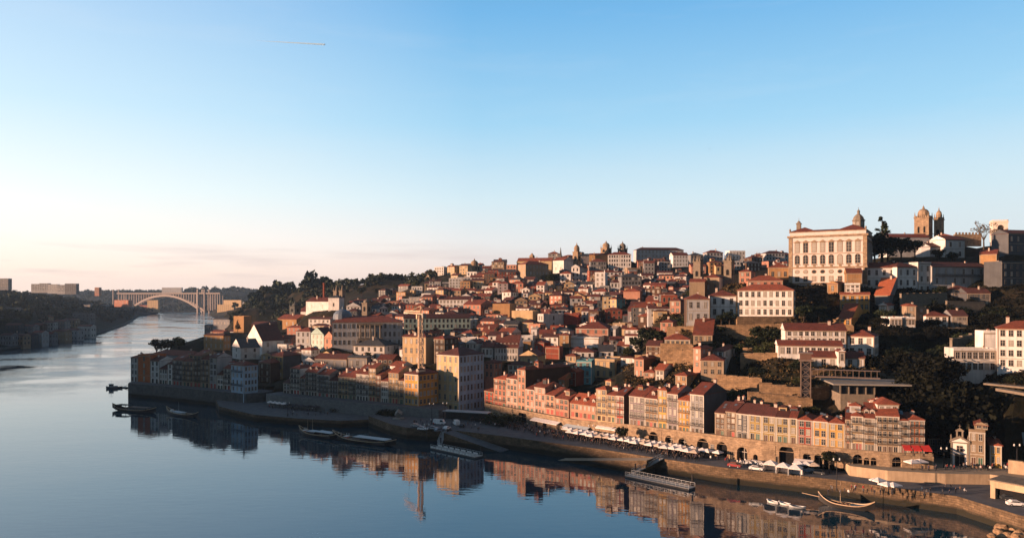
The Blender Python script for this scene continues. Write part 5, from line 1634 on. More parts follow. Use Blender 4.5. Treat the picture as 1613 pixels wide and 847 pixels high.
def canopy_building():
    Y = 258
    m, rz, w, d = solve(1324, 1378, 1420, Y, 8, 14)
    zb = zat(632, Y)
    root = thing('canopy_building', 'low concrete and glass building under a thin flat canopy', 'building', (m.x, m.y, zb), rz)
    FOOT.append((m.x, m.y, rz, w + 14, d)); CTRL.append((m.x, m.y, zb)); VIS.append((1312, 1430, 602, 632, Y))
    h = zat(606, Y) - zb
    mb = MB()
    mb.box(-w / 2, w / 2, 0, d, -6, h * .42, 0)
    for k in range(5):
        x = -w / 2 + w * k / 4
        mb.box(x - .2, x + .2, .1, .5, h * .42, h, 0)
    mb.box(-w / 2, w / 2, d - .3, d, h * .42, h, 0)
    mb.build('wall', M_GRANITE2, root)
    gb = MB(); gb.box(-w / 2 + .3, w / 2 - .3, .8, d - .5, h * .42, h - .02, 0); gb.build('glass_front', M_GLASS, root)
    cb = MB(); cb.box(-w / 2 - 3, w / 2 + 11, -2.5, d + 1, h, h + .5, 0); cb.build('canopy', M_CONC, root)
canopy_building()

# ---- the hillside itself, shaped from the levels of all buildings and walls
CP = np.array(CTRL)
def idw(X, Y):
    out = np.empty(X.shape)
    xf, yf, of = X.ravel(), Y.ravel(), out.ravel()
    for i in range(0, len(xf), 4000):
        d2 = (xf[i:i + 4000, None] - CP[None, :, 0]) ** 2 + (yf[i:i + 4000, None] - CP[None, :, 1]) ** 2
        w = 1.0 / (d2 + 16.0) ** 1.75
        of[i:i + 4000] = (w * CP[None, :, 2]).sum(1) / w.sum(1)
    return of.reshape(X.shape)
def city_z(x, y):
    return float(idw(np.array([x * 1.0]), np.array([y * 1.0]))[0])
Ys = [196.0]
while Ys[-1] < 6300:
    Ys.append(Ys[-1] + max(4.0, (Ys[-1] - 250) * 0.022))
Ys = np.array(Ys)
us = np.arange(-0.95, 1.10, 0.0125)
U, YY = np.meshgrid(us, Ys)
XX = U * YY
SD = polygon_sd(XX, YY, LAND)
ZZ = idw(XX, YY)
rng = np.random.default_rng(3)
near = YY < 520
T = np.where(near, (SD > 3.5).astype(float), np.clip((SD - 1) / np.maximum(8, 0.012 * YY), 0, 1))
ZZ = -4 + (ZZ + 4) * T
verts = np.stack([XX, YY, ZZ], -1).reshape(-1, 3)
nr, nc = XX.shape
faces = []
keep = (T > 0)
for i in range(nr - 1):
    for j in range(nc - 1):
        if keep[i, j] or keep[i + 1, j] or keep[i, j + 1] or keep[i + 1, j + 1]:
            a = i * nc + j
            faces.append((a, a + 1, a + nc + 1, a + nc))
me = bpy.data.meshes.new('hillside_ground')
me.from_pydata([tuple(v) for v in verts], [], faces)
me.materials.append(M_GROUND)
tag(link('hillside_ground', me), 'dark earth and scrub of the city hillside', 'ground', kind='structure')

# ------------------------------------------------------------------ far arch bridge
def arch_bridge():
    Yb = 2650
    A, B = at(188, 462, Yb + 70), at(350, 462, Yb - 50)
    d = B - A; Lg = math.hypot(d.x, d.y)
    root = thing('arch_bridge', 'long concrete arch bridge far down the river', 'bridge', (A.x, A.y, 0), math.atan2(d.y, d.x))
    mt = plaster('bridge concrete', (.31, .265, .24), .25)
    fx = lambda px: (px - 188) / (350 - 188) * Lg
    zd = zat(461.5, Yb)
    db = MB()
    db.box(0, Lg, -12, 12, zd - 3.6, zd, 0); db.box(0, Lg, -12.4, -12, zd - 1, zd + 1.4, 0)
    db.build('deck', mt, root)
    x0, x1 = fx(204), fx(322)
    xc, hw = (x0 + x1) / 2, (x1 - x0) / 2
    zs, zc = 8.0, zd - 5
    arch = lambda x: zs + (zc - zs) * (1 - ((x - xc) / hw) ** 2)
    for y in (-9.5, 6.0):
        mb = MB()
        n = 30
        for k in range(n):
            xa, xb = x0 + 2 * hw * k / n, x0 + 2 * hw * (k + 1) / n
            za, zb2 = arch(xa), arch(xb)
            th = 7.0
            for f in ([(xa, y, za - th), (xb, y, zb2 - th), (xb, y, zb2), (xa, y, za)], [(xa, y + 3.5, za - th), (xb, y + 3.5, zb2 - th), (xb, y + 3.5, zb2), (xa, y + 3.5, za)],
                      [(xa, y, za), (xb, y, zb2), (xb, y + 3.5, zb2), (xa, y + 3.5, za)], [(xa, y, za - th), (xb, y, zb2 - th), (xb, y + 3.5, zb2 - th), (xa, y + 3.5, za - th)]):
                mb.face(f, 0)
        mb.build('arch_rib', mt, root)
    def col(x, zb, zt, wd=2.6):
        mb = MB()
        for y in (-9, 6.2): mb.box(x - wd / 2, x + wd / 2, y, y + 2.8, zb, zt, 0)
        mb.build('pier', mt, root)
    x = x0 + 8
    while x < x1 - 4:
        if zd - 3.6 - arch(x) > 3: col(x, arch(x) - 1, zd - 3.62)
        x += 10.5
    x = 6
    while x < x0:
        col(x, 20, zd - 3.62); x += 10.5
    x = fx(331)
    while x < Lg:
        col(x, 10, zd - 3.62); x += 9.5
    for px in (316, 326.5):
        mb = MB(); x = fx(px)
        for y in (-14, 11): mb.box(x - 2.2, x + 2.2, y, y + 3, 0, zd + 13, 0)
        mb.box(x - 2.0, x + 2.0, -11, 11, zd - 9, zd - 4, 0)
        mb.build('pylon', mt, root)
    for px in (190.5, 181.5):
        mb = MB(); x = fx(px); mb.box(x - 1.6, x + 1.6, -12, -8, 20, zd + 13, 0); mb.build('pylon', mt, root)
arch_bridge()

# ------------------------------------------------------------------ far banks: buildings
def F(label, px0, pxc, px1, ye, yb, Y, a, wall, roof='hip', rmat='rust', floors=3, bays=4, sbr=2, name='house', cat='house', **k):
    n0 = len(CTRL)
    k.setdefault('sink', 6)
    k.setdefault('d', 10)
    r = E(label, px0, pxc, px1, ye, yb, Y, a, wall, roof, rmat, floors, bays, sbr, name, cat, near=1, chim=0, **k)
    del CTRL[n0:]
    return r
F('tall cream apartment slab seen under the far bridge, lit by the sun', 232, 249, 251, 473, 489, 2500, 10, 'cream', 'flat', 'concrete', 6, 6, name='apartment_block', cat='apartment block')
F('dim lower house left of the sunlit slab under the bridge', 218, 232, 233, 481, 490, 2520, 10, 'rose', 'hip', 'rust', 2, 4)
F('big lit apartment block right of the far bridge, upper terrace', 352, 380, 384, 473, 483, 2280, 15, 'cream', 'flat', 'concrete', 3, 9, name='apartment_block', cat='apartment block')
F('lit apartment block right of the far bridge, lower front', 342, 368, 370, 480, 491, 2240, 15, 'cream', 'flat', 'concrete', 4, 8, name='apartment_block', cat='apartment block')
F('pale low building right of the lit apartment blocks', 382, 398, 402, 476, 484, 2200, 10, 'pale grey', 'flat', 'concrete', 2, 5, name='apartment_block', cat='apartment block')
F('long pale roofed hall on the skyline over the far bridge', 255, 286, 290, 453, 461, 3000, 6, 'pale grey', 'flat', 'concrete', 2, 8, name='hall', cat='hall')
F('pale warehouse at the waterline right of the far bridge', 322, 345, 350, 513, 521, 1180, 20, 'dark grey', 'gx', 'slate', 1, 6, name='warehouse', cat='warehouse')
F('grey riverside shed before the tan house', 336, 362, 368, 503, 513, 1000, 20, 'grey', 'gx', 'slate', 1, 5, name='warehouse', cat='warehouse')
sk = [(-3, 13, 439, 452, 1500, 'grey', 'grey tower block at the left edge of the skyline', 5), (49, 62, 447.5, 457, 1750, 'pale grey', 'leftmost pale block of the stepped skyline group', 4),
      (62, 76, 446.5, 457, 1740, 'pale grey', 'second pale block of the stepped skyline group', 4), (75, 90, 448, 458, 1730, 'pale grey', 'third pale block of the stepped skyline group', 4),
      (90, 102, 449, 459, 1720, 'pale grey', 'rightmost pale block of the stepped skyline group', 4), (102, 120, 447, 459, 1650, 'grey', 'dark block at right end of the stepped skyline group', 4),
      (149, 156, 453, 462, 1800, 'pink', 'small pinkish block alone on the left skyline', 3)]
for a, b_, ye, yb, Y, c, lab, fl in sk:
    F(lab, a, b_, b_ + 1, ye, yb, Y, 4, c, 'flat', 'concrete', fl, 5, name='skyline_block', cat='apartment block')
# wine lodges and houses along the left bank
lod = random.Random(21)
bank = [(0, 18, 528, 544, 860, 'grey', 'gx', 'maroon', 'leftmost grey lodge at the waterline'), (18, 36, 529, 544, 872, 'beige', 'gx', 'maroon', 'beige lodge second along the waterline'),
        (36, 50, 527, 544, 885, 'dark grey', 'hip', 'maroon', 'dark square lodge near the waterline'), (50, 66, 524, 542, 905, 'pale grey', 'gx', 'rust', 'pale lodge with white gable patch'),
        (66, 82, 526, 541, 925, 'grey', 'gx', 'rust', 'grey lodge right of the pale gabled lodge'), (82, 102, 522, 538, 955, 'beige', 'gx', 'rust', 'beige lodge with long rust roof'),
        (102, 122, 520, 536, 985, 'pale grey', 'gx', 'rust', 'pale lodge under the large red roof'), (122, 143, 514, 532, 1020, 'white', 'gx', 'rust', 'white-ended red-roofed lodge closest to the headland'),
        (30, 52, 514, 524, 930, 'grey', 'gx', 'maroon', 'upper grey roof behind the waterline lodges'), (52, 66, 512, 522, 945, 'brown', 'gx', 'rust', 'upper brown house behind the waterline lodges'),
        (66, 84, 508, 521, 965, 'pale grey', 'hip', 'maroon', 'upper pale house amid the dark roofs'), (84, 102, 506, 518, 995, 'grey', 'gx', 'rust', 'upper grey house with rusty roof'),
        (100, 118, 504, 515, 1030, 'beige', 'gx', 'maroon', 'upper beige house behind the red-roofed lodges'), (8, 30, 512, 526, 915, 'dark grey', 'gx', 'maroon', 'dark long roof over the leftmost lodges'),
        (114, 142, 494, 505, 1120, 'grey', 'flat', 'concrete', 'terraced pale block above the red-roofed lodges'), (120, 142, 479, 487, 1200, 'grey', 'gx', 'slate', 'grey house higher on the wooded bank'),
        (150, 168, 480, 488, 1330, 'pale grey', 'gx', 'maroon', 'pale gabled house on the wooded headland'), (155, 175, 491, 496, 1340, 'white', 'gx', 'maroon', 'low white lodge near the headland wall'),
        (182, 195, 488, 494, 1500, 'pale grey', 'gx', 'maroon', 'small pale lodge close to the headland tip'), (180, 202, 473, 479, 1700, 'rose', 'flat', 'concrete', 'rosy flat building on the headland top'),
        (0, 26, 487, 494, 1080, 'grey', 'gx', 'slate', 'grey long shed in the trees at the left edge'), (60, 75, 499, 508, 1000, 'beige', 'hip', 'rust', 'small beige house amid the dark bank trees')]
def bank_distance(px, yb, Y):
    u = (px - CX) / FPX
    for y in np.arange(845, 2400, 6.0):
        P = Vector((u * y, y))
        best = min(((along(s)[0] - P).length, s) for s in range(1100, int(total) - 200, 15))
        A, t = along(best[1])
        if P.x > A.x + 3: continue
        if gaia_h(A, best[0]) >= zat(yb, y) - .3: return float(y)
    return Y
for (a, b_, ye, yb, Y, c, rt, rm, lab) in bank:
    Yn = bank_distance((a + b_) / 2, yb, Y)
    Y = Yn + 4
    F(lab, a, b_, b_ + 1.5, ye, yb, Y, lod.uniform(2, 26), c, rt, rm, 2, 4, 2, name='riverside_lodge', cat='lodge', group='lodges on the far left bank')
mb = MB()
for a, b_ in zip([along(s)[0] for s in np.linspace(900, 2300, 30)], [along(s)[0] for s in np.linspace(948, 2348, 30)]):
    mb.face([(a.x + .6, a.y, -1), (b_.x + .6, b_.y, -1), (b_.x + .6, b_.y, 4.4), (a.x + .6, a.y, 4.4)], 0)
tag(mb.build('bank_wall', M_DSTONE), 'dark embankment wall along the far left bank', 'wall')

# ------------------------------------------------------------------ houses that fill the slope
LMK = [((663, 540), 'the tower crane'), ((580, 520), 'the long grey palace'), ((528, 470), 'the twin-belfry white church'), ((976, 405), 'the domed monastery'), ((842, 430), 'the ruined tenement'),
       ((1205, 480), 'the long white school'), ((723, 590), 'the cream corner house'), ((517, 540), 'the pink gable house'), ((690, 512), 'the long mint building'),
       ((1126, 440), 'the twin-belfry pale church'), ((790, 492), 'the blank tan cube'), ((800, 556), 'the white mansard building'), ((940, 526), 'the peach building'), ((920, 588), 'the teal house'),
       ((716, 480), 'the nine-window white building'), ((996, 465), 'the peach block'), ((1007, 580), 'the pink tower-like house'), ((908, 405), 'the bell-domed tower'), ((1040, 404), 'the skyline court building'),
       ((1100, 488), 'the grey loggia house'), ((450, 515), 'the ochre church nave'), ((748, 420), 'the far domed pavilion'), ((850, 620), 'the salmon terrace'), ((867, 504), 'the white flat-roofed house'), ((1243, 405), 'the cliff palace')]
USED = {}
def where_words(px, py):
    best = min(LMK, key=lambda l: (l[0][0] - px) ** 2 + 1.6 * (l[0][1] - py) ** 2)
    dx, dy = px - best[0][0], py - best[0][1]
    side = ('right of' if dx > 0 else 'left of') if abs(dx) > 1.3 * abs(dy) else ('below' if dy > 0 else 'above')
    return side, best[1]
PEND = []
def inside_any(m, rz, w, d, pad=.1):
    c, s = math.cos(rz), math.sin(rz)
    pts = [(m[0] + c * (u * w) - s * (v * d), m[1] + s * (u * w) + c * (v * d)) for u in (-.5, -.25, 0, .25, .5) for v in (0, .33, .66, 1)]
    for (fx, fy, fr, fw, fd) in FOOT:
        if abs(fx - m[0]) > fw + fd + w + d or abs(fy - m[1]) > fw + fd + w + d: continue
        c2, s2 = math.cos(-fr), math.sin(-fr)
        for (x, y) in pts:
            lx, ly = c2 * (x - fx) - s2 * (y - fy), s2 * (x - fx) + c2 * (y - fy)
            if -fw / 2 - pad < lx < fw / 2 + pad and -pad < ly < fd + pad: return True
    return False
def blocks_view(px0, px1, ytop, Y, allow=.35):
    for (a, b_, ye, yb, Yv) in VIS:
        if Yv <= Y + 2: continue
        ovl = min(px1, b_) - max(px0, a)
        if ovl > 2 and ytop < yb - (yb - ye) * allow: return True
    return False
fr = random.Random(77)
COLS = ['white', 'pale grey', 'white', 'pale grey', 'white', 'cream', 'pale grey', 'grey', 'white', 'cream', 'grey', 'beige', 'rose', 'pink', 'sand', 'tan', 'white', 'white', 'cream', 'brick red', 'brown', 'dark grey', 'lilac grey']
RFS = ['rust', 'rust', 'maroon', 'maroon', 'rust', 'terracotta', 'maroon', 'slate']
RWORD = {'rust': 'rust-red', 'maroon': 'dark maroon', 'terracotta': 'terracotta', 'slate': 'dark slate', 'orange': 'orange', 'concrete': 'flat grey'}
EXTRA = []
def try_fill(px, Y, wmin, wmax, hmin, hmax, yaw, yawj, far=False):
    X = (px - CX) / FPX * Y
    z = city_z(X, Y)
    w, d, h = fr.uniform(wmin, wmax), fr.uniform(7.5, 12), fr.uniform(hmin, hmax)
    rz = -R(yaw + fr.uniform(-yawj, yawj))
    m = Vector((X, Y))
    sd = polygon_sd(np.array([X]), np.array([Y]), LAND)[0]
    if sd < 14: return False
    if inside_any(m, rz, w, d): return False
    py_base = proj((X, Y, z))[1]
    rt = fr.choice(['hip', 'gx', 'gx', 'gx', 'gy', 'hip', 'flat'] if not far else ['hip', 'gx', 'gx', 'flat'])
    pit = fr.uniform(20, 27)
    rise = (min(w, d) / 2 if rt == 'hip' else d / 2 if rt == 'gx' else w / 2 if rt == 'gy' else 1.2) * math.tan(R(pit))
    hpx = w / 2 / Y * FPX
    for _ in range(3):
        ytop = proj((X, Y, z + h + rise))[1]
        if not blocks_view(px - hpx, px + hpx, ytop, Y): break
        h *= .78
        if h < 3.2: return False
    else:
        return False
    col, rm = fr.choice(COLS), ('concrete' if rt == 'flat' else fr.choice(RFS))
    fl = max(1, round(h / 3.1))
    side, lm = where_words(px, (py_base + ytop) / 2)
    size = 'low' if fl == 1 else ('tall' if fl >= 4 else ('broad' if w > 14 else 'small'))
    o, top = house('house', 'x', 'house', (m.x, m.y, z), rz, w, d, h, fl, max(2, int(w / 3)), max(1, int(d / 3.4)), 1, col, rt, rm, pit, near=1, doors=False,
                   chim=1 if fr.random() < .6 else 0, sink=9, win=fr.choice(['white', 'stone']), cornice=False, annex=int(fr.random() < .55), attic=int(rt != 'flat' and fr.random() < .3))
    key = (size, col, RWORD[rm], side, lm)
    PEND.append((o, key, (px - 0, (py_base + ytop) / 2)))
    VIS.append((px - hpx, px + hpx, ytop + 2, py_base, Y))
    return True
def fill_all():
    cnt = 0
    Y = 352.0
    while Y < 660:
        px = 410 + fr.uniform(0, 10)
        while px < 1075:
            lim0 = 400 if Y > 430 else np.interp(Y, [350, 430], [700, 430])
            lim1 = np.interp(Y, [350, 400, 520, 660], [980, 1040, 1085, 1085])
            ok = lim0 < px < lim1 and not (700 < px < 770 and Y < 372)
            yaw = np.interp(px, [430, 700, 1000], [22, 22, 18])
            if ok and try_fill(px, Y, 6.5, 13.5, 4.2, 9.5, yaw, 16): cnt += 1
            px += fr.uniform(4, 8) / Y * FPX
        Y += fr.uniform(6.0, 8.0)
    return cnt
nf1 = fill_all()
def fill_ring():
    cnt = 0
    for Y in (664, 682, 700, 722, 744, 766):
        px = 560 + fr.uniform(0, 10)
        while px < 1240:
            if Y < 740 or px > 760:
                if try_fill(px, Y + fr.uniform(-6, 6), 9, 17, 7, 12, 8 if px < 950 else -6, 16, True): cnt += 1
            px += fr.uniform(9, 16) / Y * FPX
    for _ in range(80):                                         # a looser scatter up the wooded shoulder on the left
        px, Y = fr.uniform(600, 800), fr.uniform(700, 900)
        if try_fill(px, Y, 9, 15, 6, 10, 20, 20, True): cnt += 1
    for _ in range(14):
        px, Y = fr.uniform(340, 440), fr.uniform(560, 900)
        if try_fill(px, Y, 10, 18, 5, 8, 25, 15, True): cnt += 1
    return cnt
nf2 = fill_ring()
# only the largest in the photo stay single houses; the small far rest reads as one roofscape
def apparent(e):
    o = e[0]; n = len([c for c in o.children])
    wm = next(c for c in o.children if c.name.startswith('wall'))
    dx, dz = wm.dimensions.x, wm.dimensions.z
    return dx * dz / o.location.y ** 2
PEND.sort(key=apparent, reverse=True)
LIMIT = 292 - (NHOUSE[0] - nf1 - nf2 - 84 - 0)
KEEP = 195
rest = PEND[KEEP:]; del PEND[KEEP:]
if rest:
    V, Fc, Mi, slots = [], [], [], []
    for o, key, pos in rest:
        M = Matrix.Translation(o.location) @ Matrix.Rotation(o.rotation_euler.z, 4, 'Z')
        stack = list(o.children)
        while stack:
            c = stack.pop()
            stack += list(c.children)
            b = len(V)
            V += [tuple(M @ v.co) for v in c.data.vertices]
            idx = []
            for m_ in c.data.materials:
                if m_ not in slots: slots.append(m_)
                idx.append(slots.index(m_))
            for p in c.data.polygons:
                Fc.append(tuple(b + i for i in p.vertices)); Mi.append(idx[p.material_index])
        kids = [o] + [k for k in o.children_recursive]
        for k in kids: bpy.data.objects.remove(k)
    me = bpy.data.meshes.new('distant_roofscape')
    me.from_pydata(V, [], Fc)
    for m_ in slots: me.materials.append(m_)
    me.polygons.foreach_set('material_index', Mi)
    tag(link('distant_roofscape', me), 'mass of small far houses and roofs packed over the slope', 'houses', kind='stuff')
groups = {}
for o, key, pos in PEND: groups.setdefault(key, []).append((o, pos))
lm_pos = {n: p for p, n in LMK}
for key, lst in groups.items():
    size, col, rw, side, lm = key
    p0 = lm_pos[lm]
    lst.sort(key=lambda e: (e[1][0] - p0[0]) ** 2 + (e[1][1] - p0[1]) ** 2)
    for i, (o, _) in enumerate(lst):
        o['label'] = f"{size} {col} house with {rw} roof{'' if len(lst) == 1 else ', ' + ordinal(i) + ' nearest'} {side} {lm}"
        o['group'] = 'houses crowding the slope'
print('houses', NHOUSE[0], 'fill', nf1, nf2)

# ------------------------------------------------------------------ trees
def leaf_arrays(centers, radii, per, size, rg, flat=.8):
    """random leaf-clump quads spread through ellipsoids"""
    V = []
    for (c, r, n) in zip(centers, radii, per):
        p = rg.normal(size=(n, 3)); p /= np.linalg.norm(p, axis=1)[:, None]
        p *= (rg.random((n, 1)) ** .45)
        p = p * np.array([r, r, r * flat]) + np.array(c)
        a = rg.normal(size=(n, 3)); a /= np.linalg.norm(a, axis=1)[:, None]
        b = rg.normal(size=(n, 3)); b -= a * (a * b).sum(1)[:, None]; b /= np.linalg.norm(b, axis=1)[:, None]
        s = size * (0.6 + .8 * rg.random((n, 1)))
        V.append(np.stack([p - a * s - b * s * .7, p + a * s - b * s * .7, p + a * s * .8 + b * s * .7, p - a * s * .8 + b * s * .7], 1).reshape(-1, 3))
    return np.concatenate(V)
def quads_mesh(name, V, mat):
    n = len(V) // 4
    me = bpy.data.meshes.new(name)
    me.vertices.add(len(V)); me.vertices.foreach_set('co', V.astype(np.float32).ravel())
    me.loops.add(len(V)); me.loops.foreach_set('vertex_index', np.arange(len(V), dtype=np.int32))
    me.polygons.add(n); me.polygons.foreach_set('loop_start', np.arange(0, len(V), 4, dtype=np.int32))
    me.materials.append(mat)
    me.update(); me.validate()
    return me
rg = np.random.default_rng(9)
def crown_mesh(kind, mat, seed):
    q = np.random.default_rng(seed)
    if kind == 'conifer':
        cs, rs = [], []
        for k in range(16):
            z = .16 + .82 * k / 16; r = .30 * (1 - (k / 16) ** .9) + .02
            m_ = max(1, int(7 * (1 - k / 17)))
            for j in range(m_):
                a = q.random() * 6.28
                cs.append((r * .7 * math.cos(a), r * .7 * math.sin(a), z)); rs.append(r * .5 + .015)
        return quads_mesh('crown', leaf_arrays(cs, rs, [26] * len(cs), .022, q, .45), mat)
    if kind == 'sparse':
        cs = [(q.normal() * .18, q.normal() * .18, .55 + q.random() * .42) for _ in range(22)]
        return quads_mesh('crown', leaf_arrays(cs, [.10] * 22, [26] * 22, .016, q), mat)
    if kind == 'bush':
        cs = [(q.normal() * .26, q.normal() * .26, .35 + q.random() * .32) for _ in range(26)]
        return quads_mesh('crown', leaf_arrays(cs, [.28] * 26, [70] * 26, .035, q), mat)
    cs, rs = [], []
    for _ in range(22):
        a, r = q.random() * 6.28, .30 * q.random() ** .5
        cs.append((r * math.cos(a), r * math.sin(a), .48 + q.random() * .40)); rs.append(.10 + .08 * q.random())
    return quads_mesh('crown', leaf_arrays(cs, rs, [60] * 22, .026, q), mat)
def trunk_mesh(kind):
    mb = MB()
    top = .9 if kind == 'conifer' else .55
    mb.tube((0, 0, -.25), (.01, .0, top * .6), .035, .022, 7)
    mb.tube((.01, 0, top * .6), (0, .01, top), .022, .008, 6)
    if kind != 'conifer':
        for a in (.3, 1.9, 3.4, 5.0):
            mb.tube((.01, 0, top * .55), (.20 * math.cos(a), .20 * math.sin(a), top * 1.25), .016, .005, 5)
    return mb.mesh('trunk', M_BARK)
CROWNS = {(k, m.name): [crown_mesh(k, m, 31 + 7 * i) for i in range(2)] for k, m in (('broad', F_DARK), ('broad', F_MID), ('bush', F_DARK), ('bush', F_MID), ('bush', F_DRY), ('conifer', F_DARK), ('sparse', F_DRY), ('bush', F_BLACK))}
TRUNKS = {k: trunk_mesh(k) for k in ('broad', 'bush', 'conifer', 'sparse')}
TREES = []
def tree(label, px, pyb, Y, h, kind='broad', mat=None, wide=1.0, z=None, name=None):
    mat = mat or F_DARK
    X = (px - CX) / FPX * Y
    z = city_z(X, Y) if z is None else z
    if pyb is not None: z = min(z, zat(pyb, Y) + .5) if z > zat(pyb, Y) + 3 else zat(pyb, Y)
    nm = name or ('conifer_tree' if kind == 'conifer' else 'shrub' if kind == 'bush' else 'tree')
    r = thing(nm, label, 'shrub' if kind == 'bush' else 'tree', (X, Y, z), fr.uniform(0, 6.28), None)
    r.scale = (h * wide, h * wide, h)
    link('trunk', TRUNKS[kind], r); link('crown', fr.choice(CROWNS[(kind, mat.name)]), r)
    TREES.append((X, Y))
    return r
tree('tall dark conifer right beside the palace', 1389, 410, 430, 26, 'conifer', wide=1.0)
tree('broad dark tree at the foot of the tall conifer', 1378, 412, 425, 15, wide=1.2)
tree('dark round tree below the cathedral nave, left', 1398, 414, 428, 15, wide=1.3)
tree('dark round tree below the cathedral nave, middle', 1420, 412, 432, 14, wide=1.3)
tree('dark round tree below the cathedral nave, right', 1441, 408, 430, 11, wide=1.3)
tree('low dark tree before the low cathedral annex', 1478, 414, 430, 8, wide=1.3)
tree('low dark tree under the white two-windowed house', 1500, 415, 428, 7, wide=1.4)
tree('thin half-bare tree left of the crenellated tower', 1550, 392, 440, 16, 'sparse', F_DRY)
tree('half-bare tree right before the crenellated tower', 1572, 392, 438, 13, 'sparse', F_DRY)
tree('dark bushy tree under the crenellated tower', 1584, 396, 434, 11, wide=1.2)
tree('large dark tree below the left end of the school terrace', 1205, 556, 325, 12, wide=1.35)
tree('dark tree left of the large one under the school terrace', 1188, 560, 322, 8.5, wide=1.4)
tree('dark tree right of the large one under the school terrace', 1226, 556, 322, 10, wide=1.3)
tree('small dark tree on the terrace by the loggia house', 1149, 511, 344, 6.5, wide=1.5)
tree('dark hedge-like tree on the terrace left of the stone wall', 1136, 511, 344, 5, wide=1.5)
tree('dark tree at the right corner of the school', 1266, 512, 340, 9, wide=1.3)
tree('dark tree below the small stone sheds', 1290, 505, 345, 7, wide=1.6)
tree('tall dark tree in the middle garden, left', 1004, 565, 366, 11, wide=.9)
tree('tall dark tree in the middle garden, centre', 1021, 560, 362, 14, wide=.9)
tree('tall dark tree in the middle garden, right', 1036, 560, 360, 12, wide=.9)
tree('green tree on the garden slope left of the tall trees', 990, 570, 368, 8, 'broad', F_MID, 1.2)
tree('round dark tree on the quay beside the crowd', 788, 674, 326, 7.5, 'bush', F_DARK, 1.45, 5.0)
tree('dark tree among the parasols', 980, 700, 280, 6.8, 'broad', F_DARK, 1.0, 5.0)
tree('round dark tree by the arcade wall, right of the white tents', 1306, 740, 235, 6.5, 'broad', F_DARK, 1.1, 6.0)
tree('dark leafy tree at river bend, left', 247, 562, 535, 13, wide=1.2)
tree('dark leafy tree at river bend, middle', 264, 560, 545, 13, wide=1.2)
tree('olive leafy tree at river bend, right', 281, 558, 550, 14, 'broad', F_MID, 1.1)
tree('dark cypress in front of the tan riverside house', 374.5, 520, 600, 9, 'conifer', wide=.8)
tree('dark bushy tree under the lower-quay street wall', 533, 652, 372, 4.5, 'bush', F_DARK, 1.1, 3.2)
tree('second bushy tree under the lower-quay street wall', 606, 658, 352, 5, 'bush', F_DARK, 1.1, 3.2)
tree('third bushy tree under the lower-quay street wall', 622, 660, 349, 5, 'bush', F_DARK, 1.1, 3.2)
for i, (px, Y, h) in enumerate(((1448, 262, 12), (1458, 257, 13), (1468, 256, 12), (1477, 257, 13), (1487, 257, 11), (1440, 272, 12), (1462, 270, 13), (1432, 285, 11), (1446, 296, 11), (1500, 262, 8), (1466, 250, 19), (1474, 249, 20), (1483, 250, 20), (1491, 251, 18))):  # dark gully growth; the tallest trees added to shade the mansion further right
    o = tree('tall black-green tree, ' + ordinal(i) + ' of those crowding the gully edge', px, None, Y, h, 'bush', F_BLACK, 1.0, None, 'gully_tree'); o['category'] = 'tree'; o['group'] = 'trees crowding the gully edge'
tr = random.Random(8)
def scatter(n, box, Yr, hr, kinds, phrase, group, wide=(1.0, 1.5)):
    got = []
    for _ in range(n * 6):
        if len(got) >= n: break
        px, Y = tr.uniform(*box[:2]), tr.uniform(*Yr)
        X = (px - CX) / FPX * Y
        z = city_z(X, Y)
        py = proj((X, Y, z))[1]
        if not (box[2] < py < box[3]) or inside_any((X, Y), 0, 2, 2, .3): continue
        h = tr.uniform(*hr)
        if blocks_view(px - h * .4 / Y * FPX, px + h * .4 / Y * FPX, proj((X, Y, z + h * .8))[1], Y, .3): continue
        k, mt = tr.choice(kinds)
        got.append((px, tree('x', px, None, Y, h, k, mt, tr.uniform(*wide), z)))
    got.sort(key=lambda e: e[0])
    for i, (_, o) in enumerate(got):
        o['label'] = f"{'bushy' if o['category'] == 'shrub' else 'leafy'} {o['category']}, {ordinal(i)} from left {phrase}"
        o['group'] = group
scatter(18, (985, 1170, 520, 640), (285, 380), (3, 6.5), [('bush', F_MID), ('bush', F_DRY), ('broad', F_MID), ('bush', F_DARK)], 'on the terraced gardens', 'garden greenery')
scatter(14, (972, 1092, 468, 565), (375, 480), (4, 8), [('broad', F_DARK), ('broad', F_MID), ('bush', F_MID), ('bush', F_DARK)], 'on the slope above the pink tower-like house', 'slope trees')
scatter(18, (1130, 1320, 540, 660), (255, 330), (2.5, 5), [('bush', F_DARK), ('bush', F_DRY), ('bush', F_MID)], 'on the slope below the convent', 'slope shrubs')
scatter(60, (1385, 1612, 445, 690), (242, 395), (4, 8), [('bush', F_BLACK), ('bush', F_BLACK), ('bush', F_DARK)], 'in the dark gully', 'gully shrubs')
scatter(16, (820, 960, 430, 470), (600, 700), (5, 9), [('bush', F_DARK), ('broad', F_DARK)], 'on the bank under the hilltop church', 'hilltop trees')
scatter(20, (560, 800, 420, 470), (700, 960), (7, 12), [('broad', F_DARK), ('broad', F_MID)], 'among roofs near the wooded ridge', 'ridge trees')
scatter(26, (480, 1000, 480, 620), (380, 600), (5, 8), [('broad', F_DARK), ('broad', F_MID)], 'between the close-packed roofs', 'courtyard trees')

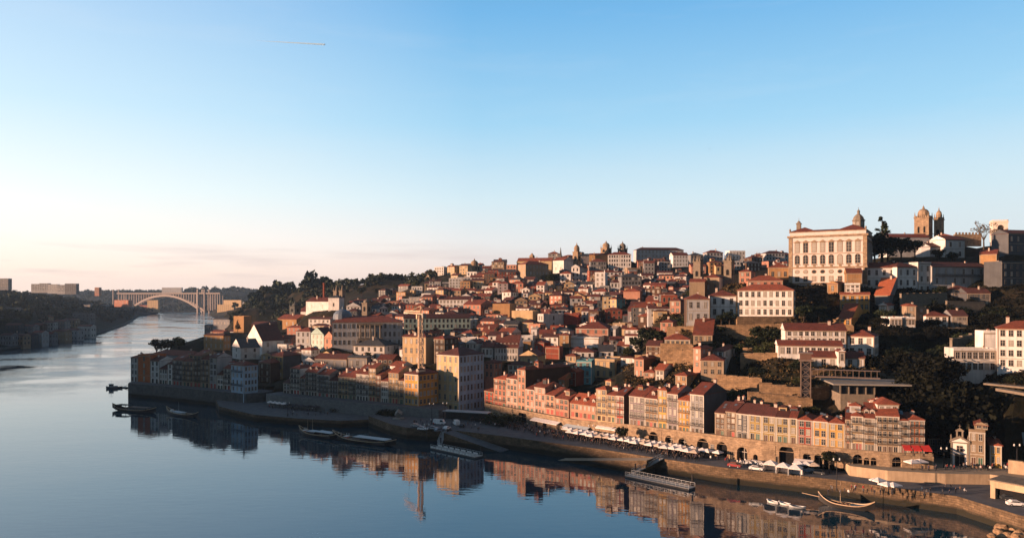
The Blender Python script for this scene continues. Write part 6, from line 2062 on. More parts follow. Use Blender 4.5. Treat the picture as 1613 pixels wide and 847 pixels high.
# woods that read as one mass
def woodland(name, label, pts, mat, hr=(8, 14), leaf=1.1, per=26):
    cs, rs, ns = [], [], []
    for (x, y, z) in pts:
        h = rg.uniform(*hr)
        for k in range(4):
            r = h * rg.uniform(.2, .34)
            cs.append((x + rg.normal() * h * .22, y + rg.normal() * h * .22, z + h * rg.uniform(.35, .85))); rs.append(r); ns.append(per)
    tag(link(name, quads_mesh(name, leaf_arrays(cs, rs, ns, leaf, rg, .8), mat)), label, 'woodland', kind='stuff')
pts = []
for _ in range(1300):
    s, v = rg.uniform(750, total - 5), 52 + 480 * rg.random() ** 1.4
    q, h = gaia_pt(s, v)
    u = q.x / max(q.y, 1)
    if -.80 < u < -.45 and not inside_any((q.x, q.y), 0, 4, 4, 3): pts.append((q.x, q.y, h - 1))
for _ in range(160):
    s, v = rg.uniform(1800, total - 300), rg.uniform(5, 60)
    q, h = gaia_pt(s, v)
    pts.append((q.x, q.y, h - 1))
woodland('bank_woodland', 'dark wood covering the slope of the opposite left bank', pts, F_FAR, (12, 21), 1.9, 20)
pts = []
for _ in range(1500):
    Y = rg.uniform(760, 1400)
    px = rg.uniform(345, 740)
    X = (px - CX) / FPX * Y
    if Y < 960 and px < 640 or Y < 860: continue
    if polygon_sd(np.array([X]), np.array([Y]), LAND)[0] < 40 or inside_any((X, Y), 0, 5, 5, 2): continue
    pts.append((X, Y, city_z(X, Y) - 1))
woodland('ridge_woodland', 'hazy green wood on the ridge left of the hilltop houses', pts, F_RIDGE, (6, 12), 1.2, 22)
pts = []
for _ in range(900):
    Y = rg.uniform(2780, 4200)
    px = rg.uniform(60, 460)
    X = (px - CX) / FPX * Y
    if 225 < px < 253 and Y < 2900: continue
    pts.append((X, Y, city_z(X, Y) - 2))
for _ in range(520):
    Y = rg.uniform(1050, 2700); px = rg.uniform(352, 520)
    if Y > 1500 and px < 402 or px < 374: continue
    X = (px - CX) / FPX * Y
    if polygon_sd(np.array([X]), np.array([Y]), LAND)[0] > 60 and not inside_any((X, Y), 0, 10, 10, 14): pts.append((X, Y, city_z(X, Y) - 2))
woodland('far_woodland', 'pale far woods behind the arch bridge', pts, F_FAR, (14, 26), 3.0, 16)
# low scrub over the open slope
V = []
cs, rs, ns = [], [], []
sc_ok = 0
for _ in range(9500):
    Y = rg.uniform(248, 415); px = rg.uniform(985, 1640)
    X = (px - CX) / FPX * Y
    if Y < np.interp(px, [985, 1130, 1300, 1640], [300, 282, 258, 246]): continue
    if inside_any((X, Y), 0, 1, 1, .6): continue
    z = city_z(X, Y)
    if proj((X, Y, z))[1] < 420: continue
    cs.append((X, Y, z + .2)); rs.append(rg.uniform(.7, 1.9)); ns.append(12)
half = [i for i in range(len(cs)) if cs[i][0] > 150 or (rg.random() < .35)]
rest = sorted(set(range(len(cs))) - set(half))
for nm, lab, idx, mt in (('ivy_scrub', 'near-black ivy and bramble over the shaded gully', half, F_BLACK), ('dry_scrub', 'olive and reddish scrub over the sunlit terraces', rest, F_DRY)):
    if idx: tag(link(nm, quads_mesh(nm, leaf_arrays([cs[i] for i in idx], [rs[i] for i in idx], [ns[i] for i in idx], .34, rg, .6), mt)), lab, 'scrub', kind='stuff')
# ------------------------------------------------------------------ tower crane
def tower_crane():
    Y = 388
    P = at(662.5, 600, Y)
    zt = zat(497, Y)
    zb = 9.0
    root = thing('tower_crane', 'cream tower crane with jib pointing left above the riverside roofs', 'crane', (P.x, P.y, zb), R(-67))
    mt = plain('crane cream paint', (.70, .50, .34), .5)
    h = zt - zb
    mb = MB()
    s = .95
    for x in (-s, s):
        for y in (-s, s): mb.box(x - .2, x + .2, y - .2, y + .2, -2, h, 0)
    n = 20
    for k in range(n):
        z0, z1 = h * k / n, h * (k + 1) / n
        for a, b_ in (((-s, -s), (s, -s)), ((s, -s), (s, s)), ((s, s), (-s, s)), ((-s, s), (-s, -s))):
            mb.tube((*a, z1), (*b_, z1), .13, n=4); mb.tube((*(a if k % 2 else b_), z0), (*(b_ if k % 2 else a), z1), .13, n=4)
    mb.build('mast', mt, root)
    jb = MB()
    Lj = 31
    for k in range(22):
        x0, x1 = -Lj * k / 22, -Lj * (k + 1) / 22
        for y in (-.6, .6):
            jb.tube((x0, y, h + .9), (x1, y, h + .9), .18, n=4)
            jb.tube((x0, y, h + .9), ((x0 + x1) / 2, 0, h + 2.1), .07, n=4); jb.tube((x1, y, h + .9), ((x0 + x1) / 2, 0, h + 2.1), .07, n=4)
        jb.tube((x0, 0, h + 2.1), (x1, 0, h + 2.1), .2, n=4)
    jb.build('jib', mt, root)
    cb = MB(); cb.box(0, 7, -.7, .7, h + .7, h + 1.0, 0); cb.box(4.6, 7, -.8, .8, h - 1.0, h + 1.3, 1)
    cb.build('counter_jib', [mt, M_CONC], root)
    hb = MB()
    hb.tube((-.5, -.5, h), (0, 0, h + 5), .16, n=4); hb.tube((.5, .5, h), (0, 0, h + 5), .16, n=4)
    hb.tube((0, 0, h + 5), (-20, 0, h + 2.1), .06, n=4); hb.tube((0, 0, h + 5), (6, 0, h + 1.0), .06, n=4)
    hb.build('apex', mt, root)
    kb = MB(); kb.box(-1.7, -.3, -1.9, -.75, h - 1.6, h + .6, 0); kb.face([(-1.71, -1.8, h - .9), (-1.71, -.85, h - .9), (-1.71, -.85, h + .4), (-1.71, -1.8, h + .4)], 1)
    kb.build('cab', [mt, M_GLASS], root)
    hk = MB(); hk.box(-22.4, -21.6, -.5, .5, h + .5, h + .85, 0); hk.tube((-22, 0, h + .5), (-22, 0, h - 9), .04, n=4); hk.box(-22.25, -21.75, -.2, .2, h - 9.8, h - 9, 0)
    hk.build('hook', M_IRON, root)
tower_crane()

# ------------------------------------------------------------------ boats
M_HULL = plain('black tarred hull', (.022, .020, .019), .5)
M_RAIL = plain('pale varnished wood', (.42, .30, .19), .5)
M_AWN = plain('pale blue-grey awning', (.42, .47, .50), .7)
M_DECK = plain('worn deck planks', (.14, .10, .07), .8)
M_WHITE = plain('white paint', (.66, .66, .64), .5)
M_METAL = plain('galvanised rail', (.30, .32, .33), .5, .3)
def hull_mb(Lg, B, bow=2.4, stern=1.8, free=1.05):
    """long shallow wooden boat with both ends swept up; x along the boat, bow at +x"""
    n = 18
    mb = MB()
    secs = []
    for i in range(n + 1):
        t = i / n * 2 - 1
        wdt = B / 2 * max(0.03, (1 - abs(t) ** 2.6))
        up = (bow if t > 0 else stern) * abs(t) ** 3.2
        keel = -.45 + .75 * up * .9
        secs.append((t * Lg / 2, wdt, keel, free + up))
    for a, c in zip(secs, secs[1:]):
        for sg in (-1, 1):
            mb.face([(a[0], 0, a[2]), (c[0], 0, c[2]), (c[0], sg * c[1] * .75, c[2] + .12), (a[0], sg * a[1] * .75, a[2] + .12)], 0)
            mb.face([(a[0], sg * a[1] * .75, a[2] + .12), (c[0], sg * c[1] * .75, c[2] + .12), (c[0], sg * c[1], c[3]), (a[0], sg * a[1], a[3])], 0)
        mb.face([(a[0], -a[1] * .97, a[3] - .4), (c[0], -c[1] * .97, c[3] - .4), (c[0], c[1] * .97, c[3] - .4), (a[0], a[1] * .97, a[3] - .4)], 1)
    rl = MB()
    for a, c in zip(secs, secs[1:]):
        for sg in (-1, 1):
            rl.tube((a[0], sg * (a[1] + .03), a[3]), (c[0], sg * (c[1] + .03), c[3]), .15, n=5)
    return mb, rl
def boat(label, Pl, Pr, B, kind, name='wooden_boat'):
    Pl, Pr = Vector(Pl), Vector(Pr)
    c = (Pl + Pr) / 2
    D = Pr - Pl
    Lg = D.length
    r = thing(name, label, 'boat', (c.x, c.y, 0), math.atan2(D.y, D.x) + math.pi)
    h, rl = hull_mb(Lg, B)
    h.build('hull', [M_HULL, M_DECK], r)
    rl.build('gunwale', M_RAIL, r)
    if kind == 'cargo':                                      # big boat with a high square canopy aft and crates
        mb = MB()
        mb.box(Lg * .12, Lg * .36, -B * .36, B * .36, 3.0, 3.2, 0)
        for x in (.13, .35):
            for y in (-.34, .34): mb.box(Lg * x - .08, Lg * x + .08, B * y - .08, B * y + .08, .4, 3.0, 0)
        mb.box(Lg * .355, Lg * .36, -B * .36, B * .36, .5, 2.98, 0)
        mb.build('canopy', plain('dark canvas', (.05, .06, .05), .8), r)
        mb = MB()
        for k in range(9):
            x = -Lg * .3 + k * Lg * .045
            mb.box(x, x + .7, -B * .25, B * .25, .45, 1.3 + .3 * (k % 3), 0)
        mb.build('bench_row', plain('grey benches', (.20, .22, .25), .7), r)
        mb = MB(); mb.box(-Lg * .34, Lg * .1, -B * .38, B * .38, 2.3, 2.42, 0)
        for x in (-.33, -.12, .09):
            for y in (-.36, .36): mb.box(Lg * x - .06, Lg * x + .06, B * y - .06, B * y + .06, .4, 2.3, 0)
        mb.build('deck_frame', M_WOOD, r)
    if kind in ('tour', 'tourbig'):
        mb = MB()
        a, e = (-.38, .12) if kind == 'tourbig' else (-.34, .02)
        mb.box(Lg * a, Lg * e, -B * .40, B * .40, 2.25, 2.38, 0)
        mb.build('awning', M_AWN, r)
        mb = MB()
        for x in np.linspace(a + .01, e - .01, 5):
            for y in (-.38, .38): mb.box(Lg * x - .05, Lg * x + .05, B * y - .05, B * y + .05, .4, 2.25, 0)
        mb.box(Lg * a, Lg * e, -B * .42, -B * .41, .5, 1.25, 0); mb.box(Lg * a, Lg * e, B * .41, B * .42, .5, 1.25, 0)
        mb.build('side_screen', plain('dark cabin side', (.06, .05, .045), .5), r)
        if kind == 'tour':
            mb = MB(); mb.box(Lg * .05, Lg * .24, -B * .38, B * .38, 1.9, 2.02, 0); mb.box(Lg * .06, Lg * .23, -B * .33, B * .33, .4, 1.9, 1); mb.build('cabin', [M_AWN, plain('dark cabin side', (0, 0, 0))], r)
        for x in ((.27, .40) if kind == 'tourbig' else (.36,)):
            mb = MB()
            mb.box(Lg * x - .7, Lg * x + .7, -.8, .8, .4, 1.7, 0); mb.box(Lg * x - .9, Lg * x + .9, -1.0, 1.0, 1.7, 1.85, 1)
            for q in (-.6, .6): mb.box(Lg * x + q - .05, Lg * x + q + .05, -.8, -.7, 1.85, 2.9, 1)
            mb.build('helm_stand', [plain('pinkish helm box', (.40, .17, .13), .6), M_WHITE], r)
    if kind in ('tour', 'small', 'rabelo'):
        for x in ((.16, .28) if kind == 'tour' else (.1,)):
            mb = MB(); mb.tube((Lg * x, 0, .3), (Lg * x, 0, 7.0 if kind != 'small' else 6.5), .09, .05, 6); mb.build('mast', M_RAIL if kind != 'small' else M_METAL, r)
    if kind == 'small':
        mb = MB(); mb.box(-.05 * Lg, .22 * Lg, -B * .3, B * .3, .5, 1.6, 0); mb.box(-.08 * Lg, .25 * Lg, -B * .34, B * .34, 1.6, 1.7, 0); mb.build('cabin', plain('white-blue cabin', (.38, .42, .46), .5), r)
        mb = MB(); mb.box(.3 * Lg, .34 * Lg, -.7, .7, .5, 2.2, 0); mb.build('helm_stand', M_WHITE, r)
    if kind == 'rabelo':
        mb = MB()
        for k in range(5):
            mb.lathe((-Lg * .02 + k * 1.1, 0, .4), [(.35, 0), (.45, .45), (.35, .9)], 10, 0)
        mb.build('barrels', M_WOOD, r)
        mb = MB(); mb.box(-Lg * .28, -Lg * .08, -B * .34, B * .34, .95, 1.02, 0); mb.build('tarpaulin', plain('dull blue tarpaulin', (.10, .16, .20), .7), r)
        mb = MB(); mb.tube((Lg * .38, 0, 1.8), (Lg * .80, .3, 2.4), .12, .09, 6); mb.tube((Lg * .38, 0, 1.8), (-Lg * .1, 0, .9), .10, .08, 6); mb.build('steering_oar', M_RAIL, r)
    return r
def wl(px, py): return onz(px, py, 0).xy
boat('large dark boat with square canvas canopy at the bend, sticking out furthest left', wl(177, 645), wl(246, 650), 5.2, 'cargo')
boat('small boat with thin mast moored against the river-bend wall', wl(262, 650), wl(312, 658), 4.0, 'small')
boat('tour boat with two masts and flat awning at the lower quay', wl(471, 682), wl(536, 692), 5.0, 'tour')
boat('larger tour boat with long pale awning and two helm stands', wl(524, 690), wl(624, 703), 5.4, 'tourbig')
boat('golden traditional boat with long steering oar at the right', wl(1289, 792), wl(1378, 806), 3.6, 'rabelo')
def dinghy(label, px, py, Lg, rz, mat):
    p = wl(px, py)
    r = thing('dinghy', label, 'dinghy', (p.x, p.y, 0), rz, 'small dinghies by the quay')
    h, rl = hull_mb(Lg, 1.5, .35, .2, .35)
    h.build('hull', [mat, M_DECK], r); rl.build('gunwale', mat, r)
    mb = MB(); mb.box(-.2, .2, -.6, .6, .15, .3, 0); mb.build('thwart', M_DECK, r)
dinghy('white dinghy left of the golden boat, first from left', 1217, 791, 3.6, 2.2, M_WHITE)
dinghy('white dinghy left of the golden boat, second from left', 1236, 794, 3.6, 2.3, M_WHITE)
dinghy('pale skiff nearest to the golden boat', 1256, 799, 4.5, 2.7, M_METAL)
def tug():
    A, B = wl(167, 612), wl(193, 611)
    c = (A + B) / 2; D = B - A
    r = thing('workboat', 'small grey workboat with wheelhouse lying off the river bend', 'boat', (c.x, c.y, 0), math.atan2(D.y, D.x) + math.pi)
    Lg = D.length
    h, rl = hull_mb(Lg, 3.6, .7, .3, .9)
    h.build('hull', [plain('grey steel hull', (.10, .11, .12), .5), M_DECK], r); rl.build('gunwale', M_HULL, r)
    mb = MB(); mb.box(.05 * Lg, .32 * Lg, -1.1, 1.1, .6, 2.9, 0); mb.box(.03 * Lg, .34 * Lg, -1.3, 1.3, 2.9, 3.05, 0); mb.box(-.2 * Lg, .05 * Lg, -1.0, 1.0, .6, 1.7, 0)
    wh = mb.build('wheelhouse', plain('grey wheelhouse', (.32, .34, .36), .5), r)
    mb = MB(); mb.box(.06 * Lg, .31 * Lg, -1.13, 1.13, 1.9, 2.6, 0); mb.build('window', M_GLASS, wh)
    mb = MB(); mb.tube((.18 * Lg, 0, 3), (.18 * Lg, 0, 5.6), .06, n=5); mb.build('mast', M_IRON, r)
    # its floating pontoon and mooring boom towards the wall
    A, B = wl(192, 610), wl(203, 611)
    q = thing('mooring_raft', 'dark mooring raft between workboat and wall', 'raft', (((A + B) / 2).x, ((A + B) / 2).y, 0), math.atan2((B - A).y, (B - A).x))
    mb = MB(); mb.box(-3, 3, -1.4, 1.4, -.3, .6, 0); mb.build('deck', M_HULL, q)
    mb = MB(); mb.tube((-2, 0, .6), (14, 12, 7.6), .12, n=5); mb.build('boom', M_METAL, q)
tug()
# pontoons with gangways
def pontoon(label, Pl, Pr, wdt, roofed=False):
    Pl, Pr = Vector(Pl), Vector(Pr)
    c = (Pl + Pr) / 2; D = Pr - Pl; Lg = D.length
    r = thing('pontoon', label, 'pontoon', (c.x, c.y, 0), math.atan2(D.y, D.x))
    mb = MB(); mb.box(-Lg / 2, Lg / 2, -wdt / 2, wdt / 2, -.4, .55, 0); mb.box(-Lg / 2 - .05, Lg / 2 + .05, -wdt / 2 - .05, wdt / 2 + .05, .56, .72, 1)
    mb.build('deck', [plain('pontoon float', (.05, .05, .05), .7), plain('pale pontoon deck', (.40, .38, .35), .7)], r)
    for y in (-wdt / 2 + .1, wdt / 2 - .1):
        mb = MB()
        n = int(Lg / 1.6)
        for k in range(n + 1): mb.box(-Lg / 2 + Lg * k / n - .05, -Lg / 2 + Lg * k / n + .05, y - .05, y + .05, .72, 1.85, 0)
        for z in (1.3, 1.85): mb.box(-Lg / 2, Lg / 2, y - .06, y + .06, z, z + .1, 0)
        if roofed:
            for k in range(0, n - 1, 2): mb.box(-Lg / 2 + Lg * k / n + .2, -Lg / 2 + Lg * (k + 1.5) / n, y - .03, y + .03, .8, 1.28, 1)
        mb.build('railing', [M_METAL, M_WHITE], r)
    for x in (-Lg / 2 + 1.2, Lg / 2 - 1.2):
        mb = MB(); mb.tube((x, wdt / 2 + .35, -4), (x, wdt / 2 + .35, 4.2), .28, n=8); mb.build('mooring_pile', M_HULL, r)
    return r
def gangway(label, P, Q, wdt=1.8):
    P, Q = Vector(P), Vector(Q)
    D = Q - P; t = D.normalized(); s = Vector((-t.y, t.x, 0)).normalized() * wdt / 2
    r = thing('gangway', label, 'gangway', P)
    mb = MB(); mb.face([-s, s, D + s, D - s], 0); mb.face([-s - Vector((0, 0, .25)), s - Vector((0, 0, .25)), D + s - Vector((0, 0, .25)), D - s - Vector((0, 0, .25))], 0)
    mb.build('walkway', M_METAL, r)
    up = Vector((0, 0, 1.25))
    n = 9
    for sg in (-1, 1):
        mb = MB()
        mb.tube(s * sg + up, D + s * sg + up, .09, n=4); mb.tube(s * sg, D + s * sg, .09, n=4)
        for k in range(n):
            a, b_ = D * (k / n) + s * sg, D * ((k + 1) / n) + s * sg
            mb.tube(a, a + up, .07, n=4); mb.tube(a if k % 2 else a + up, b_ + up if k % 2 else b_, .07, n=4)
        mb.build('railing', M_METAL, r)
pontoon('floating pontoon with white side panels below the parked cars', wl(684, 706), wl(754, 721), 4.0, True)
gangway('gangway from the car quay down to the left pontoon', (-27.5, 312.6, 5.1), (*wl(692, 703), .8))
pontoon('long railed pontoon in front of the parasols', wl(990, 750), wl(1090, 771), 3.6)
gangway('white lattice gangway down to the long railed pontoon', (51.0, 257.5, 5.1), (*(wl(994, 749) + Vector((.6, .4))), .8))
mb = MB()
# ------------------------------------------------------------------ quay furniture
def quay_z(x, y):
    if polygon_sd(np.array([x]), np.array([y]), [(103.6, 232.5), (112, 226.3), (127, 222.3), (139.5, 221.5), (147, 213), (152, 206), (230, 206), (230, 262), (150, 262), (104, 237)])[0] > 0: return 8.0
    return 5.0
def canopy_mesh(sz, mat, hgt=2.35, rise=.75):
    mb = MB()
    h = sz / 2
    c = [(-h, -h), (h, -h), (h, h), (-h, h)]
    for i in range(4):
        a, b_ = c[i], c[(i + 1) % 4]
        mb.face([(*a, hgt), (*b_, hgt), (0, 0, hgt + rise)], 0)
        mb.face([(*a, hgt - .28), (*b_, hgt - .28), (*b_, hgt), (*a, hgt)], 0)
    return mb.mesh('canopy', mat)
M_PARA = plain('white parasol canvas', (.66, .62, .60), .8)
M_REDC = plain('red awning canvas', (.48, .035, .03), .75)
pole = MB(); pole.tube((0, 0, 0), (0, 0, 3.0), .05, n=6); pole.box(-.35, .35, -.35, .35, 0, .1, 0); POLE = pole.mesh('pole', M_IRON)
M_PARB = plain('beige parasol canvas', (.46, .38, .31), .85)
CAN_B = canopy_mesh(3.0, M_PARB)
CAN_W, CAN_R, CAN_S = canopy_mesh(3.4, M_PARA), canopy_mesh(3.6, M_REDC), canopy_mesh(2.8, M_PARA)
PAR = []
def parasol(x, y, z, can, rz):
    r = link('parasol', None, None, (x, y, z), rz)
    link('canopy', can, r); link('pole', POLE, r)
    PAR.append(r)
    return r
pr = random.Random(4)
def along_wall(px, off):
    for i in range(len(WALL_LINE) - 1):
        A, B = Vector(WALL_LINE[i]), Vector(WALL_LINE[i + 1])
        D = B - A; u = (px - CX) / FPX
        t = (u * A.y - A.x) / (D.x - u * D.y)
        if -1e-6 <= t <= 1.000001:
            n = Vector((D.y, -D.x)).normalized()
            return A + D * t + n * off, math.atan2(D.y, D.x)
row = []
for px in list(np.arange(902, 1130, 8.2)) + [1139, 1262, 1273, 1286]:
    q = along_wall(px, pr.uniform(3.2, 4.6))
    row.append((px, parasol(q[0].x, q[0].y, 5.0, pr.choice((CAN_W, CAN_W, CAN_B, CAN_S)), q[1] + pr.uniform(-.2, .2))))
for px in np.arange(918, 1125, 11.5):
    q = along_wall(px, pr.uniform(7.4, 8.6))
    row.append((px, parasol(q[0].x, q[0].y, 5.0, pr.choice((CAN_W, CAN_W, CAN_B, CAN_S)), q[1] + pr.uniform(-.2, .2))))
row.sort(key=lambda e: e[1].location.x / e[1].location.y)
for i, (_, o) in enumerate(row): tag(o, f'{"beige" if any(c.data is CAN_B for c in o.children) else "white"} square parasol, {ordinal(i)} from left of the cafe rows at the arcade wall', 'parasol', 'parasols at the arcade wall')
for i, (px, py) in enumerate(((1437, 733), (1449, 732))):
    q = onz(px, py + 6, 8.0); tag(parasol(q.x, q.y, 8.0, CAN_W, .2), f'white parasol below the red awnings, {"left" if i == 0 else "right"} of the pair', 'parasol', 'white parasols below the red awnings')
CAN_D = canopy_mesh(3.2, plain('dark market canvas', (.045, .045, .05), .85))
for i, px in enumerate((426, 433, 440, 447)):
    q = onz(px, 640 + i * .9, 3.2); tag(parasol(q.x, q.y, 3.204, CAN_S, pr.uniform(0, 1)), 'small white stall parasol, ' + ordinal(i) + ' from left on the shaded lower quay', 'parasol', 'stall parasols on the lower quay')
for i, px in enumerate((455, 465, 475, 486, 497)):
    q = onz(px, 644 + i * .8, 3.2); tag(parasol(q.x, q.y, 3.204, CAN_D, pr.uniform(0, 1)), 'dark market canopy, ' + ordinal(i) + ' from left below the street wall', 'parasol', 'dark canopies on the lower quay')
for i, (px, py) in enumerate(((1383, 768), (1397, 775), (1407, 776))):
    q = onz(px, py, 5.0); tag(parasol(q.x, q.y, 5.0, CAN_W, .4), ['single white parasol highest on the lower right quay', 'left white parasol of the touching pair on the lower right quay', 'right white parasol of the touching pair on the lower right quay'][i], 'parasol', 'white parasols on the lower right quay')
def tent(label, px, py):
    q = onz(px, py, 5.0)
    r = thing('market_tent', label, 'tent', (q.x, q.y, 5.0), -.55, 'white gazebos on the quay')
    link('canopy', canopy_mesh(3.8, M_PARA, 2.4, 1.1), r)
    mb = MB(); mb.box(-1.85, 1.85, 1.80, 1.85, 0, 2.12, 0); mb.box(-1.85, -1.80, -1.0, 1.79, 0, 2.12, 0); mb.build('side_sheet', M_PARA, r)
    for x in (-1.85, 1.85):
        mb = MB(); mb.box(x - .05, x + .05, -1.9, -1.8, 0, 2.4, 0); mb.build('leg', M_METAL, r)
tent('left white gazebo tent of three by the white car', 1214, 741); tent('middle white gazebo tent of three', 1234, 745); tent('right white gazebo tent of three', 1253, 748)
def awning(label, px0, px1, off0, off1, z0, z1, mat, base=5):
    r = thing('awning', label, 'awning', (0, 0, 0))
    a, b_ = along_wall(px0, off0)[0], along_wall(px1, off0)[0]
    c, d_ = along_wall(px1, off1)[0], along_wall(px0, off1)[0]
    mb = MB(); mb.face([(a.x, a.y, z0), (b_.x, b_.y, z0), (c.x, c.y, z1), (d_.x, d_.y, z1)], 0)
    mb.face([(d_.x, d_.y, z1), (c.x, c.y, z1), (c.x, c.y, z1 - .3), (d_.x, d_.y, z1 - .3)], 0); mb.build('cloth', mat, r)
    mb = MB()
    for p in (c, d_): mb.tube((p.x, p.y, base), (p.x, p.y, z1), .05, n=5)
    mb.build('post', M_IRON, r)
awning('long cream awning on the arcade wall below the low salmon houses', 842, 884, .2, 2.6, 8.6, 7.8, M_PARA)
awning('pale bluish awning left of the parasol rows', 893, 930, .2, 2.8, 8.4, 7.6, plain('pale blue awning', (.40, .46, .50), .7))
awning('white awning on the arcade wall between the parasols', 941, 985, .1, 1.6, 9.6, 9.0, M_PARA)
awning('white cafe awning right of the big dark archway', 1252, 1282, .2, 3.0, 8.0, 7.2, M_PARA)
for i, (a_, b_) in enumerate(((1424, 1437), (1438.5, 1452), (1453.5, 1468))):
    awning(['leftmost', 'middle', 'rightmost'][i] + ' of three red awnings in front of the orange corner house', a_, b_, -2.7, .3, 14.6, 13.5, M_REDC, 11.7)
def pavilion():
    A, B = at(697, 655, 338), at(768, 662, 331)
    d = B - A
    r = thing('pavilion', 'long flat-roofed open pavilion on the shaded square', 'pavilion', (A.x, A.y, 5.0), math.atan2(d.y, d.x))
    Lg = math.hypot(d.x, d.y)
    mb = MB(); mb.box(0, Lg, 0, 5, 3.6, 3.95, 0); mb.build('roof', plain('pale flat roof', (.36, .38, .40), .7), r)
    for k in range(6):
        mb = MB(); x = .3 + (Lg - .6) * k / 5; mb.box(x - .12, x + .12, .2, .44, 0, 3.6, 0); mb.build('post', M_IRON, r)
    mb = MB(); mb.box(.3, Lg - .3, 3.2, 4.8, 0, 3.55, 0); mb.build('kiosk', plain('dark glass kiosk', (.03, .035, .04), .3), r)
pavilion()
def sculpture():
    q = onz(645, 664, 5.0)
    r = thing('cube_sculpture', 'tilted pale cube sculpture on the shaded square', 'sculpture', (q.x - 6, q.y + 8, 5.0), .4)
    mb = MB(); mb.lathe((0, 0, 0), [(2.6, 0), (2.6, .4), (2.2, .5)], 16, 0); mb.build('basin', M_CONC, r)
    me_ = MB(); me_.box(-1.2, 1.2, -1.2, 1.2, -1.2, 1.2, 0); o = me_.build('cube', M_CONC, r, (0, 0, 2.4)); o.rotation_euler = (.6, .6, 0)
sculpture()
# cars
def car_parts(kind):
    if kind == 'van':
        prof = [(-2.6, .35), (2.5, .35), (2.6, .9), (2.35, 1.15), (1.75, 2.15), (-2.45, 2.25), (-2.6, 2.0)]
        wprof = [(2.2, 1.25), (1.72, 2.0), (.6, 2.05), (.6, 1.25)]; wd, wx = .98, (-1.6, 1.65)
    else:
        prof = [(-2.1, .35), (2.1, .35), (2.15, .75), (1.95, .92), (1.05, 1.0), (.45, 1.45), (-1.1, 1.48), (-1.75, 1.05), (-2.12, .98)]
        wprof = [(.95, 1.03), (.40, 1.39), (-1.02, 1.41), (-1.55, 1.05)]; wd, wx = .86, (-1.3, 1.32)
    mb = MB()
    n = len(prof)
    taper = lambda z: wd * (1 - .13 * max(0, (z - .9)))
    for sg in (-1, 1): mb.face([(x, sg * taper(z), z) for x, z in prof], 0)
    for i in range(n):
        a, b_ = prof[i], prof[(i + 1) % n]
        mb.face([(a[0], -taper(a[1]), a[1]), (b_[0], -taper(b_[1]), b_[1]), (b_[0], taper(b_[1]), b_[1]), (a[0], taper(a[1]), a[1])], 0)
    wb = MB()
    for sg in (-1, 1): wb.face([(x, sg * (taper(z) + .012), z) for x, z in wprof], 0)
    (x0, z0), (x1, z1) = wprof[0], wprof[1]
    wb.face([(x0 + .08, -.72, z0 + .03), (x0 + .08, .72, z0 + .03), (x1 + .06, .66, z1 + .03), (x1 + .06, -.66, z1 + .03)], 0)
    wh = MB(); wh.tube((0, -.1, 0), (0, .1, 0), .33, n=12, mi=0); wh.tube((0, -.11, 0), (0, .11, 0), .18, n=8, mi=1)
    hl = MB(); hl.box(-.04, .04, -.16, .16, -.08, .08, 0)
    return mb, wb, wh.mesh('wheel', [plain('tyre rubber', (.02, .02, .02), .8), M_METAL]), hl.mesh('headlight', M_WHITE), wd, wx, max(p[0] for p in prof)
CARK = {k: car_parts(k) for k in ('car', 'van')}
CBODY = {}
def car(label, p, rz, c, kind='car', group=None):
    mb, wb, wh, hl, wd, wx, xf = CARK[kind]
    r = thing('parked_van' if kind == 'van' else 'parked_car', label, kind, p, rz, group)
    key = (kind, c)
    m_ = plain(f'car paint {c}', c, .3, .0, .5)
    if key not in CBODY: CBODY[key] = (mb.mesh('body', m_), wb.mesh('window', M_GLASS))
    link('body', CBODY[key][0], r); link('window', CBODY[key][1], r)
    for x in wx:
        for y in (-wd + .06, wd - .06): link('wheel', wh, r, (x, y, .33))
    for y in (-.6, .6): link('headlight', hl, r, (xf - .02, y, .72))
G1 = 'vehicles on the shaded square'
W_, S_, D_, B_, RD = (.66, .66, .66), (.30, .31, .33), (.04, .045, .05), (.10, .16, .22), (.24, .03, .03)
for i, (px, py, a, c, k, lab) in enumerate([
    (692, 668, -.3, W_, 'van', 'big white van at left on the shaded square'), (719, 669, 1.9, W_, 'van', 'white van before the flat-roofed pavilion'), (666, 677, -.35, W_, 'car', 'white car leftmost at the quay edge'),
    (682, 676, -.35, S_, 'car', 'silver car second along the quay edge'), (692, 679, .7, B_, 'car', 'bluish car third along the quay edge'), (704, 676, 1.2, W_, 'car', 'white car nearest the gangway'),
    (655, 672, -.3, S_, 'car', 'silver car behind the leftmost white one'), (728, 672, 1.5, D_, 'car', 'dark car beside the white van and pavilion')]):
    q = onz(px, py, 5.0); car(lab, (q.x, q.y, 5.004), a, c, k, G1)
for i, (px, py, a, c, lab) in enumerate([(1191, 740, -.5, W_, 'white car on the quay left of the three gazebo tents'), (1157, 735, -.6, RD, 'dark red car on the quay beyond the parasols'), (1177, 731, 2.4, S_, 'silver car behind the white one, left'),
                            (1186, 731, 2.4, W_, 'pale car behind the white one, middle'), (1195, 732, 2.4, S_, 'silver car behind the white one, right'), (1600, 796, -.2, W_, 'white car parked at the bottom right corner'), (1590, 787, -.2, D_, 'dark car parked in shade near the bottom right'),
                            (1275, 744, 2.6, B_, 'blue-grey car right of the gazebo tents'), (1288, 746, 2.6, D_, 'dark car second right of the gazebo tents')]):
    q = onz(px, py, 5.0); car(lab, (q.x, q.y, 5.004), a, c, 'car', 'cars on the right quay')
for i, px in enumerate((389, 397, 375)):
    q = onz(px, 627, 3.2); car(['dark car on lower quay under the blue tiled corner', 'white car on lower quay under the blue tiled corner', 'silver car on lower quay under the blue tiled corner'][i], (q.x, q.y, 3.204), .3, (D_, W_, S_)[i], 'car', 'cars on the lower quay')
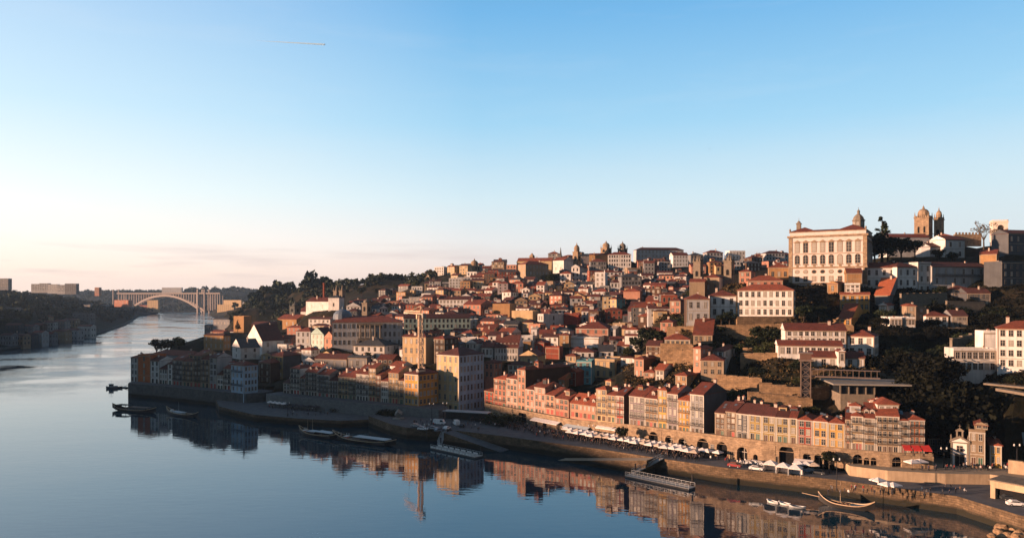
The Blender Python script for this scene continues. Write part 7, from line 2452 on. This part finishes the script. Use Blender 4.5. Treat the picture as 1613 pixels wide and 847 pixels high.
# street lamps
def lamp(label, px, py, z, h=7.5):
    q = onz(px, py, z)
    r = thing('street_lamp', label, 'street lamp', (q.x, q.y, z), 0, 'street lamps along the quays')
    mb = MB(); mb.tube((0, 0, 0), (0, 0, h), .13, .08, 8); mb.lathe((0, 0, 0), [(.28, 0), (.22, .6), (.13, .9)], 8, 0); mb.box(-.9, .9, -.04, .04, h - .1, h, 0); mb.build('post', M_IRON, r)
    for x in (-.85, .85):
        mb = MB(); mb.lathe((x, 0, h), [(.12, 0), (.26, .25), (.22, .55), (.05, .75)], 8, 0); mb.build('lantern', plain('frosted lantern glass', (.5, .5, .48), .3), r)
lamp('black twin street lamp left on the shaded square', 680, 668, 5.0, 8.5); lamp('black twin street lamp right on the shaded square', 701, 667, 5.0, 8.5)
lamp('thin lamp post at the right quay above the golden boat', 1318, 772, 5.0, 8.5); lamp('lamp post left of the chapel door', 1487, 736, 8.0, 5.5); lamp('tall pale lamp post at the right of the square', 1602, 736, 8.0, 6.5)
lamp('lamp post among people at mid quay', 931, 694, 5.0, 5.5); lamp('lamp post by the lower quay edge', 453, 655, 3.2, 6); lamp('lamp post near the left gangway', 672, 690, 5.0, 5)

# ------------------------------------------------------------------ people
def person_mesh(pose, cloth, legs, skin, hair):
    a = {'stand': (.06, -.06, .05, .05), 'walk': (.22, -.24, .16, -.16), 'talk': (.05, -.08, .28, .04)}[pose]
    V = [(0, 0, .92), (0, 0, 1.12), (0, .01, 1.36), (0, .01, 1.50), (0, -.02, 1.66),
         (.10, 0, .88), (.11, -a[0] * .5, .48), (.11, -a[0] + .03, .07), (.12, -a[0] - .14, .03),
         (-.10, 0, .88), (-.11, -a[1] * .5, .48), (-.11, -a[1] + .03, .07), (-.12, -a[1] - .14, .03),
         (.19, .01, 1.38), (.25, .02 - a[2] * .3, 1.12), (.25, -a[2] - .04, .90), (.24, -a[2] - .07, .80),
         (-.19, .01, 1.38), (-.25, .02 - a[3] * .3, 1.12), (-.25, -a[3] - .04, .90), (-.24, -a[3] - .07, .80)]
    Ed = [(0, 1), (1, 2), (2, 3), (3, 4), (0, 5), (5, 6), (6, 7), (7, 8), (0, 9), (9, 10), (10, 11), (11, 12), (2, 13), (13, 14), (14, 15), (15, 16), (2, 17), (17, 18), (18, 19), (19, 20)]
    Rr = [.15, .13, .15, .055, .105, .09, .065, .045, .04, .09, .065, .045, .04, .065, .05, .04, .035, .065, .05, .04, .035]
    me = bpy.data.meshes.new('person_cage')
    me.from_pydata(V, Ed, [])
    o = bpy.data.objects.new('person_cage', me); COL.objects.link(o)
    md = o.modifiers.new('skin', 'SKIN')
    for i, r in enumerate(Rr):
        me.skin_vertices[0].data[i].radius = (r * (1.25 if i in (0, 1, 2) else 1), r)
    me.skin_vertices[0].data[0].use_root = True
    sb = o.modifiers.new('smooth', 'SUBSURF'); sb.levels = 1; sb.render_levels = 1
    dg = bpy.context.evaluated_depsgraph_get()
    out = bpy.data.meshes.new_from_object(o.evaluated_get(dg))
    bpy.data.objects.remove(o)
    out.name = 'person'
    out.materials.clear()
    for m_ in (cloth, legs, skin, hair): out.materials.append(m_)
    for p in out.polygons:
        c = p.center
        if c.z > 1.5: p.material_index = 3 if (c.z > 1.70 or c.y > .03) else 2
        elif c.z < .90 and abs(c.x) < .2: p.material_index = 1
        elif c.z < .84: p.material_index = 2
        else: p.material_index = 0
    return out
SK, HR = plain('skin', (.40, .23, .16), .6), plain('dark hair', (.03, .02, .015), .6)
JEANS, BLACKC = plain('dark trousers', (.025, .028, .04), .8), plain('black coat', (.02, .02, .022), .8)
PM = {}
for cn, cc in (('dark', (.025, .025, .03)), ('navy', (.03, .04, .08)), ('grey', (.12, .12, .125)), ('brown', (.10, .06, .04)), ('red', (.30, .04, .035)), ('white', (.62, .60, .58))):
    for ps in ('stand', 'walk', 'talk'):
        PM[(cn, ps)] = person_mesh(ps, plain(f'{cn} coat', cc, .8), JEANS, SK, HR)
pe = random.Random(12)
def person(x, y, z, label, group, cols=('dark', 'dark', 'navy', 'grey', 'brown', 'dark', 'white', 'red')):
    c = pe.choice(cols)
    o = link('person', PM[(c, pe.choice(('stand', 'walk', 'talk')))], None, (x, y, z), pe.uniform(0, 6.28))
    s = pe.uniform(.93, 1.06); o.scale = (s, s, s)
    tag(o, label[c] if isinstance(label, dict) else label, 'person', group + (f', {c} coats' if isinstance(label, dict) else ''))
lab = lambda w: {'dark': f'person in dark coat {w}', 'navy': f'person in navy coat {w}', 'grey': f'person in grey coat {w}', 'brown': f'person in brown coat {w}', 'red': f'person in red coat {w}', 'white': f'person in white top {w}'}
def crowd(n, px0, px1, off0, off1, z, w, group):
    for _ in range(n):
        q = along_wall(pe.uniform(px0, px1), pe.uniform(off0, off1))
        if q: person(q[0].x, q[0].y, z, lab(w), group)
crowd(70, 778, 905, 3.0, 17.5, 5.004, 'in the crowd on the quay by the round tree', 'people crowding the quay')
crowd(66, 905, 1125, 2.0, 15, 5.004, 'around the parasol tables on the quay', 'people around the parasols')
# beyond the three hundred nearest, the packed crowd reads as one dark mass
def mass(n, px0, px1, off0, off1, z):
    V, Fc, Mi = [], [], []
    ms = [PM[k] for k in PM if k[0] in ('dark', 'navy', 'grey', 'brown')]
    dat = []
    for m_ in ms[::2]:
        co = np.empty(len(m_.vertices) * 3); m_.vertices.foreach_get('co', co)
        dat.append((co.reshape(-1, 3), [tuple(p.vertices) for p in m_.polygons], [0 if p.material_index == 0 else p.material_index for p in m_.polygons]))
    b = 0
    for i in range(n):
        q = along_wall(pe.uniform(px0, px1), pe.uniform(off0, off1))
        if not q: continue
        co, fs, mi = dat[i % len(dat)]
        a = pe.uniform(0, 6.28); c, s = math.cos(a), math.sin(a)
        V.append(np.stack([co[:, 0] * c - co[:, 1] * s + q[0].x, co[:, 0] * s + co[:, 1] * c + q[0].y, co[:, 2] + z], 1))
        Fc += [tuple(v + b for v in f) for f in fs]; Mi += mi; b += len(co)
    me = bpy.data.meshes.new('crowd'); me.from_pydata(np.concatenate(V).tolist(), [], Fc)
    for m_ in (BLACKC, JEANS, SK, HR): me.materials.append(m_)
    me.polygons.foreach_set('material_index', Mi)
    tag(link('crowd', me), 'dense dark crowd packed on the quay before the arcade wall', 'crowd', kind='stuff')
mass(480, 785, 1125, 4.5, 15.5, 5.004)
crowd(18, 1130, 1240, 2.5, 9, 5.004, 'on the quay left of the gazebo tents', 'people on the right quay')
for _ in range(48):
    px = pe.uniform(1450, 1605); q = onz(px, pe.uniform(735.5, 742), 8.0)
    person(q.x, q.y, 8.004, lab('on the raised square by the chapel'), 'people on the raised square')
for _ in range(34):
    px = pe.uniform(1290, 1520); q = onz(px, pe.uniform(770, 781), 5.0)
    if quay_z(q.x, q.y) < 6: person(q.x, q.y, 5.004, lab('on the lower right quay'), 'people on the lower right quay')
for _ in range(30):
    px = pe.uniform(405, 520); q = onz(px, pe.uniform(641, 655), 3.2)
    person(q.x, q.y, 3.204, lab('on the shaded lower quay'), 'people on the lower quay')
for _ in range(22):
    px = pe.uniform(650, 765); q = onz(px, pe.uniform(664, 681), 5.0)
    person(q.x, q.y, 5.004, lab('on the shaded square'), 'people on the shaded square')
# rocks at the bottom right corner
rk = random.Random(3)
for i in range(26):
    px, py = rk.uniform(1568, 1640), rk.uniform(826, 850)
    q = onz(px, py, .1)
    o = None
    mb = MB()
    s = rk.uniform(.7, 1.9)
    bm = bmesh.new(); bmesh.ops.create_icosphere(bm, subdivisions=2, radius=s)
    for v in bm.verts: v.co *= 1 + .35 * noise.noise(v.co * .9 + Vector((i * 7, 0, 0))); 
    for v in bm.verts: v.co.z *= .7
    me = bpy.data.meshes.new('boulder'); bm.to_mesh(me); bm.free(); me.materials.append(M_WALLST)
    tag(link('boulder', me, None, (q.x - 2, q.y - 1, rk.uniform(-.1, .9))), 'brown boulder heaped at the foot of the quay wall', 'boulder', 'boulders at the quay foot')
# floating buoys, birds and the vapour trail
def bird(label, px, py, Y, s=1.0):
    p = at(px, py, Y)
    r = thing('bird', label, 'bird', p, .4)
    mb = MB(); mb.lathe((0, 0, 0), [(.02, -.3), (.09, -.15), (.1, .05), (.05, .22), (.02, .3)], 8, 0)
    for sg in (-1, 1): mb.face([(sg * .05, 0, .1), (sg * .6, .0, .25), (sg * 1.0, 0, .0), (sg * .5, 0, -.02), (sg * .05, 0, -.1)], 0)
    o = mb.build('body', M_IRON, r); o.rotation_euler = (R(80), 0, 0); o.scale = (s, s, s)
bird('small dark bird in mid sky', 1118, 235, 420); bird('tiny bird high at right', 1337, 232, 520, .8)
def contrail():
    A, B = at(405, 64.5, 26000), at(511, 70.5, 26000)
    mb = MB()
    for k in range(90):
        t = k / 89
        r = 6 + 26 * t
        mb.lathe(A.lerp(B, t) + Vector((0, 0, tr.uniform(-4, 4) * t)), [(.1, -r), (r * .8, -r * .6), (r, 0), (r * .8, r * .6), (.1, r)], 8, 0)
    tag(mb.build('contrail', plain('vapour', (.62, .86, 1.0), 1.0, 0, 0), smooth=True), 'thin white vapour trail high in the blue sky', 'vapour trail', kind='stuff')
contrail()
HAZE = 0.00005
# ------------------------------------------------------------------ haze over the valley
hz = MB(); hz.box(-4600, 2600, -420, 6600, -6, 200, 0)
hm = bpy.data.materials.new('haze'); hm.use_nodes = True
ht = hm.node_tree
for n in list(ht.nodes): ht.nodes.remove(n)
ho = ht.nodes.new('ShaderNodeOutputMaterial'); hv = ht.nodes.new('ShaderNodeVolumePrincipled')
hv.inputs['Color'].default_value = (.42, .62, .88, 1)
hv.inputs['Density'].default_value = HAZE
hv.inputs['Anisotropy'].default_value = .2
ht.links.new(hv.outputs[0], ho.inputs['Volume'])
if HAZE > 0: tag(hz.build('haze', hm), 'thin evening haze in the valley air', 'haze', kind='stuff')
